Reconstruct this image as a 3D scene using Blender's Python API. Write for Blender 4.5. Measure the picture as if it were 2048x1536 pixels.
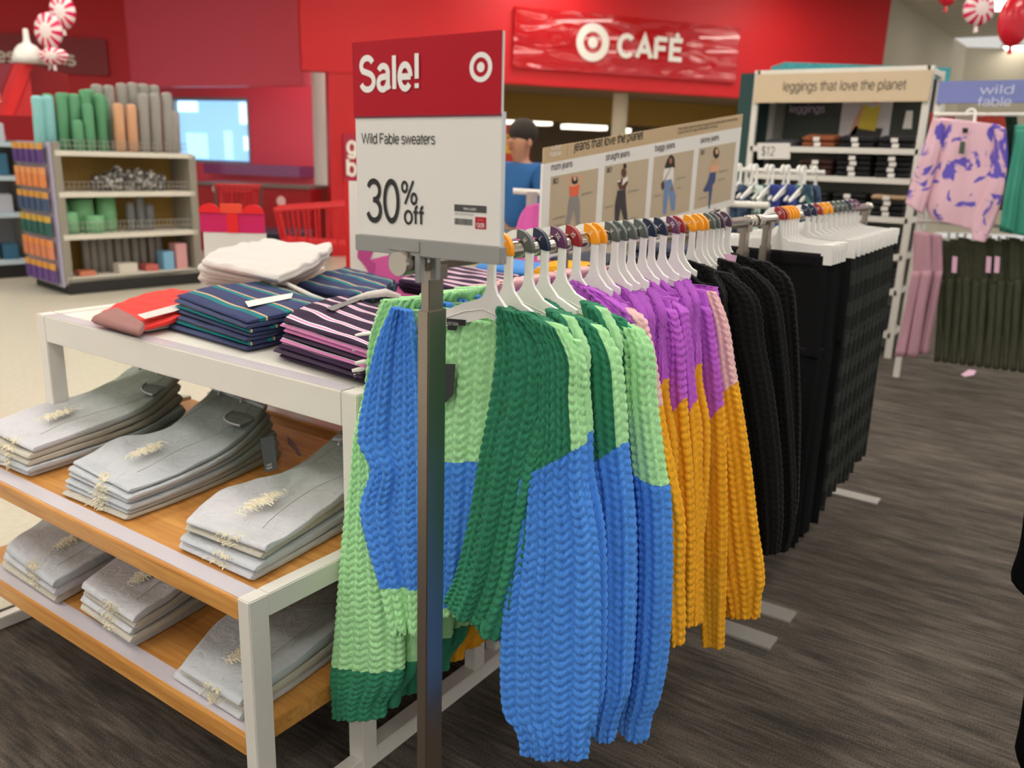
import bpy, bmesh, math, random
import numpy as np
from mathutils import Matrix, Vector

for o in list(bpy.data.objects):
    bpy.data.objects.remove(o, do_unlink=True)
SC = bpy.context.scene
COL = SC.collection
rnd = random.Random(7)
PI = math.pi

# ------------------------------------------------------------------ camera
FPX, PITCH, ROLL, YAW = 1680.65, math.radians(15.133), math.radians(1.867), math.radians(34.607)
CAM = np.array([0.0, 0.0, 1.5])
_h = np.array([math.cos(YAW), math.sin(YAW), 0]); _r = np.array([math.sin(YAW), -math.cos(YAW), 0]); _u = np.array([0, 0, 1.0])
_F = _h*math.cos(PITCH) - _u*math.sin(PITCH); _U0 = _h*math.sin(PITCH) + _u*math.cos(PITCH)
_R = _r*math.cos(ROLL) + _U0*math.sin(ROLL); _U = -_r*math.sin(ROLL) + _U0*math.cos(ROLL)
cam = bpy.data.cameras.new('camera')
cam.sensor_width = 36.0; cam.lens = 36.0*FPX/2048.0; cam.clip_end = 200
cam.dof.use_dof = True; cam.dof.focus_distance = 1.72; cam.dof.aperture_fstop = 3.4
camo = bpy.data.objects.new('camera', cam); COL.objects.link(camo)
camo.matrix_world = Matrix(((_R[0], _U[0], -_F[0], CAM[0]), (_R[1], _U[1], -_F[1], CAM[1]), (_R[2], _U[2], -_F[2], CAM[2]), (0, 0, 0, 1)))
SC.camera = camo
SC.view_settings.view_transform = 'Standard'; SC.view_settings.look = 'None'
SC.view_settings.gamma = 1.0; SC.view_settings.use_curve_mapping = False
SC.view_settings.exposure = 0.2
# ------------------------------------------------------------------ world: soft store light from the open hall around
w = bpy.data.worlds.new('store_ambience'); SC.world = w; w.use_nodes = True
w.node_tree.nodes['Background'].inputs[0].default_value = (1.0, 0.965, 0.91, 1)
w.node_tree.nodes['Background'].inputs[1].default_value = 0.6
PANEL_POWER = 27.0      # emission of the ceiling light panels

# ------------------------------------------------------------------ measuring helpers (photo point -> point on a real plane)
def ray(x, y): return _R*(x-1024)/FPX - _U*(y-768)/FPX + _F
def onz(x, y, z): d = ray(x, y); return CAM + d*(z-1.5)/d[2]
def onx(x, y, X): d = ray(x, y); return CAM + d*X/d[0]
def ony(x, y, Y): d = ray(x, y); return CAM + d*Y/d[1]
def dep(x, y, d): return CAM + ray(x, y)*d
def onpl(x, y, p0, ang):
    n = np.array([-math.sin(ang), math.cos(ang), 0]); d = ray(x, y)
    return CAM + d*((np.array(p0)-CAM)@n)/(d@n)

# ------------------------------------------------------------------ object helpers
def lin(c):
    c = c/255.0
    return c/12.92 if c <= 0.04045 else ((c+0.055)/1.055)**2.4
def rgb(r, g, b): return (lin(r), lin(g), lin(b), 1)
def tag(o, label=None, cat=None, group=None, kind=None):
    if label: o['label'] = label
    if cat: o['category'] = cat
    if group: o['group'] = group
    if kind: o['kind'] = kind
    return o
def empty(name, loc, label=None, cat=None, group=None, rz=0.0):
    o = bpy.data.objects.new(name, None); COL.objects.link(o); o.empty_display_size = 0.05
    o.location = loc; o.rotation_euler = (0, 0, rz)
    return tag(o, label, cat, group)
def put(o, parent):
    if parent is not None:
        o.parent = parent
        o.matrix_parent_inverse = world_of(parent).inverted()      # children are built in world coordinates
    return o
def world_of(o):
    m = o.matrix_basis.copy()
    return world_of(o.parent) @ o.matrix_parent_inverse @ m if o.parent else m
def mesh(name, verts, faces, mats, parent=None, smooth=False, mi=None, uv=None, local=False):
    me = bpy.data.meshes.new(name)
    if isinstance(faces, np.ndarray) and len(faces):
        nf, k = faces.shape
        me.vertices.add(len(verts)); me.vertices.foreach_set('co', np.asarray(verts, np.float32).ravel())
        me.loops.add(nf*k); me.loops.foreach_set('vertex_index', faces.astype(np.int32).ravel())
        me.polygons.add(nf); me.polygons.foreach_set('loop_start', np.arange(0, nf*k, k, dtype=np.int32))
        me.polygons.foreach_set('loop_total', np.full(nf, k, np.int32))
        me.update(calc_edges=True)
    else:
        me.from_pydata([tuple(map(float, v)) for v in verts], [], [tuple(int(i) for i in f) for f in faces])
    if not isinstance(mats, (list, tuple)): mats = [mats]
    for m in mats: me.materials.append(m)
    if mi is not None: me.polygons.foreach_set('material_index', np.asarray(mi, np.int32))
    if smooth: me.polygons.foreach_set('use_smooth', np.ones(len(me.polygons), bool))
    if uv is not None:
        ul = me.uv_layers.new(name='UVMap'); li = np.zeros(len(me.loops), np.int32); me.loops.foreach_get('vertex_index', li)
        ul.data.foreach_set('uv', np.asarray(uv, np.float32)[li].ravel())
    me.validate(); me.update()
    o = bpy.data.objects.new(name, me); COL.objects.link(o)
    if parent is not None:
        if local: o.parent = parent
        else: put(o, parent)
    return o
class MB:
    def __init__(s): s.v = []; s.f = []
    def add(s, v, f):
        n = len(s.v); s.v += [tuple(map(float, p)) for p in v]; s.f += [tuple(i+n for i in q) for q in f]; return s
    def box(s, x0, x1, y0, y1, z0, z1):
        return s.add([(x0,y0,z0),(x1,y0,z0),(x1,y1,z0),(x0,y1,z0),(x0,y0,z1),(x1,y0,z1),(x1,y1,z1),(x0,y1,z1)],
                     [(0,3,2,1),(4,5,6,7),(0,1,5,4),(1,2,6,5),(2,3,7,6),(3,0,4,7)])
    def hexa(s, p8): return s.add(p8, [(0,3,2,1),(4,5,6,7),(0,1,5,4),(1,2,6,5),(2,3,7,6),(3,0,4,7)])
    def prism(s, poly, vec):
        n = len(poly); a = [np.array(p, float) for p in poly]; b = [p+np.array(vec, float) for p in a]
        return s.add(a+b, [tuple(range(n-1, -1, -1)), tuple(range(n, 2*n))]+[(i, (i+1) % n, n+(i+1) % n, n+i) for i in range(n)])
    def tube(s, pts, r, seg=10, cap=True):
        pts = [np.array(p, float) for p in pts]; n = len(pts); rs = r if hasattr(r, '__len__') else [r]*n
        base = len(s.v); ref = None; V = []
        for i, p in enumerate(pts):
            t = pts[min(i+1, n-1)]-pts[max(i-1, 0)]; t = t/(np.linalg.norm(t)+1e-9)
            if ref is None: ref = np.array([0, 0, 1.0]) if abs(t[2]) < .9 else np.array([1.0, 0, 0])
            a = np.cross(t, ref); a /= np.linalg.norm(a)+1e-9; b = np.cross(a, t); ref = b
            for k in range(seg):
                q = 2*PI*k/seg; V.append(p+rs[i]*(a*math.cos(q)+b*math.sin(q)))
        F = []
        for i in range(n-1):
            for k in range(seg):
                F.append((i*seg+k, i*seg+(k+1) % seg, (i+1)*seg+(k+1) % seg, (i+1)*seg+k))
        if cap: F += [tuple(range(seg-1, -1, -1)), tuple((n-1)*seg+k for k in range(seg))]
        return s.add(V, F)
    def lathe(s, prof, c, seg=20, axis=2):
        V = []; F = []; c = np.array(c, float)
        for (r, h) in prof:
            for k in range(seg):
                q = 2*PI*k/seg; d = np.zeros(3); d[(axis+1) % 3] = r*math.cos(q); d[(axis+2) % 3] = r*math.sin(q); d[axis] = h; V.append(c+d)
        for i in range(len(prof)-1):
            for k in range(seg): F.append((i*seg+k, i*seg+(k+1) % seg, (i+1)*seg+(k+1) % seg, (i+1)*seg+k))
        F += [tuple(range(seg-1, -1, -1)), tuple((len(prof)-1)*seg+k for k in range(seg))]
        return s.add(V, F)
    def build(s, name, mat, parent=None, bevel=0.0, smooth=False, bseg=2):
        o = mesh(name, s.v, s.f, mat, parent, smooth)
        if bevel:
            bm = bmesh.new(); bm.from_mesh(o.data)
            ed = [e for e in bm.edges if len(e.link_faces) == 2 and e.calc_face_angle(0) > 0.6]
            bmesh.ops.bevel(bm, geom=ed, offset=bevel, segments=bseg, affect='EDGES', clamp_overlap=True)
            bm.to_mesh(o.data); bm.free()
            for p in o.data.polygons: p.use_smooth = False
        return o
def bx(name, x0, x1, y0, y1, z0, z1, mat, parent=None, bevel=0.002):
    return MB().box(x0, x1, y0, y1, z0, z1).build(name, mat, parent, bevel)
def obox(c, ax, ay, hx, hy, z0, z1):
    """box footprint: centre c, half sizes hx (along unit ax) and hy (along unit ay)"""
    c = np.array(c[:2], float); ax = np.array(ax); ay = np.array(ay); P = []
    for z in (z0, z1):
        for sx, sy in ((-1, -1), (1, -1), (1, 1), (-1, 1)):
            q = c+ax*hx*sx+ay*hy*sy; P.append((q[0], q[1], z))
    return P
def dup(root, dx=(0, 0, 0), rz=0.0, **kw):
    def rec(o, par):
        c = o.copy(); COL.objects.link(c)
        if par is not None: c.parent = par; c.matrix_parent_inverse = o.matrix_parent_inverse.copy()
        for ch in [x for x in ALLCH.get(o.name, [])]: rec(ch, c)
        return c
    ALLCH = {}
    for o in bpy.data.objects:
        if o.parent: ALLCH.setdefault(o.parent.name, []).append(o)
    r = rec(root, None); r.location = Vector(root.location)+Vector(dx); r.rotation_euler = (root.rotation_euler[0], root.rotation_euler[1], root.rotation_euler[2]+rz)
    tag(r, **kw); return r
NTH = ['first', 'second', 'third', 'fourth', 'fifth', 'sixth', 'seventh', 'eighth', 'ninth', 'tenth', 'eleventh', 'twelfth', 'thirteenth', 'fourteenth', 'fifteenth', 'sixteenth', 'seventeenth', 'eighteenth', 'nineteenth', 'twentieth', 'twenty-first', 'twenty-second', 'twenty-third', 'twenty-fourth', 'twenty-fifth', 'twenty-sixth']

# ------------------------------------------------------------------ materials
MATS = {}
def M(name, col, rough=0.5, metal=0.0, bump=0.0, bscale=60.0, var=0.0, vscale=6.0, spec=0.5, emit=None, estr=0.0, sheen=0.0, coat=0.0, trans=0.0, stretch=None, aniso=0.0):
    if name in MATS: return MATS[name]
    m = bpy.data.materials.new(name); m.use_nodes = True; nt = m.node_tree; b = nt.nodes['Principled BSDF']
    b.inputs['Base Color'].default_value = col; b.inputs['Roughness'].default_value = rough; b.inputs['Metallic'].default_value = metal
    b.inputs['Specular IOR Level'].default_value = spec
    if sheen: b.inputs['Sheen Weight'].default_value = sheen
    if coat: b.inputs['Coat Weight'].default_value = coat
    if trans: b.inputs['Transmission Weight'].default_value = trans
    if emit: b.inputs['Emission Color'].default_value = emit; b.inputs['Emission Strength'].default_value = estr
    if bump or var:
        tc = nt.nodes.new('ShaderNodeTexCoord'); src = tc.outputs['Object']
        if stretch:
            mp = nt.nodes.new('ShaderNodeMapping'); mp.inputs['Scale'].default_value = stretch; nt.links.new(src, mp.inputs[0]); src = mp.outputs[0]
    if var:
        n = nt.nodes.new('ShaderNodeTexNoise'); n.inputs['Scale'].default_value = vscale; n.inputs['Detail'].default_value = 4; nt.links.new(src, n.inputs['Vector'])
        mx = nt.nodes.new('ShaderNodeMix'); mx.data_type = 'RGBA'
        lo = [max(0, c*(1-var)) for c in col[:3]]+[1]; hi = [min(1, c*(1+var)) for c in col[:3]]+[1]
        mx.inputs[6].default_value = lo; mx.inputs[7].default_value = hi
        mr = nt.nodes.new('ShaderNodeMapRange'); mr.inputs[1].default_value = .3; mr.inputs[2].default_value = .7
        nt.links.new(n.outputs[0], mr.inputs[0]); nt.links.new(mr.outputs[0], mx.inputs[0]); nt.links.new(mx.outputs[2], b.inputs['Base Color'])
    if bump:
        n2 = nt.nodes.new('ShaderNodeTexNoise'); n2.inputs['Scale'].default_value = bscale; n2.inputs['Detail'].default_value = 3; nt.links.new(src, n2.inputs['Vector'])
        bp = nt.nodes.new('ShaderNodeBump'); bp.inputs['Strength'].default_value = bump; bp.inputs['Distance'].default_value = 0.002
        nt.links.new(n2.outputs[0], bp.inputs['Height']); nt.links.new(bp.outputs[0], b.inputs['Normal'])
    MATS[name] = m; return m
def knit_mat(name, col):
    """yarn: thin plies along the slanted stitch legs (uv is counted in ribs and stitches)"""
    m = bpy.data.materials.new(name); m.use_nodes = True; nt = m.node_tree; b = nt.nodes['Principled BSDF']; L = nt.links
    b.inputs['Roughness'].default_value = 0.85; b.inputs['Specular IOR Level'].default_value = 0.25; b.inputs['Sheen Weight'].default_value = 0.04
    uv = nt.nodes.new('ShaderNodeUVMap'); sp = nt.nodes.new('ShaderNodeSeparateXYZ'); L.new(uv.outputs[0], sp.inputs[0])
    def mth(op, a, bb=None):
        n = nt.nodes.new('ShaderNodeMath'); n.operation = op
        for i, x in enumerate((a, bb)):
            if x is None: continue
            if isinstance(x, (int, float)): n.inputs[i].default_value = x
            else: L.new(x, n.inputs[i])
        return n.outputs[0]
    a = mth('ABSOLUTE', mth('SUBTRACT', mth('MULTIPLY', mth('FRACT', sp.outputs[0]), 2.0), 1.0))
    q = mth('SUBTRACT', mth('MULTIPLY', a, 3.2), mth('MULTIPLY', sp.outputs[1], 0.9))
    st = mth('SINE', mth('MULTIPLY', q, 2*PI*1.7))
    tc = nt.nodes.new('ShaderNodeTexCoord'); nz = nt.nodes.new('ShaderNodeTexNoise'); nz.inputs['Scale'].default_value = 900; nz.inputs['Detail'].default_value = 2; L.new(tc.outputs['Object'], nz.inputs['Vector'])
    n2 = nt.nodes.new('ShaderNodeTexNoise'); n2.inputs['Scale'].default_value = 45; n2.inputs['Detail'].default_value = 3; L.new(tc.outputs['Object'], n2.inputs['Vector'])
    h = mth('ADD', mth('MULTIPLY', st, 0.5), mth('MULTIPLY', nz.outputs[0], 1.2))
    bp = nt.nodes.new('ShaderNodeBump'); bp.inputs['Strength'].default_value = 0.55; bp.inputs['Distance'].default_value = 0.0012
    L.new(h, bp.inputs['Height']); L.new(bp.outputs[0], b.inputs['Normal'])
    mx = nt.nodes.new('ShaderNodeMix'); mx.data_type = 'RGBA'; mx.inputs[6].default_value = [c*0.82 for c in col[:3]]+[1]; mx.inputs[7].default_value = [min(1, c*1.12) for c in col[:3]]+[1]
    L.new(n2.outputs[0], mx.inputs[0]); L.new(mx.outputs[2], b.inputs['Base Color'])
    MATS[name] = m; return m

white_paint = M('white_painted_metal', rgb(226, 222, 214), 0.35, bump=0.05, bscale=90, var=0.02)
steel = M('brushed_nickel_steel', rgb(168, 157, 145), 0.36, 1.0, bump=0.06, bscale=300, stretch=(1, 60, 1))
steel_rail = M('satin_steel_rail', rgb(196, 188, 178), 0.22, 1.0, bump=0.03, bscale=200, stretch=(1, 40, 40))
plastic_white = M('white_hanger_plastic', rgb(240, 238, 234), 0.35, spec=0.5)
grey_plastic = M('grey_plastic', rgb(146, 146, 143), 0.45)
paper_white = M('white_sign_card', rgb(226, 222, 217), 0.4)
sale_red = M('sale_red_print', rgb(176, 0, 30), 0.45, spec=.25)
ink = M('black_ink', rgb(30, 28, 28), 0.6)
black_cloth = M('black_cloth', rgb(10, 10, 12), 0.95, bump=0.25, bscale=300, spec=0.1)
plate_steel = M('satin_foot_plate', rgb(176, 172, 166), 0.42, 0.55)
# ------------------------------------------------------------------ lettering: a plain grotesque drawn from strokes
def _a(cx, cy, rx, ry, a0, a1, n=None):
    n = n or max(4, int(abs(a1-a0)/15)); return [(cx+rx*math.cos(math.radians(a0+(a1-a0)*i/n)), cy+ry*math.sin(math.radians(a0+(a1-a0)*i/n))) for i in range(n+1)]
X_ = .51
_o = [_a(.25, .255, .19, .255, 0, 360, 28)]
_arch = lambda x0, x1: _a((x0+x1)/2, .33, (x1-x0)/2, .18, 180, 0)+[(x1, 0)]
GL_ = {
 'a': (.50, [_a(.245, .37, .165, .14, 160, 0)+[(.41, .09), (.45, 0)], [(.41, .30), (.3, .275)]+_a(.22, .135, .15, .135, 90, 300)+[(.36, .06), (.41, .16)]]),
 'b': (.50, [[(.07, 0), (.07, .72)], _a(.25, .255, .185, .255, 0, 360, 28)]), 'd': (.50, [[(.43, 0), (.43, .72)], _a(.25, .255, .185, .255, 0, 360, 28)]),
 'p': (.50, [[(.07, -.2), (.07, .51)], _a(.25, .255, .185, .255, 0, 360, 28)]), 'g': (.50, [[(.43, .51), (.43, -.03)]+_a(.25, -.03, .18, .16, 0, -160), _a(.25, .255, .185, .255, 0, 360, 28)]),
 'c': (.46, [_a(.25, .255, .19, .255, 48, 312)]), 'e': (.48, [[(.05, .255), (.435, .255)]+_a(.245, .255, .19, .255, 0, 322)]), 'o': (.50, _o),
 'f': (.28, [_a(.25, .59, .125, .13, 95, 180)+[(.125, 0)], [(.01, .475), (.26, .475)]]), 't': (.28, [[(.125, .64), (.125, .1)]+_a(.225, .1, .1, .1, 180, 275), [(.01, .475), (.25, .475)]]),
 'h': (.48, [[(.07, 0), (.07, .72)], _arch(.07, .41)]), 'n': (.48, [[(.07, 0), (.07, .51)], _arch(.07, .41)]), 'm': (.74, [[(.07, 0), (.07, .51)], _arch(.07, .37), _arch(.37, .67)]), 'r': (.31, [[(.07, 0), (.07, .51)], _a(.26, .30, .19, .21, 180, 88)]),
 'u': (.48, [[(.41, 0), (.41, .51)], [(.07, .51), (.07, .18)]+_a(.24, .18, .17, .18, 180, 360)]), 'l': (.20, [[(.1, 0), (.1, .72)]]), 'i': (.20, [[(.1, 0), (.1, .51)], [(.1, .62), (.1, .72)]]), 'j': (.21, [[(.11, .51), (.11, -.1)]+_a(.02, -.1, .09, .09, 0, -80), [(.11, .62), (.11, .72)]]),
 'k': (.46, [[(.07, 0), (.07, .72)], [(.41, .51), (.09, .2)], [(.2, .31), (.42, 0)]]), 's': (.45, [_a(.225, .375, .165, .135, 25, 215)+_a(.225, .138, .17, .138, 75, -160)]),
 'v': (.44, [[(.03, .51), (.22, .03), (.41, .51)]]), 'w': (.66, [[(.03, .51), (.18, .03), (.33, .49), (.48, .03), (.63, .51)]]), 'x': (.44, [[(.03, .51), (.41, 0)], [(.41, .51), (.03, 0)]]), 'y': (.44, [[(.03, .51), (.22, .03)], [(.41, .51), (.2, -.08), (.14, -.17), (.04, -.18)]]), 'z': (.42, [[(.05, .475), (.37, .475), (.05, .035), (.38, .035)]]),
 'W': (.92, [[(.03, .72), (.24, .03), (.46, .70), (.68, .03), (.89, .72)]]), 'F': (.54, [[(.09, 0), (.09, .72)], [(.09, .685), (.52, .685)], [(.09, .365), (.47, .365)]]), 'B': (.60, [[(.09, 0), (.09, .72)], [(.09, .685), (.32, .685)]+_a(.32, .53, .17, .155, 90, -90)+[(.09, .375)], [(.3, .375)]+_a(.33, .205, .2, .17, 90, -90)+[(.09, .035)]]),
 'C': (.66, [_a(.34, .36, .28, .335, 42, 318)]), 'I': (.24, [[(.12, 0), (.12, .72)]]), 'A': (.62, [[(.03, 0), (.31, .70), (.59, 0)], [(.13, .235), (.49, .235)]]), 'H': (.64, [[(.09, 0), (.09, .72)], [(.55, 0), (.55, .72)], [(.09, .375), (.55, .375)]]), 'L': (.50, [[(.09, .72), (.09, .035), (.48, .035)]]),
 'E': (.56, [[(.53, .685), (.09, .685), (.09, .035), (.54, .035)], [(.09, .37), (.49, .37)]]), 'É': (.56, [[(.53, .685), (.09, .685), (.09, .035), (.54, .035)], [(.09, .37), (.49, .37)], [(.25, .79), (.37, .9)]]), 'R': (.62, [[(.09, 0), (.09, .72)], [(.09, .685), (.33, .685)]+_a(.33, .525, .19, .16, 90, -90)+[(.09, .365)], [(.34, .365), (.56, 0)]]),
 'S': (.60, [_a(.30, .535, .215, .17, 22, 222)+_a(.30, .19, .235, .18, 68, -162)]), 'M': (.76, [[(.09, 0), (.09, .70), (.38, .06), (.67, .70), (.67, 0)]]), 'X': (.6, [[(.04, .72), (.56, 0)], [(.56, .72), (.04, 0)]]),
 '0': (.54, [_a(.27, .36, .205, .335, 0, 360, 36)]), '1': (.54, [[(.12, .58), (.3, .68), (.3, 0)]]), '2': (.54, [_a(.27, .5, .2, .19, 165, -25)+[(.07, .04), (.48, .04)]]), '3': (.54, [_a(.265, .53, .185, .16, 160, -80)+[(.24, .37)], [(.24, .375)]+_a(.265, .19, .205, .18, 85, -165)]), '5': (.54, [[(.45, .685), (.13, .685), (.09, .36)]+_a(.27, .22, .2, .2, 130, -155)]), '4': (.54, [[(.5, .2), (.05, .2), (.36, .68), (.36, 0)]]), '6': (.54, [_a(.27, .22, .2, .2, 0, 360, 28), [(.07, .22), (.1, .5), (.27, .68), (.44, .6)]]), '9': (.54, [_a(.27, .48, .2, .2, 0, 360, 28), [(.47, .48), (.44, .2), (.27, .02), (.1, .1)]]),
 '%': (.86, [_a(.2, .53, .125, .155, 0, 360, 24), _a(.66, .17, .125, .155, 0, 360, 24), [(.22, -.01), (.64, .73)]]), '!': (.26, [[(.13, .2), (.13, .73)], [(.13, 0), (.13, .1)]]), '.': (.2, [[(.1, 0), (.1, .09)]]), '-': (.3, [[(.04, .27), (.26, .27)]]), '/': (.3, [[(.02, -.02), (.28, .74)]]), '$': (.54, [_a(.27, .52, .19, .16, 30, 222)+_a(.27, .2, .2, .17, 68, -160), [(.27, -.07), (.27, .78)]]), ' ': (.24, []),
}
_TC = {}
def glyphs(s, bold=0.0, align='LEFT'):
    k = (s, bold, align)
    if k in _TC: return _TC[k]
    hw = .042+bold*.9; V = []; F = []; x = 0.0; zi = 0.0
    for ch in s:
        w_, st = GL_.get(ch, GL_['o'])
        parts = []
        for p in st:                                   # split strokes at sharp turns so that no stroke overlaps itself
            p = [q for i, q in enumerate(p) if i == 0 or abs(q[0]-p[i-1][0])+abs(q[1]-p[i-1][1]) > 1e-6]; cur = [p[0]]
            for i in range(1, len(p)-1):
                cur.append(p[i]); d0 = np.subtract(p[i], p[i-1]); d1 = np.subtract(p[i+1], p[i]); l0, l1 = np.linalg.norm(d0), np.linalg.norm(d1)
                if d0@d1 < .65*l0*l1 and min(l0, l1) < .2: parts.append(cur); cur = [p[i]]
            cur.append(p[-1]); parts.append(cur)
        for p in parts:
            p = np.array(p, float)+np.array([x, 0]); n = len(p); closed = np.linalg.norm(p[0]-p[-1]) < 1e-6 and n > 4
            if closed: p = p[:-1]; n -= 1
            base = len(V)
            zi += .003
            for i in range(n):
                a = p[i-1] if (i > 0 or closed) else None; b = p[(i+1) % n] if (i < n-1 or closed) else None
                d0 = (p[i]-a)/(np.linalg.norm(p[i]-a)+1e-9) if a is not None else None; d1 = (b-p[i])/(np.linalg.norm(b-p[i])+1e-9) if b is not None else None
                d0 = d1 if d0 is None else d0; d1 = d0 if d1 is None else d1
                t = d0+d1; L_ = np.linalg.norm(t); t = t/L_ if L_ > 1e-6 else d0; nn = np.array([-t[1], t[0]]); m = min(2.4, 1/max(.3, abs(nn@np.array([-d0[1], d0[0]]))))
                V += [(*(p[i]+nn*hw*m), zi % .03), (*(p[i]-nn*hw*m), zi % .03)]
            for i in range(n if closed else n-1):
                j = (i+1) % n; F.append((base+2*i, base+2*i+1, base+2*j+1, base+2*j))
        x += w_+bold*1.2
    V = np.array(V).reshape(-1, 3)
    if align == 'CENTER' and len(V): V[:, 0] -= (V[:, 0].min()+V[:, 0].max())/2
    _TC[k] = (V, F); return _TC[k]
def text(s, org, ex, ey, h, mat, parent, name='lettering', bold=0.0, align='LEFT', sx=1.0, off=0.0006, width=None):
    """flat printed words: org = baseline start, ex / ey = unit vectors along the words and up, h = capital height"""
    V, F = glyphs(s, bold, align)
    if not len(V): return None
    ex = np.array(ex, float); ey = np.array(ey, float); nn = np.cross(ex, ey); k = h/0.72
    if width:
        x0, x1 = V[:, 0].min(), V[:, 0].max(); sx = width/((x1-x0)*k)
        if align == 'LEFT': org = np.array(org, float)-ex*x0*k*sx
    P = np.array(org, float)+V[:, :1]*k*sx*ex+V[:, 1:2]*k*ey+nn*(off+V[:, 2:3]*min(k, .1))
    return mesh(name, P, F, mat, parent)
def flat(name, pts2, org, ex, ey, mat, parent, off=0.0004, thick=None):
    """flat print shape in the sign's own plane"""
    ex = np.array(ex, float); ey = np.array(ey, float); nn = np.cross(ex, ey); o = np.array(org, float)+nn*off
    P = [o+ex*a+ey*b for a, b in pts2]
    return mesh(name, P, [tuple(range(len(P)))], mat, parent)
def disc2(cx, cy, rx, ry=None, n=40):
    ry = ry or rx
    return [(cx+rx*math.cos(2*PI*i/n), cy+ry*math.sin(2*PI*i/n)) for i in range(n)]
def ring(name, cx, cy, r0, r1, org, ex, ey, mat, parent, off=0.0006, n=48):
    ex = np.array(ex, float); ey = np.array(ey, float); nn = np.cross(ex, ey); o = np.array(org, float)+nn*off; P = []; F = []
    for i in range(n):
        q = 2*PI*i/n
        for r in (r0, r1): P.append(o+ex*(cx+r*math.cos(q))+ey*(cy+r*math.sin(q)))
    for i in range(n):
        j = (i+1) % n; F.append((2*i, 2*i+1, 2*j+1, 2*j))
    return mesh(name, P, F, mat, parent)
# ------------------------------------------------------------------ cloth and knit surfaces
def cr(P, n):
    """smooth resampling of a row list P (k, ...) to n rows, evenly by length"""
    P = np.asarray(P, float); k = len(P)
    if k == 2:
        t = np.linspace(0, 1, n).reshape((n,)+(1,)*(P.ndim-1)); return P[0]*(1-t)+P[1]*t
    E = np.concatenate([2*P[:1]-P[1:2], P, 2*P[-1:]-P[-2:-1]])
    cl = P.reshape(k, -1); L = np.r_[0, np.cumsum(np.linalg.norm(np.diff(cl, axis=0), axis=1)+1e-9)]
    s = np.interp(np.linspace(0, L[-1], n), L, np.arange(k)); i = np.clip(s.astype(int), 0, k-2); t = (s-i).reshape((n,)+(1,)*(P.ndim-1))
    a, b, c, d = E[i], E[i+1], E[i+2], E[i+3]
    return .5*((2*b)+(-a+c)*t+(2*a-5*b+4*c-d)*t*t+(-a+3*b-3*c+d)*t**3)
def sn(P, scale, seed):
    """cheap smooth noise in [-1, 1]"""
    r = np.random.RandomState(seed); out = 0
    for i in range(5):
        d = r.normal(size=3); d /= np.linalg.norm(d); out = out+np.sin((P@d)*scale*(0.6+1.3*r.rand())+r.rand()*6.28)
    return out/5*1.4
def knit_h(u, v):
    c = np.floor(u); a = np.abs(2*(u-c)-1); q = v+.95*a+.5*(c % 2)+.08*np.sin(c*7.3+v*.37); f = q-np.floor(q)
    w = .36+.08*np.sin(PI*f)
    leg = np.sqrt(np.clip(1-((a-.42-.10*(f-.5))/w)**2, 0, 1))*(.5+.5*np.sin(PI*f)**.7)
    g = (v+.5+.5*(c % 2)) % 1.0
    gap = np.where(a > .72, .34*np.sin(PI*g)*np.clip((a-.72)/.2, 0, 1), 0)
    return np.maximum(leg, gap)
RIB, STI = 0.033, 0.0175
def grid_faces(nv, nu):
    i = np.arange((nv-1)*(nu-1)); r, c = i//(nu-1), i % (nu-1); a = r*nu+c
    return np.stack([a, a+1, a+nu+1, a+nu], 1)
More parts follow.
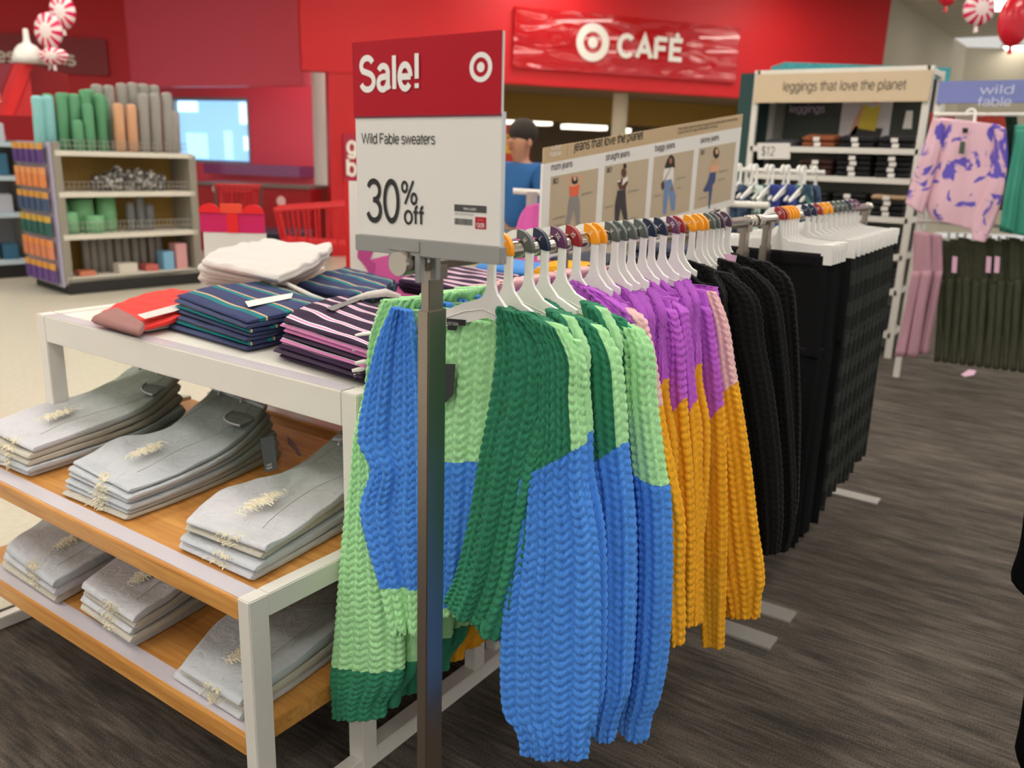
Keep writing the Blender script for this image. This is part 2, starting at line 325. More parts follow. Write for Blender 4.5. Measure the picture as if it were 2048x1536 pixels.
def loft(rows, b, N, nu, nv, power=.75, ribs=None, amp=0.0085, fold=0.0, folds=3, seed=1, hem=True, rib=RIB, sti=STI, openend=True):
    """closed sleeve/panel: rows (k,2,3) left/right edge points, b (k) half thickness, N unit vector to the front"""
    rows = np.asarray(rows, float); k = len(rows); b = np.full(k, b) if np.isscalar(b) else np.asarray(b, float)
    G = cr(np.concatenate([rows, np.repeat(b[:, None, None], 3, 2)*np.ones((k, 1, 3))], 1), nv)
    Lp, Rp, B = G[:, 0], G[:, 1], np.maximum(G[:, 2, :1], .002)
    Cn = (Lp+Rp)/2; A = (Rp-Lp)/2; N = np.array(N, float)
    td = -PI/2+np.linspace(0, 2*PI, 721); am = np.linalg.norm(A, axis=1).mean(); bm_ = B.mean()        # seam at the back, even steps round the section
    xd = am*np.sign(np.cos(td))*np.abs(np.cos(td))**power; yd = bm_*np.sign(np.sin(td))*np.abs(np.sin(td))**power
    sd_ = np.r_[0, np.cumsum(np.hypot(np.diff(xd), np.diff(yd)))]; th = np.interp(np.linspace(0, sd_[-1], nu), sd_, td)
    ct = np.sign(np.cos(th))*np.abs(np.cos(th))**power; st = np.sign(np.sin(th))*np.abs(np.sin(th))**power
    P = Cn[:, None]+A[:, None]*ct[None, :, None]+N*(B*st[None, :])[:, :, None]
    vv = np.linspace(0, 1, nv)[:, None]
    if fold:
        x = ct[None, :]; ph = np.random.RandomState(seed).rand(3)*6.28
        F = fold*(np.sin(x*PI*folds/2+ph[0]+.8*vv)+.5*np.sin(x*PI*folds*1.1+ph[1]-1.5*vv))*(.35+.65*vv)
        P = P+N*F[:, :, None]
    du = np.linalg.norm(np.diff(P, axis=1), axis=2); cu = np.concatenate([np.zeros((nv, 1)), np.cumsum(du, 1)], 1)
    per = np.median(cu[:, -1]); nr = ribs or max(3, int(round(per/rib)))
    u = cu/cu[:, -1:]*nr
    dv = np.linalg.norm(np.diff(Cn, axis=0), axis=1); v = (np.r_[0, np.cumsum(dv)]/sti)[:, None]*np.ones((1, nu))
    if amp:
        gu = np.gradient(P, axis=1); gv = np.gradient(P, axis=0); nn = np.cross(gv, gu); nn /= np.linalg.norm(nn, axis=2, keepdims=True)+1e-9
        mid = P.mean(1, keepdims=True)
        if np.sum(nn*(P-mid)) < 0: nn = -nn
        taper = np.ones((nv, 1))
        P = P+nn*(amp*(knit_h(u, v)-.35)*taper)[:, :, None]
    uv = np.stack([u, v], 2)
    t = np.repeat(ct[None, :], nv, 0); fr = np.repeat(st[None, :], nv, 0); V01 = np.repeat(vv, nu, 1)
    if openend:                                      # turn the hem inside
        c = Cn[-1]; dirv = Cn[-1]-Cn[-2]; dirv /= np.linalg.norm(dirv)
        r1 = c+(P[-1]-c)*.86+dirv*.001; r2 = c+(P[-1]-c)*.7-dirv*.03
        r3 = c+(P[-1]-c)*.02-dirv*.035
        P = np.concatenate([P, r1[None], r2[None], r3[None]]); uv = np.concatenate([uv, uv[-1:], uv[-1:], uv[-1:]])
        t = np.concatenate([t]+[t[-1:]]*3); fr = np.concatenate([fr]+[fr[-1:]]*3); V01 = np.concatenate([V01]+[V01[-1:]]*3)
    c0 = Cn[0]; P = np.concatenate([(c0+(P[0]-c0)*.02)[None], P]); uv = np.concatenate([uv[:1], uv]); t = np.concatenate([t[:1], t]); fr = np.concatenate([fr[:1], fr]); V01 = np.concatenate([V01[:1], V01])
    nv2 = len(P); F = grid_faces(nv2, nu)
    fm = lambda q: q.reshape(-1)[F].mean(1)
    return P.reshape(-1, 3), F, uv.reshape(-1, 2), fm(t), fm(V01), fm(fr)
def pxrows(rows, X):
    return np.array([[onx(a, b, X), onx(c, d, X)] for a, b, c, d in rows])
def thin(rows, b, X):
    """narrow traced rows so that the outline including its thickness matches"""
    rows = rows.copy(); k = len(rows); b = np.full(k, b) if np.isscalar(b) else np.asarray(b)
    for i in range(k):
        c = rows[i].mean(0); A = (rows[i, 1]-rows[i, 0])/2; L = np.linalg.norm(A); tn = (c[1]-0)/c[0]
        L2 = math.sqrt(max((L*.35)**2, L*L-(b[i]*tn*.9)**2)); rows[i, 0] = c-A/L*L2; rows[i, 1] = c+A/L*L2
    return rows
def knit_piece(name, rows, b, mats, colfn, parent, q=1.0, fold=0.0, folds=3, seed=1, power=.75, N=(-1, 0, 0), amp=.0085, openend=True):
    rows = np.asarray(rows, float)
    w = np.linalg.norm(rows[:, 1]-rows[:, 0], axis=1).max(); bb = np.max(b); per = 2*(w+2*bb)*.95
    Ln = np.linalg.norm(np.diff(rows.mean(1), axis=0), axis=1).sum()
    nu = int(per/(RIB/10.0)*q)+1; nv = int(Ln/(STI/7.0)*q)+1
    V, F, uv, t, v, fr = loft(rows, b, N, nu, nv, power=power, fold=fold, folds=folds, seed=seed, amp=amp, openend=openend)
    mi = colfn(t, v, fr).astype(np.int32) if colfn else None
    return mesh(name, V, F, mats, parent, True, mi, uv)
def slab(name, rows, zt, zb, mats, parent, seed=1, wr=.003, q=.006, power=.35, groove=.12, mfn=None, wscale=26, lips=1):
    """folded garment lying flat: rows (k,2,2) xy outline (left/right), top heights zt and bottom heights zb per row"""
    rows = np.asarray(rows, float); k = len(rows)
    zt = np.full(k, zt) if np.isscalar(zt) else np.asarray(zt, float); zb = np.full(k, zb) if np.isscalar(zb) else np.asarray(zb, float)
    w = np.linalg.norm(rows[:, 1]-rows[:, 0], axis=1).max(); Ln = np.linalg.norm(np.diff(rows.mean(1), axis=0), axis=1).sum()
    nv = max(8, int(Ln/q)); nt = max(8, int(w/q))
    G = cr(np.concatenate([rows, np.stack([zt, zb], 1)[:, None]], 1), nv)
    Lp, Rp, ZT, ZB = G[:, 0], G[:, 1], G[:, 2, 0], G[:, 2, 1]
    # section path: bottom left -> bottom right -> right lip -> top right -> top left -> left lip
    ns = 10; e = np.linspace(-PI/2, PI/2, ns)
    tx = np.concatenate([np.linspace(-1, 1, nt)[1:-1], np.ones(ns), np.linspace(1, -1, nt)[1:-1], -np.ones(ns)])
    sd = np.concatenate([np.zeros(nt-2), np.cos(e), np.zeros(nt-2), -np.cos(e)])
    zz = np.concatenate([-np.ones(nt-2), np.sin(e), np.ones(nt-2), np.sin(e)[::-1]])
    tx = np.r_[tx, tx[0]]; sd = np.r_[sd, sd[0]]; zz = np.r_[zz, zz[0]]
    H = (ZT-ZB)/2
    # rounded front and back ends
    s = np.linspace(0, 1, nv); arc = s*Ln; er = np.clip(np.minimum(arc, Ln-arc)/np.maximum(H*1.3, 1e-4), 0, 1); er = np.sqrt(1-(1-er)**2)
    A = (Rp-Lp)/2; Cn = (Rp+Lp)/2; An = A/np.linalg.norm(A, axis=1, keepdims=True)
    lip = 1-groove*3.0*np.exp(-(zz/.22)**2)*(np.abs(sd) > .01)
    if lips == 2: lip = 1-groove*2.6*(np.exp(-((zz-.36)/.15)**2)+np.exp(-((zz+.34)/.15)**2))*(np.abs(sd) > .01)
    ind = np.maximum(0, np.linalg.norm(A, axis=1)-H*.9)
    XY = Cn[:, None]+An[:, None]*(tx[None]*ind[:, None]+sd[None]*lip[None]*(H*.9)[:, None])[:, :, None]
    Z = ((ZT+ZB)/2)[:, None]+zz[None]*(H*np.maximum(er, .12))[:, None]
    P = np.concatenate([XY, Z[:, :, None]], 2)
    wv = (sn(P*np.array([1, 1, .2]), wscale, seed)*.7+sn(P*np.array([1.3, .8, .2]), wscale*2.3, seed+5)*.45)
    amt = wr*np.clip((zz+1.0)/2, 0, 1)[None]
    P[:, :, 2] += wv*amt*np.minimum(1, er)[:, None]
    P[:, :, :2] += (sn(P, wscale*1.7, seed+9)*wr*.5*(np.abs(sd)[None] > .01))[:, :, None]*An[:, None]
    u = np.concatenate([[0], np.cumsum(np.linalg.norm(np.diff(P[nv//2], axis=0), axis=1))]); u = u-u[nt-2+ns//2]
    uv = np.stack([np.repeat(u[None], nv, 0), np.repeat((s*Ln)[:, None], len(u), 1)], 2)
    nu = len(u); F = grid_faces(nv, nu)[:, ::-1]
    V = P.reshape(-1, 3); UV = uv.reshape(-1, 2)
    # end caps
    fc = [tuple(range(nu-1)), tuple((nv-1)*nu+i for i in range(nu-2, -1, -1))]
    mi = None
    if mfn: mi = mfn(tx, s)
    o = mesh(name, V, F, mats, parent, True, mi, UV)
    bm = bmesh.new(); bm.from_mesh(o.data); bm.verts.ensure_lookup_table()
    for f in fc:
        try: bm.faces.new([bm.verts[i] for i in f]).smooth = True
        except Exception: pass
    bm.to_mesh(o.data); bm.free()
    return o
# ------------------------------------------------------------------ floor, walls, ceiling
def carpet_mat():
    m = bpy.data.materials.new('streaked_carpet_plank'); m.use_nodes = True; nt = m.node_tree; L = nt.links; b = nt.nodes['Principled BSDF']
    tc = nt.nodes.new('ShaderNodeTexCoord')
    def noise(scale, st, det=4):
        mp = nt.nodes.new('ShaderNodeMapping'); mp.inputs['Scale'].default_value = st; L.new(tc.outputs['Object'], mp.inputs[0])
        n = nt.nodes.new('ShaderNodeTexNoise'); n.inputs['Scale'].default_value = scale; n.inputs['Detail'].default_value = det; n.inputs['Roughness'].default_value = .6; L.new(mp.outputs[0], n.inputs['Vector']); return n.outputs[0]
    br = nt.nodes.new('ShaderNodeTexBrick'); mp = nt.nodes.new('ShaderNodeMapping'); mp.inputs['Rotation'].default_value = (0, 0, PI/2); L.new(tc.outputs['Object'], mp.inputs[0]); L.new(mp.outputs[0], br.inputs['Vector'])
    br.inputs['Scale'].default_value = 1.0; br.inputs['Brick Width'].default_value = 1.0; br.inputs['Row Height'].default_value = .25; br.inputs['Mortar Size'].default_value = .0; br.inputs['Color1'].default_value = (.42, .42, .42, 1); br.inputs['Color2'].default_value = (.58, .58, .58, 1)
    a = noise(5, (2.6, .5, 1)); s = noise(26, (3.4, .24, 1), 5); fine = noise(420, (1, .45, 1), 3)
    def mth(op, x, y):
        n = nt.nodes.new('ShaderNodeMath'); n.operation = op
        for i, q in enumerate((x, y)):
            if isinstance(q, (int, float)): n.inputs[i].default_value = q
            else: L.new(q, n.inputs[i])
        return n.outputs[0]
    t = mth('ADD', mth('MULTIPLY', a, .42), mth('ADD', mth('MULTIPLY', s, .45), mth('MULTIPLY', fine, .58)))
    t = mth('ADD', t, mth('MULTIPLY', br.outputs[0], .12))
    cr_ = nt.nodes.new('ShaderNodeValToRGB'); e = cr_.color_ramp.elements
    e[0].position = .50; e[0].color = rgb(34, 32, 30); e[1].position = 1.0; e[1].color = rgb(128, 118, 107)
    x = e.new(.74); x.color = rgb(72, 67, 62)
    L.new(t, cr_.inputs[0]); L.new(cr_.outputs[0], b.inputs['Base Color'])
    b.inputs['Roughness'].default_value = .95; b.inputs['Specular IOR Level'].default_value = .1
    bp = nt.nodes.new('ShaderNodeBump'); bp.inputs['Strength'].default_value = .6; bp.inputs['Distance'].default_value = .003; L.new(fine, bp.inputs['Height']); L.new(bp.outputs[0], b.inputs['Normal'])
    return m
CARPET = carpet_mat()
VINYL = M('pale_vinyl_tile', rgb(206, 200, 182), .25, var=.05, vscale=30, bump=.02, bscale=40)
tag(mesh('floor', [(-6, -8, 0), (22, -8, 0), (22, 2.78, 0), (-6, 2.78, 0), (-6, -8, -.1), (22, -8, -.1), (22, 2.78, -.1), (-6, 2.78, -.1)], [(0, 1, 2, 3), (7, 6, 5, 4), (4, 5, 1, 0), (5, 6, 2, 1), (6, 7, 3, 2), (7, 4, 0, 3)], CARPET), 'dark grey streaked carpet floor under the clothing racks', kind='structure')
tag(mesh('floor', [(-6, 2.78, -.002), (22, 2.78, -.002), (22, 24, -.002), (-6, 24, -.002), (-6, 2.78, -.1), (22, 2.78, -.1), (22, 24, -.1), (-6, 24, -.1)], [(0, 1, 2, 3), (7, 6, 5, 4), (4, 5, 1, 0), (5, 6, 2, 1), (6, 7, 3, 2), (7, 4, 0, 3)], VINYL), 'pale vinyl aisle floor beyond the folding table', kind='structure')
CEILZ = 4.35
ceil_m = M('off_white_ceiling_tile', rgb(196, 188, 170), .9, bump=.1, bscale=20)
ceil_o = tag(MB().box(-6, 22, -8, 24, CEILZ, CEILZ+.1).build('ceiling', ceil_m), 'off-white suspended store ceiling', kind='structure')
tile_m = M('ceiling_grid_bar', rgb(212, 206, 192), .7)
for i in range(24):                                   # ceiling grid seen at the upper right
    x = 8.0+i*.6
    MB().box(x, x+.025, -4, 6.5, CEILZ-.012, CEILZ+.004).build('grid_bar', tile_m, ceil_o)
RED = M('store_red_paint', rgb(206, 10, 22), .55, bump=.05, bscale=12)
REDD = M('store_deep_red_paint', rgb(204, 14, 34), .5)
RED_DAYLIT = M('store_rose_red_paint', rgb(240, 88, 112), .45)  # store red with the entrance daylight painted in as a rose tint
BEIGE = M('beige_wall_paint', rgb(190, 180, 158), .7)
BROWN = M('brown_soffit_paint', rgb(108, 84, 52), .6)
YEL = M('mustard_soffit_paint', rgb(150, 116, 36), .6)
AC = math.radians(-35.5)
pC = dep(1000, 165, 12.5); dC = np.array([math.cos(AC), math.sin(AC), 0]); nC = np.array([-dC[1], dC[0], 0])   # nC points away from the camera
if nC@_h < 0: nC = -nC
ZC = pC[2]
def wall_slab(name, a, b, z0, z1, back, mat, label):
    a = np.array(a, float); b = np.array(b, float); d = b-a; d[2] = 0; d /= np.linalg.norm(d); n = np.array([-d[1], d[0], 0])
    if n@_h < 0: n = -n
    P = []
    for z in (z0, z1):
        for q in (a, b, b+n*back, a+n*back): P.append((q[0], q[1], z))
    o = MB().hexa(P).build(name, mat); return tag(o, label, kind='structure')
c0 = onpl(604, 165, pC, AC); c1 = onpl(1765, 130, pC, AC)
wall_slab('wall_cafe', c0, c1, ZC, CEILZ, .25, RED, 'bright red bulkhead wall above the cafe opening')
b0 = dep(604, 165, 13.9); b1 = dep(262, 172, 15.6)
wall_slab('wall_entrance', b1, b0, ZC-.03, CEILZ, .25, RED_DAYLIT, 'rose red bulkhead wall lit by daylight at the entrance')
a1 = dep(-260, 150, 14.6)
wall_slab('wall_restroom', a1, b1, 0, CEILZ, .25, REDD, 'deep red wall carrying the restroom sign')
rb = [dep(262, 300, 18.2), dep(640, 300, 16.4)]
nB = np.array([_h[0], _h[1], 0])
# window wall set back under the bulkhead
wa, wb = dep(150, 300, 18.6), dep(700, 300, 16.2); dW = wb-wa; dW[2] = 0; dW /= np.linalg.norm(dW); AW = math.atan2(dW[1], dW[0])
def zpx(x, y): return onpl(x, y, wa, AW)
wl, wr_ = zpx(350, 260), zpx(498, 260); zt, zb_ = zpx(420, 198)[2], zpx(420, 323)[2]
wall_slab('wall_window', wa, wl, 0, 3.4, .2, RED_DAYLIT, 'rose red wall left of the entrance window')
wall_slab('wall_window', wr_, wb, 0, 3.4, .2, RED_DAYLIT, 'rose red wall right of the entrance window')
wall_slab('wall_window', wl, wr_, 0, zb_, .2, RED_DAYLIT, 'rose red wall under the entrance window')
wall_slab('wall_window', wl, wr_, zt, 3.4, .2, RED_DAYLIT, 'rose red wall over the entrance window')
SKYW = M('daylit_street_glass', rgb(150, 196, 232), .2, emit=rgb(140, 195, 240), estr=1.1)
nW = np.array([-dW[1], dW[0], 0]);  nW = nW if nW@_h > 0 else -nW
win = empty('window_1', tuple((wl+wr_)/2*np.array([1, 1, 0])+np.array([0, 0, zb_])), 'large daylit entrance window in the rose red wall'); tag(win, kind='structure')
def wq(name, p, q, z0, z1, off, th, mat, par):
    P = []
    for z in (z0, z1):
        for r in (p+nW*off, q+nW*off, q+nW*(off+th), p+nW*(off+th)): P.append((r[0], r[1], z))
    return MB().hexa(P).build(name, mat, par)
sky_pale = M('pale_daylight_glass', rgb(215, 240, 245), .2, emit=rgb(205, 240, 250), estr=1.5)
dL = wr_-wl
wq('pane', wl, wr_, zb_, zt, .12, .01, SKYW, win)
for i, (f0, f1, g0, g1, mm) in enumerate([(0, .28, .8, .96, sky_pale), (.84, 1, .62, .95, sky_pale), (.1, .38, .05, .45, M('hazy_street_daylight', rgb(175, 215, 240), .2, emit=rgb(160, 210, 245), estr=1.35)), (.62, .72, .05, .5, M('hazy_street_daylight', rgb(175, 215, 240))), (.88, 1, .2, .42, sky_pale)]):
    wq('pane', wl+dL*f0, wl+dL*f1, zb_+(zt-zb_)*g0, zb_+(zt-zb_)*g1, .105, .01, mm, win)
MET = M('window_frame_metal', rgb(150, 160, 170), .4)
for f in (0, 1): wq('frame', wl+dL*(f-.01), wl+dL*(f+.01), zb_, zt, -.02, .14, MET, win)
for z in (zb_, zt): wq('frame', wl, wr_, z-.03, z+.03, -.02, .14, MET, win)
# sill ledge and white column
s0, s1 = zpx(440, 330), zpx(628, 338)
led = wq('trim_1', s0, s1, s0[2]-.16, s0[2]+.05, -.5, .5, M('lilac_reflecting_ledge', rgb(150, 86, 140), .15), None); tag(led, 'lilac ledge below the rose red wall', kind='structure')
colp = dep(641, 260, 13.95)
tag(MB().lathe([(.12, 0), (.12, 3.2)], (colp[0], colp[1], 0), 18).build('trim_2', M('white_column_paint', rgb(225, 222, 218), .5), smooth=False), 'white round column beside the red wall', kind='structure')
rp = onpl(680, 300, pC, AC)
wall_slab('wall_cafe', onpl(660, 300, pC, AC)+nC*.02, onpl(745, 300, pC, AC)+nC*.02, 0, ZC, .3, M('store_bright_red_paint', rgb(196, 16, 24), .5), 'red wall pier between column and cafe opening')
# cafe interior
def cz(x, y, back): return onpl(x, y, pC+nC*back, AC)
k0, k1 = cz(640, 240, 7), cz(2100, 240, 7)
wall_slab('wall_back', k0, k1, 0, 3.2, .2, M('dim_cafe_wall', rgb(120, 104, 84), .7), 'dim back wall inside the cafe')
P = []
for z in (ZC+.02, ZC+.1):
    for q in (c0+dC*1.6+nC*.26, c1+nC*.26, c1+nC*7.2, c0+dC*1.6+nC*7.2): P.append((q[0], q[1], z))
tag(MB().hexa(P).build('ceiling', M('brown_cafe_ceiling', rgb(128, 106, 80), .6)), 'brown dropped ceiling inside the cafe', kind='structure')
y0, y1 = onpl(870, 200, pC+nC*2.2, AC), onpl(1700, 225, pC+nC*2.2, AC)
P = []
for z in (ZC-.42, ZC+.02):
    for q in (y0, y1, y1+nC*.3, y0+nC*.3): P.append((q[0], q[1], z))
tag(MB().hexa(P).build('trim_3', YEL), 'mustard soffit band hanging inside the cafe', kind='structure')
lp = onpl(1240, 220, pC+nC*.6, AC)
tag(MB().box(lp[0]-.09, lp[0]+.09, lp[1]-.09, lp[1]+.09, 0, ZC).build('trim_4', M('cream_pillar', rgb(205, 195, 170), .6)), 'cream square pillar in the cafe opening', kind='structure')
GLOW = M('fluorescent_diffuser', rgb(255, 250, 235), .5, emit=rgb(255, 246, 225), estr=2.2)
for i, (xa, xb, y) in enumerate([(1005, 1105, 243), (1135, 1215, 254), (1238, 1262, 262)]):
    p, q = onpl(xa, y, pC+nC*4.2, AC), onpl(xb, y, pC+nC*4.2, AC)
    z = p[2]; P = []
    for zz in (z-.03, z+.06):
        for r in (p, q, q+nC*.35, p+nC*.35): P.append((r[0], r[1], zz))
    l = MB().hexa(P).build('cafe_light', GLOW); tag(l, ['long glowing fluorescent light beside the sale sign', 'second glowing fluorescent light inside the cafe', 'small glowing light beside the cream pillar'][i], 'light')
# beige side wall and far wall
d0 = c1; d1 = dep(1932, 110, 20.0); d2 = dep(2400, 130, 20.0)
wall_slab('wall_side', d0, d1, 0, CEILZ, .2, BEIGE, 'beige side wall right of the red bulkhead')
wall_slab('wall_far', d1, d2, 0, CEILZ, .2, BEIGE, 'beige far wall under the ceiling')
# ------------------------------------------------------------------ ceiling light panels
PAN = M('light_panel_diffuser', rgb(255, 252, 245), .5, emit=(1.0, .955, .88, 1), estr=PANEL_POWER)
PAN2 = M('far_light_panel_diffuser', rgb(255, 252, 245), .5, emit=(1.0, .955, .88, 1), estr=4.0)
FRM = M('light_panel_frame', rgb(225, 222, 215), .5)
spots = []
for X in (-3.4, -.6, 2.2, 5.0, 7.8, 10.6, 13.4):
    for Y in (-3.6, -1.0, 1.6, 4.2, 6.8, 9.4, 12.0): spots.append((X, Y, .6, .15))  # last rows, out of view, added to brighten the left walls
seen = [onz(2000, 12, CEILZ-.05), onz(2052, 62, CEILZ-.05), onz(2040, 99, CEILZ-.05)]
for p in seen: spots.append((p[0], p[1], .6, .3))
def inside(x, y):   # in front of the red walls
    return (np.array([x, y, 0])-pC)@nC < -.6 and x*_h[0]+y*_h[1] < 13
k = 0
for (x, y, hx, hy) in spots:
    if not inside(x, y) and k < 35 and (x, y, hx, hy) not in spots[-3:]: continue
    e = empty('ceiling_light', (x, y, CEILZ), 'white rectangular light panel set in the store ceiling', 'light', 'ceiling light panels')
    MB().box(x-hx, x+hx, y-hy, y+hy, CEILZ-.035, CEILZ-.02).build('diffuser', PAN if hy < .2 else PAN2, e)
    f = MB()
    f.box(x-hx-.04, x+hx+.04, y-hy-.04, y-hy, CEILZ-.045, CEILZ); f.box(x-hx-.04, x+hx+.04, y+hy, y+hy+.04, CEILZ-.045, CEILZ)
    f.box(x-hx-.04, x-hx, y-hy, y+hy, CEILZ-.045, CEILZ); f.box(x+hx, x+hx+.04, y-hy, y+hy, CEILZ-.045, CEILZ)
    f.build('frame', FRM, e); k += 1
# ------------------------------------------------------------------ garment racks
RY, RZ, RR = .885, 1.335, .0165
def rack(x0, x1, label, feet, post_at):
    e = empty('garment_rack', ((x0+x1)/2, RY, 0), label, 'rack')
    MB().tube([(x0+.02, RY, RZ), (x1-.02, RY, RZ)], RR, 24).build('rail', steel_rail, e, smooth=True)
    for x, s in ((x0, 1), (x1, -1)):
        cp = MB().lathe([(.001, -.004), (.0185, -.004), (.0195, 0), (.0195, .018), (.0175, .021), (.0155, .022), (.0155, .027), (.0175, .028), (.0185, .031), (.0185, .045), (.0165, .046)], (0, 0, 0), 32, 0)
        V = [(x+s*v[0], RY+v[1], RZ+v[2]) for v in cp.v]
        mesh('end_cap', V, cp.f, steel_rail, e, False)
    for x in post_at:
        MB().box(x-.0185, x+.0185, RY-.0095, RY+.0095, 1.17, RZ-.008).build('post_inner_tube', steel, e, .002)
        MB().box(x-.0235, x+.0235, RY-.012, RY+.012, 0.008, 1.255).build('post', steel, e, .002)
        MB().box(x-.021, x+.021, RY-.016, RY+.016, RZ-.03, RZ-.006).build('rail_bracket', steel, e, .002)
        MB().box(x-.043, x+.043, RY-.235, RY+.235, 0.0, .012).build('foot_plate', plate_steel, e, .002)
    return e
rack(.966, 2.53, 'brushed steel garment rack holding the chunky cardigans', 1, (1.045, 2.478))
rack(2.56, 4.02, 'brushed steel garment rack holding the black and plaid trousers', 1, (2.68, 3.97))

# ------------------------------------------------------------------ sale sign
def sale_sign():
    X = .985
    tl, tr, ml, mr, bl, br = [onx(*p, X) for p in ((700, 88), (994, 58), (709, 229), (999, 219), (716, 466), (1004, 490))]
    e = empty('sale_sign', (X, .85, RZ+.01), 'white and red card reading Sale! Wild Fable sweaters 30% off above the rail', 'sign')
    ex = tr-tl; ex /= np.linalg.norm(ex); w = np.linalg.norm(tr-tl)
    ex = np.array([0, -1.0, 0]); ey = np.array([0, 0, 1.0]); ex = np.array([0, -.9995, .012]); ey = np.array([0, .012, .9995])
    org = np.array([X, .992, 1.372]); W, H, HR = .284, .288, .108       # lower left corner
    nn = np.cross(ex, ey)      # towards the camera (-X)
    def blk(name, a0, a1, b0, b1, d0, d1, mat, bev=.0006):
        P = [org+ex*a+ey*b+nn*d for b in (b0, b1) for a, d in ((a0, d0), (a1, d0), (a1, d1), (a0, d1))]
        return MB().hexa(P).build(name, mat, e, bev)
    blk('sign_card', 0, W, 0, H, -.003, 0, paper_white)
    blk('red_header', -.002, W-.002, H-HR, H+.001, .0002, .0014, sale_red)
    clear = M('clear_acrylic_sleeve', rgb(205, 208, 212), .12, spec=.6)
    blk('acrylic_sleeve_edge', W, W+.004, -.02, H-HR+.004, -.004, .002, clear)
    blk('acrylic_sleeve_edge', 0, W, H-HR-.0015, H-HR+.001, .0014, .0022, M('sleeve_lip', rgb(120, 20, 45), .2))
    blk('sign_channel', -.001, W+.0045, -.026, -.001, -.011, .006, grey_plastic, .001)
    o2 = org+nn*.0014; o1 = org+nn*.0002
    wh = M('white_print', rgb(240, 236, 232), .4)
    text('Sale!', o2+ex*.014+ey*(H-.069), ex, ey, .047, wh, e, bold=.03, width=.121)
    ring('bullseye_ring', W-.037, H-.045, .0128, .0196, o2, ex, ey, wh, e); flat('bullseye_dot', disc2(W-.037, H-.045, .0066), o2, ex, ey, wh, e, .0006)
    text('Wild Fable sweaters', o1+ex*.0135+ey*.1405, ex, ey, .0152, ink, e, width=.150, bold=.001)
    text('30', o1+ex*.0215+ey*.0225, ex, ey, .064, ink, e, bold=.006, width=.071)
    text('%', o1+ex*.0955+ey*.052, ex, ey, .034, ink, e, bold=.006, width=.033)
    text('off', o1+ex*.1005+ey*.0225, ex, ey, .0265, ink, e, bold=.014, width=.0405)
    flat('label_bar', [(.2, .0455), (.259, .0455), (.259, .0555), (.2, .0555)], o1, ex, ey, M('dark_grey_print', rgb(70, 68, 68), .6), e)
    text('Home Location', o1+ex*.2175+ey*.0482, ex, ey, .004, wh, e, width=.0235, off=.0009)
    text('120-W-5300-005-36-004', o1+ex*.2005+ey*.0405, ex, ey, .0028, M('grey_print', rgb(110, 108, 106), .6), e, width=.036)
    x = .2005; bars = random.Random(3)
    while x < .2345:
        w_ = bars.choice((.0005, .0009, .0013)); flat('barcode_bar', [(x, .0265), (x+w_, .0265), (x+w_, .0355), (x, .0355)], o1, ex, ey, ink, e); x += w_+bars.choice((.0006, .001))
    flat('date_box', [(.239, .0225), (.2588, .0225), (.2588, .0395), (.239, .0395)], o1, ex, ey, sale_red, e)
    text('12/25', o1+ex*.2415+ey*.025, ex, ey, .0058, wh, e, width=.0148, bold=.02, off=.0009); text('12/19 to', o1+ex*.243+ey*.0335, ex, ey, .0032, M('pink_print', rgb(225, 150, 155), .5), e, width=.012, off=.0009)
    # clip that grips the rail
    for d in (0, .042):
        f = MB()
        f.box(X-.001+d*.9-.006, X+.012+d*.9-.006, RY-.031, RY-.0165-.004, RZ-.028, RZ+.034)
        f.build('rail_clip_jaw', grey_plastic, e, .001)
    MB().box(X-.007, X+.006, RY+.021, RY+.034, RZ-.012, RZ+.02).build('rail_clip_jaw', grey_plastic, e, .001)
    MB().box(X-.008, X+.047, RY-.031, RY+.034, RZ+.0185, RZ+.0355).build('rail_clip', grey_plastic, e, .001)
sale_sign()

# ------------------------------------------------------------------ hangers
SIZES = {'M': rgb(84, 92, 88), 'L': rgb(24, 38, 66), 'XXL': rgb(98, 50, 88), 'XS': rgb(150, 34, 36), 'S': rgb(240, 155, 12), 'XL': rgb(76, 52, 72)}
CLIPM = {k: M('size_clip_'+k, v, .4) for k, v in SIZES.items()}
wprint = M('white_size_print', rgb(225, 225, 222), .5)
def arc2(r, a0, a1, n, c=(0, 0)): return [(c[0]+r*math.cos(math.radians(a0+(a1-a0)*i/n)), c[1]+r*math.sin(math.radians(a0+(a1-a0)*i/n))) for i in range(n+1)]
HC = (-.0015, .0015)
def ring_pts(a0, a1, r0, r1, n): return arc2(r1, a0, a1, n, HC), arc2(r0, a0, a1, n, HC)
def hanger_outline(k=1.0):
    out = arc2(.0345, 205, 0, 22, HC); inn = arc2(.0195, 0, 205, 22, HC)
    o = out+[(.033, -.03), (.034, -.05), (.04, -.066), (.06, -.087), (.06+.06*k, -.087-.026*k), (.06+.11*k, -.087-.049*k), (.06+.115*k, -.093-.052*k), (.06+.11*k, -.1-.052*k), (.06+.06*k, -.113-.027*k), (.06, -.121), (.022, -.108), (-.015, -.121), (-.09, -.142), (-.165, -.165), (-.172, -.16), (-.168, -.152), (-.09, -.115), (-.03, -.088), (-.005, -.081), (.008, -.074), (.0155, -.062), (.018, -.045), (.018, -.02)]+inn
    return o
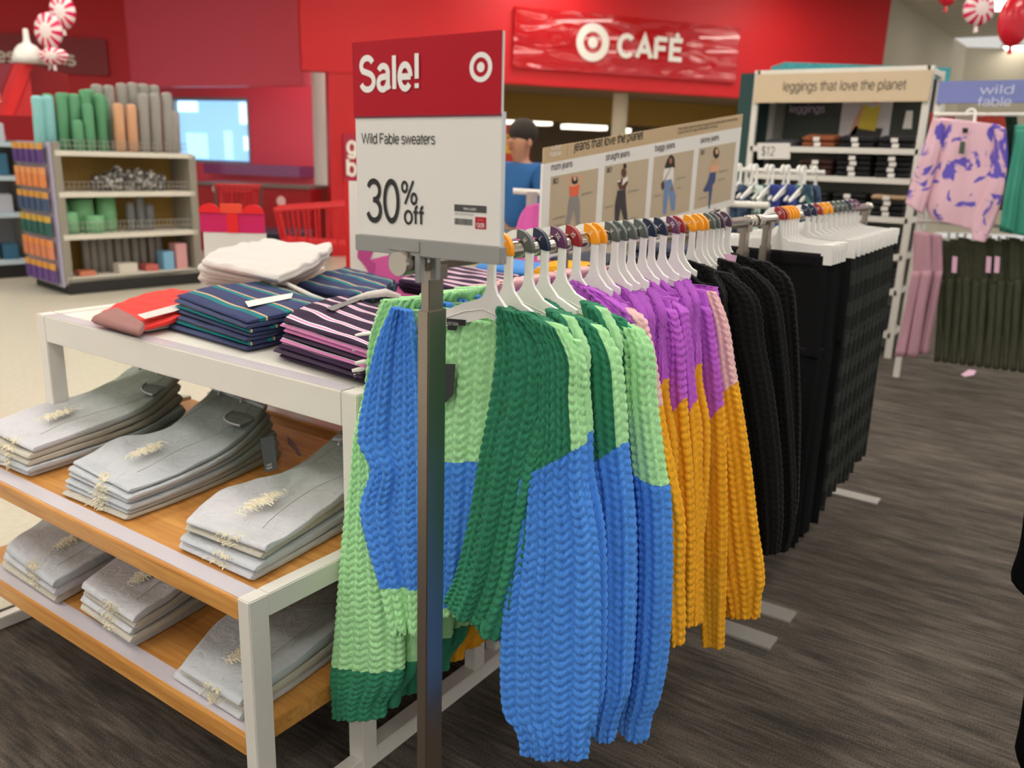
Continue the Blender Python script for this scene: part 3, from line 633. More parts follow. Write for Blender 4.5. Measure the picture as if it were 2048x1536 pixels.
def make_hanger(k=1.0):
    e = bpy.data.objects.new('hanger', None); COL.objects.link(e); e.empty_display_size = .03
    T = .0035
    V = [(-T, -a, b) for a, b in hanger_outline(k)]; n = len(V); V += [(T, y, z) for _, y, z in V]
    F = [tuple(range(n)), tuple(range(2*n-1, n-1, -1))]+[(i, n+i, n+(i+1) % n, (i+1) % n) for i in range(n)]
    mesh('hanger_body', V, F, plastic_white, e, local=True)
    # raised reinforcing rib along the arms
    rb_ = MB().tube([(-T, -a, b) for a, b in ((-.15, -.154), (-.09, -.128), (-.03, -.104), (.012, -.095), (.05, -.105), (.06+.05*k, -.105-.022*k), (.06+.09*k, -.108-.037*k))], .0016, 6)
    mesh('hanger_rib', rb_.v, rb_.f, plastic_white, e, local=True)
    return e
def add_clip(e, size):
    o, i_ = ring_pts(88, -8, .0188, .0358, 12); pl = o+i_[::-1]; T = .0052
    key = 'clip_'+size
    if key not in bpy.data.meshes:
        V = [(-T, -a, b) for a, b in pl]; n = len(V); V += [(T, y, z) for _, y, z in V]
        F = [(k, k+1, n-2-k, n-1-k) for k in range(n//2-1)]+[(n+k+1, n+k, 2*n-1-k, 2*n-2-k) for k in range(n//2-1)]+[(i, n+i, n+(i+1) % n, (i+1) % n) for i in range(n)]
        mesh(key, V, F, CLIPM[size], e, local=True).name = 'size_clip'
        q = math.radians(42); rr = .0222
        c = np.array([0, -(HC[0]+rr*math.cos(q)), HC[1]+rr*math.sin(q)])
        ex = np.array([0, -math.cos(q-PI/2), math.sin(q-PI/2)]); ey = np.array([0, -math.cos(q), math.sin(q)])
        V, F = glyphs(size, .01, 'CENTER'); k_ = .0085/.7
        P = c+V[:, :1]*k_*.72*ex+V[:, 1:2]*k_*ey+np.array([-T-.0004, 0, 0])
        t = mesh(key+'_word', P, F, wprint, e, local=True); t.name = 'size_lettering'
        bpy.data.meshes[key+'_word'].use_fake_user = True; bpy.data.meshes[key].use_fake_user = True
    else:
        for nm, mn in (('size_clip', key), ('size_lettering', key+'_word')):
            c = bpy.data.objects.new(nm, bpy.data.meshes[mn]); COL.objects.link(c); c.parent = e
HP = make_hanger(.26)
HK = {2: .56, 4: .7, 1: .2, 3: .4}; HVAR = {}
CLIPN = {'M': 'dark grey M', 'L': 'navy L', 'XXL': 'plum XXL', 'XS': 'red XS', 'S': 'orange S', 'XL': 'dark plum XL'}
HANG = [(1.173, 'S'), (1.224, 'S'), (1.288, 'M'), (1.342, 'L'), (1.402, 'XXL'), (1.459, 'XS'), (1.531, 'S'), (1.562, 'S'), (1.619, 'M'), (1.653, 'M'), (1.700, 'M'), (1.754, 'M'), (1.799, 'L'), (1.857, 'L'), (1.927, 'XXL'), (1.964, 'XS'), (2.027, 'S'), (2.077, 'S'), (2.110, 'S'), (2.154, 'M'), (2.188, 'M'), (2.223, 'XL'), (2.273, 'XL')]
HCH = list(HP.children)
for i, (x, s) in enumerate(HANG):
    if i == 0: e = HP
    else:
        kk = HK.get(i, .12 if i < 16 else .05)
        if kk not in HVAR: HVAR[kk] = make_hanger(kk); e = HVAR[kk]; src = []
        else: e = HVAR[kk].copy(); COL.objects.link(e); src = [c for c in HVAR[kk].children if c.name.startswith(('hanger_body', 'hanger_rib'))]
        for ch in src:
            c = ch.copy(); COL.objects.link(c); c.parent = e
    e.location = (x, RY, RZ); e.rotation_euler = (0, 0, math.radians(rnd.uniform(-3, 3)))
    tag(e, 'white plastic hanger with %s clip, %s from the sale sign' % (CLIPN[s], NTH[i]), 'hanger', 'hangers on the cardigan rack')
    add_clip(e, s)

# ------------------------------------------------------------------ cardigans
KG = knit_mat('forest_green_yarn', rgb(56, 144, 108)); KL = knit_mat('mint_green_yarn', rgb(184, 246, 178)); KB = knit_mat('cornflower_blue_yarn', rgb(82, 152, 248))
KO = knit_mat('orange_yarn', rgb(255, 178, 38)); KP = knit_mat('orchid_purple_yarn', rgb(200, 102, 220)); KK = knit_mat('pale_pink_yarn', rgb(252, 198, 200)); KX = knit_mat('black_yarn', rgb(8, 8, 10))
label_m = M('black_woven_label', rgb(22, 24, 26), .7)
GRN = [KG, KL, KB]; PUR = [KP, KK, KO]; BLK = [KX]
def rows_at(rows, X, dx=0.0, bb=None):
    r = pxrows(rows, X)
    if bb is not None: r = thin(r, bb, X)
    r[:, :, 0] += dx
    return r
where = np.where
# outline of the front cardigan, measured on its hanging plane
X1 = 1.173
R_BACK = [(772, 612, 1152, 684), (752, 720, 1165, 775), (760, 880, 1130, 890), (775, 1040, 1085, 1050), (790, 1195, 1025, 1225), (795, 1228, 1010, 1250)]
R_BACKN = [(a, b, c-62, d-14) for a, b, c, d in R_BACK]
R_FRG = [(a-14, b+6, c-46, d+4) for a, b, c, d in [(1004, 611, 1064, 630), (1003, 690, 1128, 702), (990, 790, 1135, 800), (968, 905, 1105, 915), (945, 1035, 1072, 1040), (918, 1145, 1045, 1165), (893, 1200, 1003, 1278)]]
R_FR = [(1004, 611, 1064, 630), (1003, 690, 1128, 702), (990, 790, 1135, 800), (968, 905, 1105, 915), (945, 1035, 1072, 1040), (918, 1145, 1045, 1165), (893, 1200, 1003, 1278)]
R_FL = [(798, 612, 832, 620), (765, 690, 845, 690), (738, 800, 856, 800), (728, 878, 858, 880), (752, 935, 858, 940), (731, 1010, 860, 1015), (745, 1085, 862, 1090), (772, 1170, 862, 1175), (797, 1258, 860, 1262)]
R_SL = [(770, 600, 845, 596), (747, 672, 800, 690), (736, 770, 776, 785), (716, 865, 768, 890), (706, 960, 780, 965), (692, 1070, 785, 1080), (682, 1180, 797, 1190), (673, 1282, 806, 1295), (666, 1350, 802, 1358), (668, 1378, 786, 1384), (669, 1402, 772, 1404), (670, 1432, 768, 1432)]
R_SR = [(1050, 622, 1128, 660), (1068, 700, 1158, 722), (1075, 790, 1158, 790), (1066, 880, 1166, 880), (1046, 960, 1170, 965), (1026, 1100, 1192, 1090), (1006, 1240, 1197, 1250), (1003, 1360, 1194, 1380), (1010, 1420, 1190, 1434), (1032, 1446, 1180, 1458), (1042, 1478, 1176, 1490), (1042, 1502, 1174, 1514)]
def pz(e):
    return e
def cardigan(i, name, mats, label, group, R=None, FR=None, q=1.0, bS=.026, kind='g', gen=False, pk=1.5):
    x = HANG[i][0]
    e = empty('cardigan', (x, RY, RZ-.12), label, 'cardigan', group)
    X = X1 if gen else x
    d = x-X
    qb = q if i == 0 else q*.5; FRr = FR or (R_FRG if gen else R_FR); pt = .005 if gen else .0085; am = .005 if gen else .0085; SR = R or R_SR
    z0 = lambda t, v, f: np.zeros(len(t))
    if kind == 'g':
        cb = lambda t, v, f: where(v > .95, 1, where(v > .45, 2, 1)); cfr = z0
        cfl = lambda t, v, f: where(v > .855, 1, 2); csl = lambda t, v, f: where(v > .845, 0, 1)
        csr = lambda t, v, f: where(v > .30-.04*t, 2, where((t > .55) & (f < .6) | (t > .8), 1, 0))
    elif kind == 'c3':
        cb = lambda t, v, f: where(v > .45, 2, 1); cfr = z0; cfl = lambda t, v, f: np.full(len(t), 2); csl = lambda t, v, f: where(v > .845, 0, 1)
        csr = lambda t, v, f: where(v > .33+.03*t, 2, where(t > -.35, 1, 0))
    elif kind == 'p':
        cb = lambda t, v, f: where(v > .5, 2, 0); cfr = z0; cfl = z0; csl = lambda t, v, f: where(v > .4, 2, 1)
        csr = lambda t, v, f: where(v > .33-.05*t, 2, where((t > pk) & (f < .75) | (t > pk+.2), 1, 0))
    else: cb = cfr = cfl = csl = csr = None
    sh = lambda r: (r+np.array([d, 0, 0]))
    nw = .9 if gen else 1.0
    knit_piece('back_panel', sh(rows_at(R_BACK if i == 0 else R_BACKN, X1, .016)+np.array([0 if gen else x-X1, 0, 0])), pt, mats, cb, e, qb*.8, .004 if gen else .006, 7, i, amp=am)
    knit_piece('front_panel', sh(rows_at(FRr, X, -.010, None)), pt, mats, cfr, e, q, .004 if gen else .006, 4, i+2, amp=am)
    knit_piece('front_panel', sh(rows_at(R_FL, X1, -.014)+np.array([0 if gen else x-X1, 0, 0])), pt, mats, cfl, e, qb, .004 if gen else .007, 3, i+3, amp=am)
    k = len(R_SL); b = np.interp(np.linspace(0, 1, k), [0, .2, .8, .93, 1], [.02, bS, bS, .024, .022])
    knit_piece('sleeve', sh(rows_at(R_SL, X1+(.012 if gen else .03), 0, b)+np.array([0 if gen else x-X1, 0, 0])), b, mats, csl, e, qb, .003, 3, i+4)
    k = len(SR); b = np.interp(np.linspace(0, 1, k), [0, .2, .8, .93, 1], [.016, bS*.9, bS, bS*.85, bS*.75])
    knit_piece('sleeve', sh(rows_at(SR, X, 0, b)), b, mats, csr, e, q, .004, 3, i+5)
    return e
GG = 'green and blue chunky cardigans'; GP = 'purple and orange chunky cardigans'; GB = 'black chunky cardigans'
c1e = cardigan(0, 'c', GRN, 'green, mint and blue chunky knit cardigan hanging at the front of the rack', GG)
# neck label and hang tag of the front cardigan
lx = X1-.006
lb = [onx(*p, lx) for p in ((893, 637), (931, 640), (930, 652), (893, 650))]
LB = M('black_woven_label', rgb(22, 24, 26), .7)
def quad(name, pts, mat, parent, t=.0012, N=(-1, 0, 0)):
    N = np.array(N, float); a = [np.array(p) for p in pts]
    return MB().hexa([a[0], a[1], a[1]-N*t, a[0]-N*t, a[3], a[2], a[2]-N*t, a[3]-N*t]).build(name, mat, parent)
quad('neck_label', lb, LB, c1e)
text('wild fable.', lb[3]+np.array([-.0008, -.002, .0022]), (0, -1, .04), (0, .04, 1), .006, M('grey_label_print', rgb(170, 168, 172), .6), c1e, width=.028, bold=.01)
quad('size_label', [onx(*p, lx) for p in ((895, 651), (914, 653), (912, 661), (895, 660))], LB, c1e)
quad('hang_tag', [onx(*p, X1-.008) for p in ((880, 728), (910, 728), (906, 790), (880, 815))], M('charcoal_hang_tag', rgb(48, 50, 50), .6), c1e)
R_SR2 = [(1150, 632, 1205, 660), (1150, 700, 1236, 720), (1152, 790, 1246, 800), (1160, 885, 1252, 900), (1178, 985, 1260, 985), (1185, 1100, 1263, 1100), (1190, 1250, 1260, 1260), (1192, 1370, 1254, 1380), (1192, 1410, 1240, 1420), (1190, 1440, 1228, 1460), (1188, 1462, 1226, 1482)]
R_FR2 = [(1117, 616, 1175, 640), (1128, 690, 1218, 705), (1140, 790, 1222, 800), (1150, 900, 1215, 905), (1160, 1040, 1205, 1040), (1165, 1150, 1206, 1160), (1150, 1220, 1205, 1235)]
R_SR3 = [(1226, 640, 1278, 660), (1234, 700, 1302, 705), (1240, 800, 1308, 800), (1250, 925, 1325, 940), (1258, 1000, 1335, 1000), (1262, 1150, 1338, 1150), (1256, 1300, 1330, 1310), (1248, 1390, 1312, 1405), (1244, 1420, 1298, 1436), (1242, 1455, 1290, 1482)]
R_FR3 = [(1194, 616, 1250, 636), (1215, 690, 1285, 700), (1230, 800, 1285, 800), (1238, 930, 1280, 930), (1245, 1100, 1275, 1100), (1245, 1200, 1275, 1200)]
cardigan(2, 'c', GRN, 'green and blue cardigan whose blue sleeve hangs second from the front', GG, R_SR2, R_FR2, .9)
cardigan(4, 'c', GRN, 'green and blue cardigan with mint shoulder, its blue sleeve touching the orange ones', GG, R_SR3, R_FR3, .9, kind='c3')
P1S = [(1210, 590, 1290, 640), (1245, 700, 1310, 720), (1280, 850, 1330, 850), (1305, 960, 1350, 950), (1322, 1050, 1368, 1050), (1322, 1150, 1366, 1150), (1330, 1230, 1368, 1235), (1338, 1284, 1366, 1286)]
P1F = [(1149, 559, 1200, 583), (1180, 620, 1280, 650), (1210, 740, 1290, 760), (1230, 900, 1300, 900), (1250, 1100, 1300, 1100)]
cardigan(5, 'c', PUR, 'purple cardigan with pink shoulder seen above the mint shoulder', GP, P1S, P1F, .8, bS=.02, kind='p', pk=.2)
P2S = [(1298, 605, 1352, 625), (1306, 690, 1366, 690), (1310, 770, 1370, 760), (1322, 865, 1376, 850), (1334, 950, 1384, 945), (1343, 1080, 1388, 1080), (1345, 1190, 1386, 1190), (1350, 1248, 1384, 1250)]
P2F = [(1270, 582, 1325, 605), (1280, 650, 1350, 660), (1285, 760, 1350, 760), (1295, 900, 1340, 900), (1310, 1100, 1350, 1100)]
cardigan(9, 'c', PUR, 'purple and orange cardigan with narrow sleeve right behind the blue sleeves', GP, P2S, P2F, .8, bS=.018, kind='p')
P2bS = [(1345, 600, 1374, 625), (1360, 700, 1382, 705), (1366, 800, 1392, 805), (1372, 880, 1398, 870), (1376, 960, 1402, 955), (1380, 1080, 1404, 1080), (1378, 1170, 1403, 1170), (1380, 1245, 1402, 1247)]
cardigan(10, 'c', PUR, 'purple and orange cardigan with slim sleeve beside the widest orange sleeve', GP, P2bS, None, .7, bS=.014, kind='p')
P3bS = [(1370, 600, 1420, 620), (1385, 760, 1440, 760), (1392, 900, 1450, 900), (1398, 1050, 1452, 1050), (1402, 1180, 1450, 1185), (1408, 1289, 1446, 1294)]
cardigan(13, 'c', PUR, 'orange sleeved cardigan with the lowest hanging orange cuff', GP, P3bS, None, .7, bS=.016, kind='p')
P3S = [(1368, 575, 1430, 585), (1378, 650, 1454, 650), (1384, 735, 1467, 735), (1390, 825, 1482, 815), (1397, 940, 1500, 935), (1401, 1050, 1513, 1050), (1406, 1125, 1524, 1125), (1416, 1168, 1526, 1166), (1430, 1190, 1520, 1190), (1440, 1225, 1517, 1234)]
P3F = [(1320, 553, 1380, 570), (1335, 640, 1410, 640), (1350, 760, 1410, 760), (1365, 900, 1410, 900), (1380, 1100, 1410, 1100)]
cardigan(14, 'c', PUR, 'purple, pink and orange cardigan with the widest orange sleeve, next to black', GP, P3S, P3F, .9, bS=.03, kind='p', pk=.35)
B1S = [(1400, 535, 1455, 548), (1432, 595, 1512, 598), (1452, 700, 1527, 690), (1476, 800, 1546, 800), (1496, 930, 1560, 930), (1510, 1040, 1562, 1040), (1515, 1105, 1556, 1105)]
B1F = [(1378, 519, 1425, 535), (1400, 600, 1460, 605), (1420, 750, 1470, 750), (1440, 950, 1480, 950)]
cardigan(16, 'c', BLK, 'black chunky cardigan right behind the pink and orange one', GB, B1S, B1F, .7, bS=.022, kind='b')
B2S = [(1450, 528, 1505, 540), (1482, 585, 1553, 590), (1500, 700, 1572, 700), (1518, 850, 1584, 850), (1528, 960, 1590, 960), (1532, 1050, 1588, 1050), (1536, 1100, 1575, 1100)]
B2F = [(1440, 515, 1480, 528), (1450, 600, 1500, 605), (1460, 750, 1510, 750), (1480, 950, 1520, 950)]
cardigan(18, 'c', BLK, 'black chunky cardigan in the middle of the black ones', GB, B2S, B2F, .7, bS=.02, kind='b')
B3S = [(1484, 515, 1535, 525), (1515, 548, 1580, 565), (1530, 650, 1592, 650), (1545, 800, 1598, 800), (1545, 930, 1597, 930), (1540, 1020, 1592, 1020), (1540, 1085, 1570, 1085)]
B3F = [(1466, 504, 1505, 517), (1490, 580, 1540, 585), (1500, 750, 1550, 750), (1520, 950, 1560, 950)]
b3 = cardigan(21, 'c', BLK, 'black chunky cardigan with pink price ticket beside the rack joint', GB, B3S, B3F, .7, bS=.02, kind='b')
quad('price_ticket', [onx(*p, 2.2) for p in ((1448, 507), (1474, 511), (1469, 533), (1446, 527))], M('pink_price_ticket', rgb(226, 180, 208), .6), b3)
# the cardigans in between, mostly hidden: lighter copies of three patterns
GENS = {}
R_SRg = [(a+14, b, c-16, d-12) for a, b, c, d in R_SR]
for i, mats, kd, lab, grp in ((1, GRN, 'g', 'green and blue chunky cardigan wedged between two alike on the rack', GG), (3, GRN, 'g', None, GG), (6, PUR, 'p', 'purple and orange chunky cardigan wedged between others on the rack', GP), (7, PUR, 'p', None, GP), (8, PUR, 'p', None, GP), (11, PUR, 'p', None, GP), (12, PUR, 'p', None, GP), (15, BLK, 'b', 'black chunky cardigan wedged between others on the rack', GB), (17, BLK, 'b', None, GB), (19, BLK, 'b', None, GB), (20, BLK, 'b', None, GB), (22, BLK, 'b', None, GB)):
    if kd not in GENS:
        Rg = R_SRg if kd == 'g' else [(a, b-(b-620)*.14, c-40, d-(d-620)*.14) for a, b, c, d in R_SRg]
        GENS[kd] = (i, cardigan(i, 'c', mats, lab, grp, Rg, None, .5, bS=.016, kind=kd, gen=True))
    else:
        j, src = GENS[kd]; dup(src, (HANG[i][0]-HANG[j][0], 0, 0))
# ------------------------------------------------------------------ display tables
def wood_mat():
    m = bpy.data.materials.new('honey_oak_veneer'); m.use_nodes = True; nt = m.node_tree; L = nt.links; b = nt.nodes['Principled BSDF']
    tc = nt.nodes.new('ShaderNodeTexCoord'); mp = nt.nodes.new('ShaderNodeMapping'); mp.inputs['Scale'].default_value = (26, 1.6, 26); L.new(tc.outputs['Object'], mp.inputs[0])
    n = nt.nodes.new('ShaderNodeTexNoise'); n.inputs['Scale'].default_value = 2.2; n.inputs['Detail'].default_value = 6; n.inputs['Distortion'].default_value = .6; L.new(mp.outputs[0], n.inputs['Vector'])
    c = nt.nodes.new('ShaderNodeValToRGB'); e = c.color_ramp.elements; e[0].position = .3; e[0].color = rgb(188, 126, 58); e[1].position = .72; e[1].color = rgb(224, 164, 88); L.new(n.outputs[0], c.inputs[0]); L.new(c.outputs[0], b.inputs['Base Color'])
    b.inputs['Roughness'].default_value = .38; return m
WOOD = wood_mat()
strip_m = M('clear_label_strip', rgb(206, 200, 208), .2, spec=.6)
UX0, UX1, UY0, UY1, UZ = 1.262, 2.31, 1.282, 2.672, .985
def upper_table():
    e = empty('display_table', ((UX0+UX1)/2, (UY0+UY1)/2, 0), 'tall white display table carrying the folded striped shirts', 'table')
    L = .05
    bx('table_top', UX0+L, UX1-L, UY0+L, UY1-L, UZ-.03, UZ-.003, white_paint, e)
    for a, b, c, d in ((UX0, UX0+L, UY0+L, UY1-L), (UX1-L, UX1, UY0+L, UY1-L), (UX0+L, UX1-L, UY0, UY0+L), (UX0+L, UX1-L, UY1-L, UY1)):
        bx('apron_rail', a, b, c, d, UZ-.082, UZ, white_paint, e, .0025)
    for x in (UX0, UX1-L):
        for y in (UY0, UY1-L): bx('leg', x, x+L, y, y+L, 0, UZ, white_paint, e, .0025)
    for y in (UY0, UY1-L): bx('foot_rail', UX0+L, UX1-L, y, y+L, 0.0, .05, white_paint, e, .0025)
    bx('label_strip', UX0+.004, UX0+.046, UY0+L, UY1-L, UZ, UZ+.0015, strip_m, e, 0)
    return e
upper_table()
LZ1, LZ2 = .603, .277
def low_table(x0, x1, y0, y1, label):
    e = empty('display_table', ((x0+x1)/2, (y0+y1)/2, 0), label, 'table')
    L = .038
    for y in (y0, y1-L):
        for x in (x0, x1-.05): bx('leg', x, x+.05, y, y+L, 0, LZ1+.01, white_paint, e, .0025)
        bx('frame_rail', x0+.05, x1-.05, y, y+L, LZ1-.042, LZ1+.01, white_paint, e, .0025)
        bx('frame_rail', x0+.05, x1-.05, y, y+L, 0, .04, white_paint, e, .0025)
    for z, t in ((LZ1, .045), (LZ2, .048)):
        s = bx('shelf_board', x0+(.002 if x0 < 1.5 else .0), x1, y0+L, y1-L, z-t, z, WOOD, e, .002)
        bx('label_strip', x0+.012, x0+.056, y0+L, y1-L, z, z+.0022, strip_m, e, 0)
    return e
low_table(.955, 1.77, 1.287, 2.69, 'low two-shelf wood and white table stacked with light distressed jeans')
low_table(1.84, 2.64, 1.30, 2.66, 'low wood and white table nested behind the tall white table')

# ------------------------------------------------------------------ folded jeans
def denim(name, a, b, warm):
    m = bpy.data.materials.new(name); m.use_nodes = True; nt = m.node_tree; L = nt.links; bs = nt.nodes['Principled BSDF']
    uv = nt.nodes.new('ShaderNodeUVMap'); sp = nt.nodes.new('ShaderNodeSeparateXYZ'); L.new(uv.outputs[0], sp.inputs[0])
    tc = nt.nodes.new('ShaderNodeTexCoord'); n = nt.nodes.new('ShaderNodeTexNoise'); n.inputs['Scale'].default_value = 9; n.inputs['Detail'].default_value = 5; L.new(tc.outputs['Object'], n.inputs['Vector'])
    mr = nt.nodes.new('ShaderNodeMapRange'); mr.inputs[1].default_value = .12; mr.inputs[2].default_value = .42; L.new(sp.outputs[1], mr.inputs[0])
    ad = nt.nodes.new('ShaderNodeMath'); ad.operation = 'MULTIPLY_ADD'; L.new(n.outputs[0], ad.inputs[0]); ad.inputs[1].default_value = .9; ad.inputs[2].default_value = -.45
    a2 = nt.nodes.new('ShaderNodeMath'); a2.operation = 'ADD'; a2.use_clamp = True; L.new(mr.outputs[0], a2.inputs[0]); L.new(ad.outputs[0], a2.inputs[1])
    mx = nt.nodes.new('ShaderNodeMix'); mx.data_type = 'RGBA'; mx.inputs[6].default_value = a; mx.inputs[7].default_value = b; L.new(a2.outputs[0], mx.inputs[0]); L.new(mx.outputs[2], bs.inputs['Base Color'])
    bs.inputs['Roughness'].default_value = .9; bs.inputs['Specular IOR Level'].default_value = .15
    wv = nt.nodes.new('ShaderNodeTexWave'); wv.inputs['Scale'].default_value = 420; wv.bands_direction = 'DIAGONAL'; L.new(uv.outputs[0], wv.inputs['Vector'])
    n3 = nt.nodes.new('ShaderNodeTexNoise'); n3.inputs['Scale'].default_value = 500; L.new(tc.outputs['Object'], n3.inputs['Vector'])
    a3 = nt.nodes.new('ShaderNodeMath'); a3.operation = 'ADD'; L.new(wv.outputs[1], a3.inputs[0]); L.new(n3.outputs[0], a3.inputs[1])
    bp = nt.nodes.new('ShaderNodeBump'); bp.inputs['Strength'].default_value = .18; bp.inputs['Distance'].default_value = .001; L.new(a3.outputs[0], bp.inputs['Height'])
    n4 = nt.nodes.new('ShaderNodeTexNoise'); n4.inputs['Scale'].default_value = 24; n4.inputs['Detail'].default_value = 4; n4.inputs['Distortion'].default_value = 1.2; L.new(tc.outputs['Object'], n4.inputs['Vector'])
    b2 = nt.nodes.new('ShaderNodeBump'); b2.inputs['Strength'].default_value = .5; b2.inputs['Distance'].default_value = .012; L.new(n4.outputs[0], b2.inputs['Height']); L.new(bp.outputs[0], b2.inputs['Normal']); L.new(b2.outputs[0], bs.inputs['Normal'])
    return m
DEN = [denim('bleached_denim', rgb(206, 206, 212), rgb(150, 160, 150), 0), denim('bleached_denim_cool', rgb(196, 200, 206), rgb(142, 154, 148), 0), denim('bleached_denim_warm', rgb(200, 194, 182), rgb(152, 152, 138), 0)]  # paired tints: lit knee end and shaded waist end painted into the denim
seam_m = M('denim_seam_thread', rgb(150, 152, 144), .9)
fray = M('frayed_cream_threads', rgb(240, 232, 208), .95)
btn = M('antique_metal_button', rgb(120, 116, 112), .4, .8)
pock = denim('pocket_bag_denim', rgb(118, 126, 122), rgb(118, 126, 122), 0)
tagk = M('black_green_hang_tag', rgb(26, 36, 34), .6)
strap_m = M('mauve_belt_tie', rgb(138, 108, 112), .85)
def zof(P, zt, s): return zt
def fray_patch(e, c, ax, ay, L, W, n, seed, z):
    """torn knee: bundle of loose cream threads (uncountable) lying across the cut"""
    r = random.Random(seed); m = MB()
    for i in range(n):
        u = max(-1.6, min(1.6, r.gauss(0, .55)))*L; v = r.gauss(0, .7)*W; l = r.uniform(.2, .8)*W; a = r.gauss(0, .7)
        d = np.array(ay)*math.cos(a)+np.array(ax)*math.sin(a); p = np.array(c)+np.array(ax)*u+np.array(ay)*v*.5
        pts = [p-d*l+np.array([0, 0, r.uniform(-.001, .002)]), p+np.array([0, 0, r.uniform(.002, .006)]), p+d*l+np.array([0, 0, r.uniform(-.001, .002)])]
        m.tube([q+np.array([0, 0, z]) for q in pts], r.uniform(.0006, .0014), 4)
    return tag(m.build('frayed_threads', fray, e), kind='stuff')
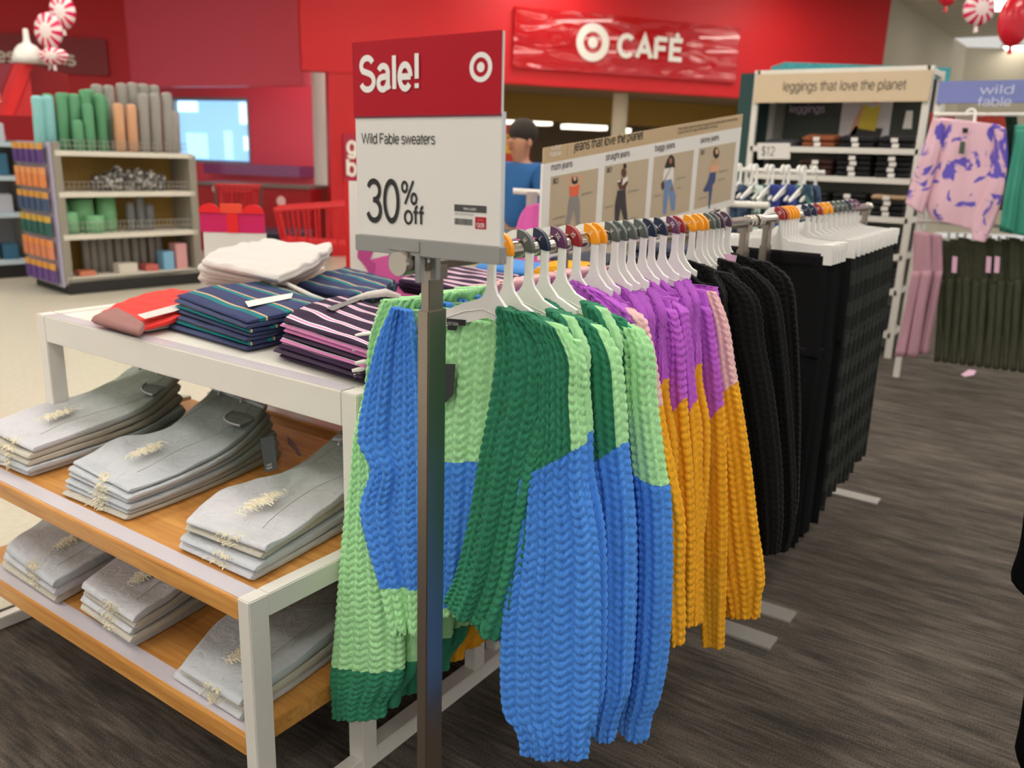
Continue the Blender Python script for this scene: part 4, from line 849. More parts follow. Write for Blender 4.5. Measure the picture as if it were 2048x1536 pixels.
def jeans_stack(where_, base, tops, rows_top, rows_bot, n, seed, topname, tie=False, hangtag=None, group='folded light jeans', lower=False):
    """tops: z of the pile top per row; rows: photo outline (left, right) from the folded knee end to the waistband"""
    k = len(rows_top); rt = np.array([[onz(a, b, z)[:2], onz(c, d, z)[:2]] for (a, b, c, d), z in zip(rows_top, tops)])
    rb_ = np.array([[onz(a, b, base)[:2], onz(c, d, base)[:2]] for (a, b, c, d) in rows_bot]); rb_ = cr(rb_, k)
    tops = np.array(tops); r = random.Random(seed); out = []
    for i in range(n):
        f0, f1 = i/n, (i+1)/n; g = (f0+f1)/2
        rows = rb_*(1-g)+rt*g; jx, jy = r.uniform(-.014, .008), r.uniform(-.009, .009)
        if i == n-1: jx = jy = 0
        rows = rows+np.array([jx, jy]); c = rows.mean(1, keepdims=True); rows = c+(rows-c)*(1+r.uniform(-.03, .02))
        zb = base+(tops-base)*f0+(.0026 if i else .0006); zt = base+(tops-base)*f1
        p0 = rows[0].mean(0)
        pos = topname if i == n-1 else ('lowest of %s' % where_ if i == 0 else '%s from the bottom of %s' % (NTH[i], where_))
        e = empty('folded_jeans', (p0[0], p0[1], zb[0]), 'pale distressed folded jeans, '+pos if i < n-1 else topname, 'jeans', group)
        dm = DEN[r.randrange(3)] if i < n-1 else DEN[seed % 2]
        slab('denim_body', rows, zt, zb, dm, e, seed*17+i, wr=.0062 if i == n-1 else .003, q=.0105 if i < n-1 else .006, groove=.36, lips=2, wscale=15)
        ax = rows[-1].mean(0)-rows[0].mean(0); ax = np.r_[ax/np.linalg.norm(ax), 0]; ay = np.r_[rows[0, 1]-rows[0, 0], 0]; wd = np.linalg.norm(ay); ay = ay/wd
        # frayed rip hanging over the folded edge of every pair
        mid = rows[0, 0]*.42+rows[0, 1]*.58; fray_patch(e, np.r_[mid, 0]+ax*.012-0*ay, ay, ax, .03, .02, 70, seed*31+i, zt[0]-.006)
        if i == n-1:
            s1 = cr(rt, 21); zz = cr(tops[:, None, None]*np.ones((k, 1, 1)), 21)[:, 0, 0]
            q = 6; pm = s1[q].mean(0)*.6+s1[q, 1]*.4; fray_patch(e, np.r_[s1[5, 0]*.45+s1[5, 1]*.55, 0], ax, ay, .05, .024, 150, seed*7, zz[5]+.003)
            # long side seam
            MB().tube([np.r_[s1[j, 0]*.22+s1[j, 1]*.78, zz[j]+.0012] for j in range(2, 19)], .0009, 5).build('seam', seam_m, e)
            if not lower:
                wb = MB()
                wl_ = [s1[19, 0], s1[19, 1], s1[20, 1], s1[20, 0]]
                a, b = s1[18], s1[20]; za = zz[19]
                V = [np.r_[a[0], za+.001], np.r_[a[1], za-.004], np.r_[b[1], za-.006], np.r_[b[0], za-.003]]
                n_ = 9; band = MB(); 
                for j in range(n_):
                    t0, t1 = j/n_, (j+1)/n_
                    h = lambda t: .0035+.002*math.sin(t*9)
                    A0 = a[0]*(1-t0)+a[1]*t0; A1 = a[0]*(1-t1)+a[1]*t1; B0 = b[0]*(1-t0)+b[1]*t0; B1 = b[0]*(1-t1)+b[1]*t1
                    band.hexa([np.r_[A0, za-.004], np.r_[A1, za-.004], np.r_[B1, za-.008], np.r_[B0, za-.008], np.r_[A0, za+h(t0)], np.r_[A1, za+h(t1)], np.r_[B1, za+h(t1)-.003], np.r_[B0, za+h(t0)-.003]])
                w_ = band.build('waistband', DEN[1], e)
                for t in (.2, .62):
                    p = s1[17, 0]*(1-t)+s1[17, 1]*t; p2 = s1[20, 0]*(1-t)+s1[20, 1]*t
                    MB().hexa([np.r_[p-ay[:2]*.004, za], np.r_[p+ay[:2]*.004, za], np.r_[p2+ay[:2]*.004, za], np.r_[p2-ay[:2]*.004, za], np.r_[p-ay[:2]*.004, za+.0065], np.r_[p+ay[:2]*.004, za+.0065], np.r_[p2+ay[:2]*.004, za+.004], np.r_[p2-ay[:2]*.004, za+.004]]).build('belt_loop', DEN[0], w_)
                bp_ = s1[19, 0]*.93+s1[19, 1]*.07; MB().lathe([(.001, .006), (.007, .0055), (.0085, .003), (.0085, 0)], (bp_[0], bp_[1], za), 14).build('button', btn, w_)
                # curved front pocket: darker pocket bag with stitched rim
                A = s1[17, 0]*.4+s1[17, 1]*.6; B = s1[12, 0]*.03+s1[12, 1]*.97; Cc = s1[12, 0]*.5+s1[12, 1]*.5
                arc_ = [(1-t)**2*A+2*t*(1-t)*Cc+t*t*B for t in np.linspace(0, 1, 12)]
                edge = [s1[17, 0]*.04+s1[17, 1]*.96, A]
                zp = zz[15]+.0016
                poly = [np.r_[p, zp] for p in arc_]+[np.r_[s1[15, 0]*.03+s1[15, 1]*.97, zp-.001], np.r_[s1[17, 0]*.05+s1[17, 1]*.95, zp]]
                pk = MB().prism([p-np.array([0, 0, .003]) for p in poly], (0, 0, .0036)).build('pocket', pock, e)
                MB().tube([np.r_[p, zp+.002] for p in arc_], .0022, 6).build('pocket_rim', DEN[0], pk)
                MB().tube([np.r_[p-ax[:2]*.008-ay[:2]*.002, zp+.0012] for p in arc_[1:-1]], .0007, 4).build('pocket_stitching', seam_m, pk)
                fly = [np.r_[s1[j, 0]*(.82+.1*(20-j)/8)+s1[j, 1]*(.18-.1*(20-j)/8), zz[j]+.0012] for j in range(12, 19)]
                MB().tube(fly, .0009, 5).build('fly_stitching', seam_m, e)
        out.append(e)
    if hangtag:
        e = out[-1]; P = [dep(*p) for p in hangtag]
        t = MB().hexa([P[0], P[1], P[1]+np.array([.001, .001, 0]), P[0]+np.array([.001, .001, 0]), P[3], P[2], P[2]+np.array([.001, .001, 0]), P[3]+np.array([.001, .001, 0])]).build('hang_tag', tagk, e)
        ex = P[1]-P[0]; ex /= np.linalg.norm(ex); ey = P[3]-P[0]; ey /= np.linalg.norm(ey)
        text('wild', P[0]+ex*.006+ey*.014, ex, ey, .006, M('grey_label_print', rgb(170, 168, 172)), t, width=.013); text('fable', P[0]+ex*.005+ey*.006, ex, ey, .006, M('grey_label_print', rgb(170, 168, 172)), t, width=.015)
    if tie:
        P = [dep(*p) for p in tie]
        st = []
        for p in P: st.append(p)
        m = MB()
        for a, b in zip(P[:-1], P[1:]):
            u = np.array([0, 0, .012]); m.hexa([a-u, b-u, b-u+np.array([.002, .002, 0]), a-u+np.array([.002, .002, 0]), a+u, b+u, b+u+np.array([.002, .002, 0]), a+u+np.array([.002, .002, 0])])
        m.build('belt_tie', strap_m, out[max(0, n//2)])
    return out
G1 = 'folded jeans on the upper wood shelf'; G2 = 'folded jeans on the lower wood shelf'
jeans_stack('the leftmost upper-shelf jeans pile', LZ1+.002, [.69, .694, .705, .735, .762], [(-30, 850, 67, 897), (60, 812, 150, 868), (134, 797, 222, 842), (205, 775, 305, 800), (289, 717, 366, 739)], [(-36, 925, 54, 961), (130, 850, 230, 905), (275, 760, 376, 856)], 5, 2, 'top jeans of the leftmost pile on the upper wood shelf, curved pocket showing', group=G1)
jeans_stack('the middle upper-shelf jeans pile', LZ1+.002, [.682, .684, .69, .71, .745, .765], [(144, 920, 259, 981), (190, 897, 330, 955), (235, 872, 396, 926), (330, 858, 470, 884), (400, 803, 515, 838), (440, 763, 534, 803)], [(128, 991, 259, 1043), (250, 930, 410, 985), (430, 805, 572, 915)], 6, 3, 'top jeans of the middle upper pile, button and torn knee showing', tie=[(575, 880, 2.55), (590, 895, 2.55), (603, 918, 2.55)], hangtag=[(530, 945, 2.06), (555, 938, 2.06), (548, 872, 2.1), (520, 877, 2.1)], group=G1)
jeans_stack('the upper corner pile', LZ1+.002, [.68, .682, .69, .72, .75], [(373, 1038, 538, 1095), (430, 985, 600, 1050), (500, 962, 670, 1000), (600, 935, 760, 940), (692, 858, 790, 888)], [(356, 1096, 500, 1163), (470, 1015, 650, 1085), (650, 900, 800, 1000)], 4, 4, 'top jeans of the upper pile next to the white corner post, knee torn', group=G1)
jeans_stack('the leftmost lower-shelf jeans pile', LZ2+.002, [.37, .372, .378, .39], [(10, 1092, 105, 1168), (80, 1040, 200, 1118), (170, 985, 290, 1060), (270, 930, 380, 1000)], [(2, 1140, 115, 1212), (120, 1050, 240, 1140), (270, 950, 390, 1060)], 3, 5, 'top grey jeans of the leftmost pile on the lower wood shelf', group=G2, lower=True)
jeans_stack('the middle lower-shelf jeans pile', LZ2+.002, [.385, .386, .392, .4], [(162, 1170, 268, 1240), (235, 1110, 350, 1180), (320, 1050, 430, 1115), (420, 985, 520, 1050)], [(168, 1228, 268, 1298), (280, 1130, 400, 1225), (430, 1010, 540, 1130)], 5, 6, 'top beige jeans of the middle pile on the lower wood shelf', group=G2, lower=True)
low3 = jeans_stack('the lower corner pile', LZ2+.002, [.345, .35, .365, .38], [(362, 1335, 478, 1408), (440, 1235, 590, 1330), (540, 1170, 680, 1255), (640, 1110, 760, 1180)], [(342, 1350, 484, 1440), (480, 1240, 620, 1350), (640, 1120, 780, 1230)], 3, 7, 'top jeans seen through the white end frame on the lower shelf', group=G2, lower=True)
P = [onz(*p, .372) for p in ((653, 1222), (690, 1207), (700, 1223), (668, 1238))]
MB().prism(P, (0, 0, .001)).build('hang_tag', tagk, low3[-1])

# ------------------------------------------------------------------ folded shirts on the tall table
def stripes(name, base, stops, period, rough=.85, axis=1, off=0.0):
    """dyed stripes across the folded shirt: stops = [(position 0..1, colour)] repeated every period metres"""
    m = bpy.data.materials.new(name); m.use_nodes = True; nt = m.node_tree; L = nt.links; bs = nt.nodes['Principled BSDF']
    uv = nt.nodes.new('ShaderNodeUVMap'); sp = nt.nodes.new('ShaderNodeSeparateXYZ'); L.new(uv.outputs[0], sp.inputs[0])
    a = nt.nodes.new('ShaderNodeMath'); a.operation = 'MULTIPLY_ADD'; L.new(sp.outputs[axis], a.inputs[0]); a.inputs[1].default_value = 1/period; a.inputs[2].default_value = off+10
    f = nt.nodes.new('ShaderNodeMath'); f.operation = 'FRACT'; L.new(a.outputs[0], f.inputs[0])
    c = nt.nodes.new('ShaderNodeValToRGB'); c.color_ramp.interpolation = 'CONSTANT'; e = c.color_ramp.elements; e[0].position = 0; e[0].color = base; e[1].position = stops[0][0]; e[1].color = stops[0][1]
    for p, col in stops[1:]: x = e.new(p); x.color = col
    L.new(f.outputs[0], c.inputs[0]); L.new(c.outputs[0], bs.inputs['Base Color']); bs.inputs['Roughness'].default_value = rough; bs.inputs['Specular IOR Level'].default_value = .2
    tc = nt.nodes.new('ShaderNodeTexCoord'); n = nt.nodes.new('ShaderNodeTexNoise'); n.inputs['Scale'].default_value = 700; L.new(tc.outputs['Object'], n.inputs['Vector'])
    bp = nt.nodes.new('ShaderNodeBump'); bp.inputs['Strength'].default_value = .12; bp.inputs['Distance'].default_value = .001; L.new(n.outputs[0], bp.inputs['Height']); L.new(bp.outputs[0], bs.inputs['Normal'])
    MATS[name] = m; return m
NAVY, TEAL, TAN = rgb(54, 62, 100), rgb(26, 116, 124), rgb(232, 182, 132)
PLUM, PINK, WHT = rgb(50, 30, 58), rgb(206, 128, 178), rgb(232, 224, 224)
NVS = stripes('navy_teal_tan_striped_cotton', NAVY, [(.56, TEAL), (.80, TAN), (.86, NAVY)], .088, off=.1)
NVS2 = stripes('navy_teal_tan_striped_cotton_shifted', NAVY, [(.56, TEAL), (.80, TAN), (.86, NAVY)], .088, off=.7)
NVP = M('navy_cotton_side', NAVY, .85, bump=.1, bscale=500)
PLS = stripes('plum_pink_white_striped_cotton', PLUM, [(.52, WHT), (.60, PINK), (.74, WHT), (.82, PLUM)], .074, off=.3)
PLS2 = stripes('plum_pink_white_striped_cotton_shifted', PLUM, [(.52, WHT), (.60, PINK), (.74, WHT), (.82, PLUM)], .074, off=.62)
PLP = M('plum_cotton', PLUM, .85, bump=.1, bscale=500)
WHC = M('white_cotton', rgb(206, 200, 196), .9, bump=.12, bscale=400)
PKC = M('blush_cotton', rgb(206, 188, 182), .9, bump=.12, bscale=400)
REDC = M('scarlet_cotton', rgb(232, 52, 44), .85, bump=.1, bscale=400); MAUV = M('mauve_brown_cotton', rgb(150, 104, 100), .85)
stick = M('white_size_sticker', rgb(232, 228, 222), .4)
def shirt_stack(where_, base, tops, rows_top, rows_bot, n, seed, mats, topname, noun, group, wr=.002, q=.009, jit=.007):
    k = len(rows_top); rt = np.array([[onz(a, b, z)[:2], onz(c, d, z)[:2]] for (a, b, c, d), z in zip(rows_top, tops)])
    rb_ = cr(np.array([[onz(a, b, base)[:2], onz(c, d, base)[:2]] for (a, b, c, d) in rows_bot]), k); tops = np.array(tops); r = random.Random(seed); out = []
    for i in range(n):
        f0, f1 = i/n, (i+1)/n; g = (f0+f1)/2; rows = rb_*(1-g)+rt*g
        if i < n-1: rows = rows+np.array([r.uniform(-jit, jit), r.uniform(-jit, jit)])
        p0 = rows.mean((0, 1)); zb = base+(tops-base)*f0+(.0022 if i else .0006); zt = base+(tops-base)*f1
        lab = topname if i == n-1 else ('%s, lowest of %s' % (noun, where_) if i == 0 else '%s, %s from the bottom of %s' % (noun, NTH[i], where_))
        e = empty('folded_shirt', (p0[0], p0[1], zb[0]), lab, 'shirt', group)
        mt = mats[min(i, len(mats)-1)] if isinstance(mats, list) else mats
        slab('cotton_body', rows, zt, zb, mt, e, seed*13+i, wr=wr*1.3 if i == n-1 else wr*.8, q=q, groove=.26, wscale=20)
        out.append(e)
    return out
TZ = UZ-.002+.004
nv_ = shirt_stack('the navy shirt pile', TZ, [1.068, 1.076, 1.08, 1.074], [(353, 588, 494, 642), (410, 572, 560, 629), (470, 565, 620, 613), (524, 562, 655, 598)], [(341, 660, 497, 704), (400, 642, 562, 688), (470, 628, 612, 668), (530, 615, 645, 650)], 7, 21, [NVP, NVS2, NVP, NVP, NVS2, NVP, NVS], 'top navy shirt with teal and tan stripes and a white size sticker', 'navy teal-striped folded shirt', 'navy striped shirts in the front pile', wr=.004)
pts = [onz(*p, 1.083) for p in ((490, 604), (555, 592), (586, 587), (583, 597), (545, 605), (497, 615))]
MB().prism([p+np.array([0, 0, .001]) for p in pts], (0, 0, .0008)).build('size_sticker', stick, nv_[-1])
cl = onz(625, 600, 1.10); MB().tube([onz(520, 556, 1.078), onz(575, 568, 1.083), onz(620, 590, 1.08), onz(655, 602, 1.074)], [.006, .007, .007, .005], 8).build('collar', WHC, nv_[-1], smooth=True)
pl_ = shirt_stack('the plum shirt pile', TZ, [1.08, 1.088, 1.092, 1.088], [(565, 638, 746, 697), (610, 612, 778, 676), (650, 598, 805, 650), (692, 590, 820, 628)], [(551, 718, 729, 772), (600, 692, 770, 748), (650, 670, 805, 716), (700, 655, 825, 690)], 8, 22, [PLP, PLP, PLS, PLS2, PLP, PLS2, PLS2, PLS], 'top plum shirt with white and pink stripes beside the mint sleeve', 'plum pink-striped folded shirt', 'plum striped shirts in the front pile', wr=.004)
MB().tube([onz(700, 600, 1.092), onz(735, 590, 1.098), onz(770, 585, 1.096), onz(800, 592, 1.09)], [.006, .01, .012, .006], 8).build('collar', WHC, pl_[-1], smooth=True)
pts = [onz(*p, 1.096) for p in ((652, 616), (730, 590), (736, 594), (665, 622))]
MB().prism(pts, (0, 0, .0008)).build('neck_tag', M('grey_swing_tag', rgb(110, 110, 110), .5), pl_[-1])
for j, (x, y, z) in enumerate(((728, 672, 1.085), (722, 700, 1.06), (728, 727, 1.04), (722, 742, 1.02), (726, 752, 1.005))):
    p = onz(x, y, z); MB().tube([p+np.array([-.012, .016, .0]), p+np.array([0, .0, .004]), p+np.array([.02, -.02, .006])], [.004, .006, .004], 8).build('price_ticket', stick, pl_[max(0, 7-j)], smooth=True)
rd = shirt_stack('the scarlet shirt pile', TZ, [1.012, 1.02, 1.028, 1.03], [(182, 634, 280, 660), (235, 605, 345, 640), (290, 585, 400, 612), (340, 572, 440, 590)], [(200, 640, 292, 664), (250, 625, 340, 655), (300, 610, 400, 635), (350, 600, 440, 615)], 2, 23, [WHC, REDC], 'scarlet folded shirt with mauve sleeve and white stripe at the table corner', 'white folded shirt under the scarlet one', 'scarlet shirt pile', wr=.004)
pts = [onz(*p, 1.034) for p in ((275, 630), (350, 610), (372, 606), (370, 616), (345, 624), (290, 638))]; MB().prism(pts, (0, 0, .001)).build('white_stripe', WHC, rd[1])
slab('sleeve', [[onz(181, 636, 1.018)[:2], onz(278, 662, 1.018)[:2]], [onz(212, 620, 1.025)[:2], onz(286, 650, 1.025)[:2]], [onz(240, 612, 1.03)[:2], onz(290, 642, 1.03)[:2]]], [1.02, 1.026, 1.03], [1.0, 1.0, 1.0], MAUV, rd[1], 91, wr=.003, q=.008)
wt = shirt_stack('the white shirt pile', TZ, [1.115, 1.135, 1.14, 1.13], [(402, 522, 560, 560), (430, 500, 610, 535), (480, 486, 650, 512), (530, 478, 668, 492)], [(408, 572, 540, 575), (450, 560, 620, 560), (500, 552, 640, 555), (540, 545, 650, 540)], 5, 24, [PKC, PKC, PKC, WHC, WHC], 'top crumpled white shirt of the white pile below the gift sign', 'blush white folded shirt', 'white shirts in the back corner pile', wr=.012, jit=.016)
shirt_stack('the navy pile behind', TZ, [1.045, 1.055, 1.06], [(592, 570, 700, 592), (640, 548, 760, 580), (690, 533, 790, 560)], [(590, 590, 700, 612), (650, 575, 760, 600), (700, 560, 800, 580)], 3, 25, NVS, 'top navy striped shirt of the small pile beside the rack post', 'navy striped folded shirt', 'navy striped shirts in the back pile', wr=.004)
shirt_stack('the plum pile behind', TZ, [1.06, 1.068, 1.07], [(795, 560, 930, 582), (850, 540, 1000, 570), (900, 530, 1040, 552)], [(800, 585, 930, 605), (870, 570, 1000, 590), (920, 555, 1040, 570)], 4, 26, PLS, 'top plum striped shirt seen behind the hanger hooks', 'plum striped folded shirt', 'plum striped shirts in the back pile', wr=.005)
# ------------------------------------------------------------------ trouser rack
plaid = None
def plaid_mat():
    m = bpy.data.materials.new('charcoal_plaid_flannel'); m.use_nodes = True; nt = m.node_tree; L = nt.links; bs = nt.nodes['Principled BSDF']
    tc = nt.nodes.new('ShaderNodeTexCoord'); sp = nt.nodes.new('ShaderNodeSeparateXYZ'); L.new(tc.outputs['Object'], sp.inputs[0]); outs = []
    for ax, per in ((1, .09), (2, .11)):
        a = nt.nodes.new('ShaderNodeMath'); a.operation = 'MULTIPLY'; L.new(sp.outputs[ax], a.inputs[0]); a.inputs[1].default_value = 2*PI/per
        s = nt.nodes.new('ShaderNodeMath'); s.operation = 'SINE'; L.new(a.outputs[0], s.inputs[0]); g = nt.nodes.new('ShaderNodeMath'); g.operation = 'GREATER_THAN'; L.new(s.outputs[0], g.inputs[0]); g.inputs[1].default_value = .1; outs.append(g.outputs[0])
    ad = nt.nodes.new('ShaderNodeMath'); ad.operation = 'ADD'; L.new(outs[0], ad.inputs[0]); L.new(outs[1], ad.inputs[1])
    c = nt.nodes.new('ShaderNodeValToRGB'); e = c.color_ramp.elements; e[0].color = rgb(24, 26, 24); e[1].color = rgb(76, 80, 73); x = e.new(.5); x.color = rgb(44, 47, 44)
    h = nt.nodes.new('ShaderNodeMath'); h.operation = 'MULTIPLY'; L.new(ad.outputs[0], h.inputs[0]); h.inputs[1].default_value = .5; L.new(h.outputs[0], c.inputs[0]); L.new(c.outputs[0], bs.inputs['Base Color']); bs.inputs['Roughness'].default_value = .95
    return m
PLAID = plaid_mat()
pink_ticket = M('pink_price_ticket', rgb(226, 180, 208), .6)
def bar_hanger(loc, w=.2):
    e = bpy.data.objects.new('clip_hanger', None); COL.objects.link(e); e.location = loc
    T = .003
    pl = arc2(.0345, 205, 0, 18, HC)+[(.033, -.03), (.036, -.055), (.06, -.068), (w, -.076), (w, -.098), (-w, -.098), (-w, -.076), (-.02, -.066), (.012, -.052), (.018, -.03)]+arc2(.0195, 0, 205, 18, HC)
    V = [(-T, -a, b) for a, b in pl]; n = len(V); V += [(T, y, z) for _, y, z in V]
    mesh('hanger_body', V, [tuple(range(n)), tuple(range(2*n-1, n-1, -1))]+[(i, n+i, n+(i+1) % n, (i+1) % n) for i in range(n)], plastic_white, e, local=True)
    for s in (-1, 1):
        c = MB(); c.box(-.009, .009, s*w*.9-.017, s*w*.9+.017, -.132, -.07)
        mesh('clip', c.v, c.f, plastic_white, e, local=True)
    return e
def trousers(loc, mat, top, bot, w0, w1, thick, label, group, seed, waist=None):
    """hanging trousers: folded flat at the waist, two legs side by side falling to open hems"""
    e = empty('trousers', loc, label, 'trousers', group); x, y, _ = loc
    r = random.Random(seed); dz = r.uniform(-.02, .02); N = (-1, 0, 0)
    zc = top-(top-bot)*.33
    def L_(rows, nm, th, sd):
        V, F, uv, t, v, fr = loft(rows, th, N, 40, 46, power=.7, amp=0, fold=.006, folds=4, seed=sd)
        V = V+np.stack([sn(V, 18, sd)*.004, np.zeros(len(V)), np.zeros(len(V))], 1)
        return mesh(nm, V, F, mat, e, True, None, uv)
    seat = np.array([[[x, y+w0, top], [x, y-w0, top]], [[x, y+w0*1.06, top-.12], [x, y-w0*1.06, top-.12]], [[x, y+w0*1.08, zc], [x, y-w0*1.08, zc]]])
    L_(seat, 'seat', thick, seed)
    for s in (-1, 1):
        c0, c1 = s*w0*.54, s*w1*.55
        L_(np.array([[[x, y+c0+w0*.53, zc+.03], [x, y+c0-w0*.53, zc+.03]], [[x, y+c0*.9+c1*.1+w0*.52, (zc+bot)/2], [x, y+c0*.9+c1*.1-w0*.52, (zc+bot)/2]], [[x, y+c1+w1*.5, bot+dz], [x, y+c1-w1*.5, bot+dz]]]), 'leg', [thick*.95, thick*.85, thick*.8], seed+s)
    V, F, uv, t, v, fr = loft(np.array([[[x, y+w0*1.01, top+.004], [x, y-w0*1.01, top+.004]], [[x, y+w0*1.02, top-.035], [x, y-w0*1.02, top-.035]]]), thick*1.1, N, 36, 5, amp=0)
    mesh('waistband', V, F, mat, e, True)
    return e
BCL = M('black_trouser_cotton', rgb(17, 17, 19), .9, bump=.2, bscale=400, spec=.2)
TR = [(2.735+i*.032, 0) for i in range(6)]+[(3.02, 1)]+[(3.10+i*.078, 2) for i in range(10)]
SZ2 = ['XS', 'XS', 'S', 'S', 'S', 'S', 'L', 'L', 'XS', 'S', 'S', 'M', 'M', 'M', 'L', 'XXL', 'XXL']
bh0 = bar_hanger((2.735, RY, RZ)); bhc = list(bh0.children)
tk = 0
for i, (x, kd) in enumerate(TR):
    if i == 0: h = bh0
    else:
        h = bh0.copy(); COL.objects.link(h)
        for c in bhc: q = c.copy(); COL.objects.link(q); q.parent = h
    yy = RY+(0.02*(i-6)/10 if kd == 2 else 0)
    h.location = (x, yy, RZ); h.rotation_euler = (0, 0, rnd.uniform(-.03, .03)); add_clip(h, SZ2[i])
    tag(h, 'white clip hanger with %s clip holding trousers, %s from the rack joint' % (CLIPN[SZ2[i]], NTH[i]), 'hanger', 'clip hangers on the trouser rack')
    nm = ('black hanging trousers, %s from the rack joint' % NTH[i]) if kd < 2 else 'dark grey plaid trousers, %s of the plaid row' % NTH[i-7]
    if i == 6: nm = 'black hanging trousers with a pink price tag in front of the plaid row'
    t = trousers((x, yy, RZ-.1), BCL if kd < 2 else PLAID, RZ-.105+(.012 if kd == 1 else 0), .245 if kd < 2 else .27, .185, .19, .013 if kd < 2 else .026, nm, 'black trousers' if kd < 2 else 'plaid trousers', 60+i)
    if i in (6, 8, 10, 12, 14):
        Y = yy-.2
        pts = {6: [(1628, 607), (1652, 610), (1668, 549), (1643, 546)], 8: [(1688, 605), (1694, 606), (1700, 551), (1688, 549)], 10: [(1706, 600), (1710, 600), (1712, 550), (1707, 549)], 12: [(1716, 598), (1724, 600), (1727, 536), (1718, 534)], 14: [(1731, 580), (1743, 582), (1743, 532), (1737, 530)]}[i]
        X = x-.03; P = [onx(*p, X) for p in pts]
        pt = quad('price_tag', P, pink_ticket, t)
        if i == 6:
            ex = P[1]-P[0]; ex /= np.linalg.norm(ex); ey = P[3]-P[0]; H_ = np.linalg.norm(ey); ey /= H_
            for u, s in ((.74, 'BCI'), (.5, '4'), (.06, '$25.00')): text(s, P[0]+ex*.008+ey*H_*u, ex, ey, .006, ink, pt)
            b_ = .008
            while b_ < .03: flat('barcode_bar', [(b_, H_*.18), (b_+.001, H_*.18), (b_+.001, H_*.3), (b_, H_*.3)], P[0], ex, ey, ink, pt); b_ += .0022
            MB().tube([P[3]*.5+P[2]*.5, onx(1664, 520, X), onx(1658, 500, X)], .0006, 4).build('tag_string', ink, t)
    if i == 4:
        P = [onx(*p, x-.05) for p in ((1580, 665), (1596, 660), (1603, 611), (1580, 609))]; quad('hang_tag', P, M('dark_green_hang_tag', rgb(24, 60, 48), .6), t)

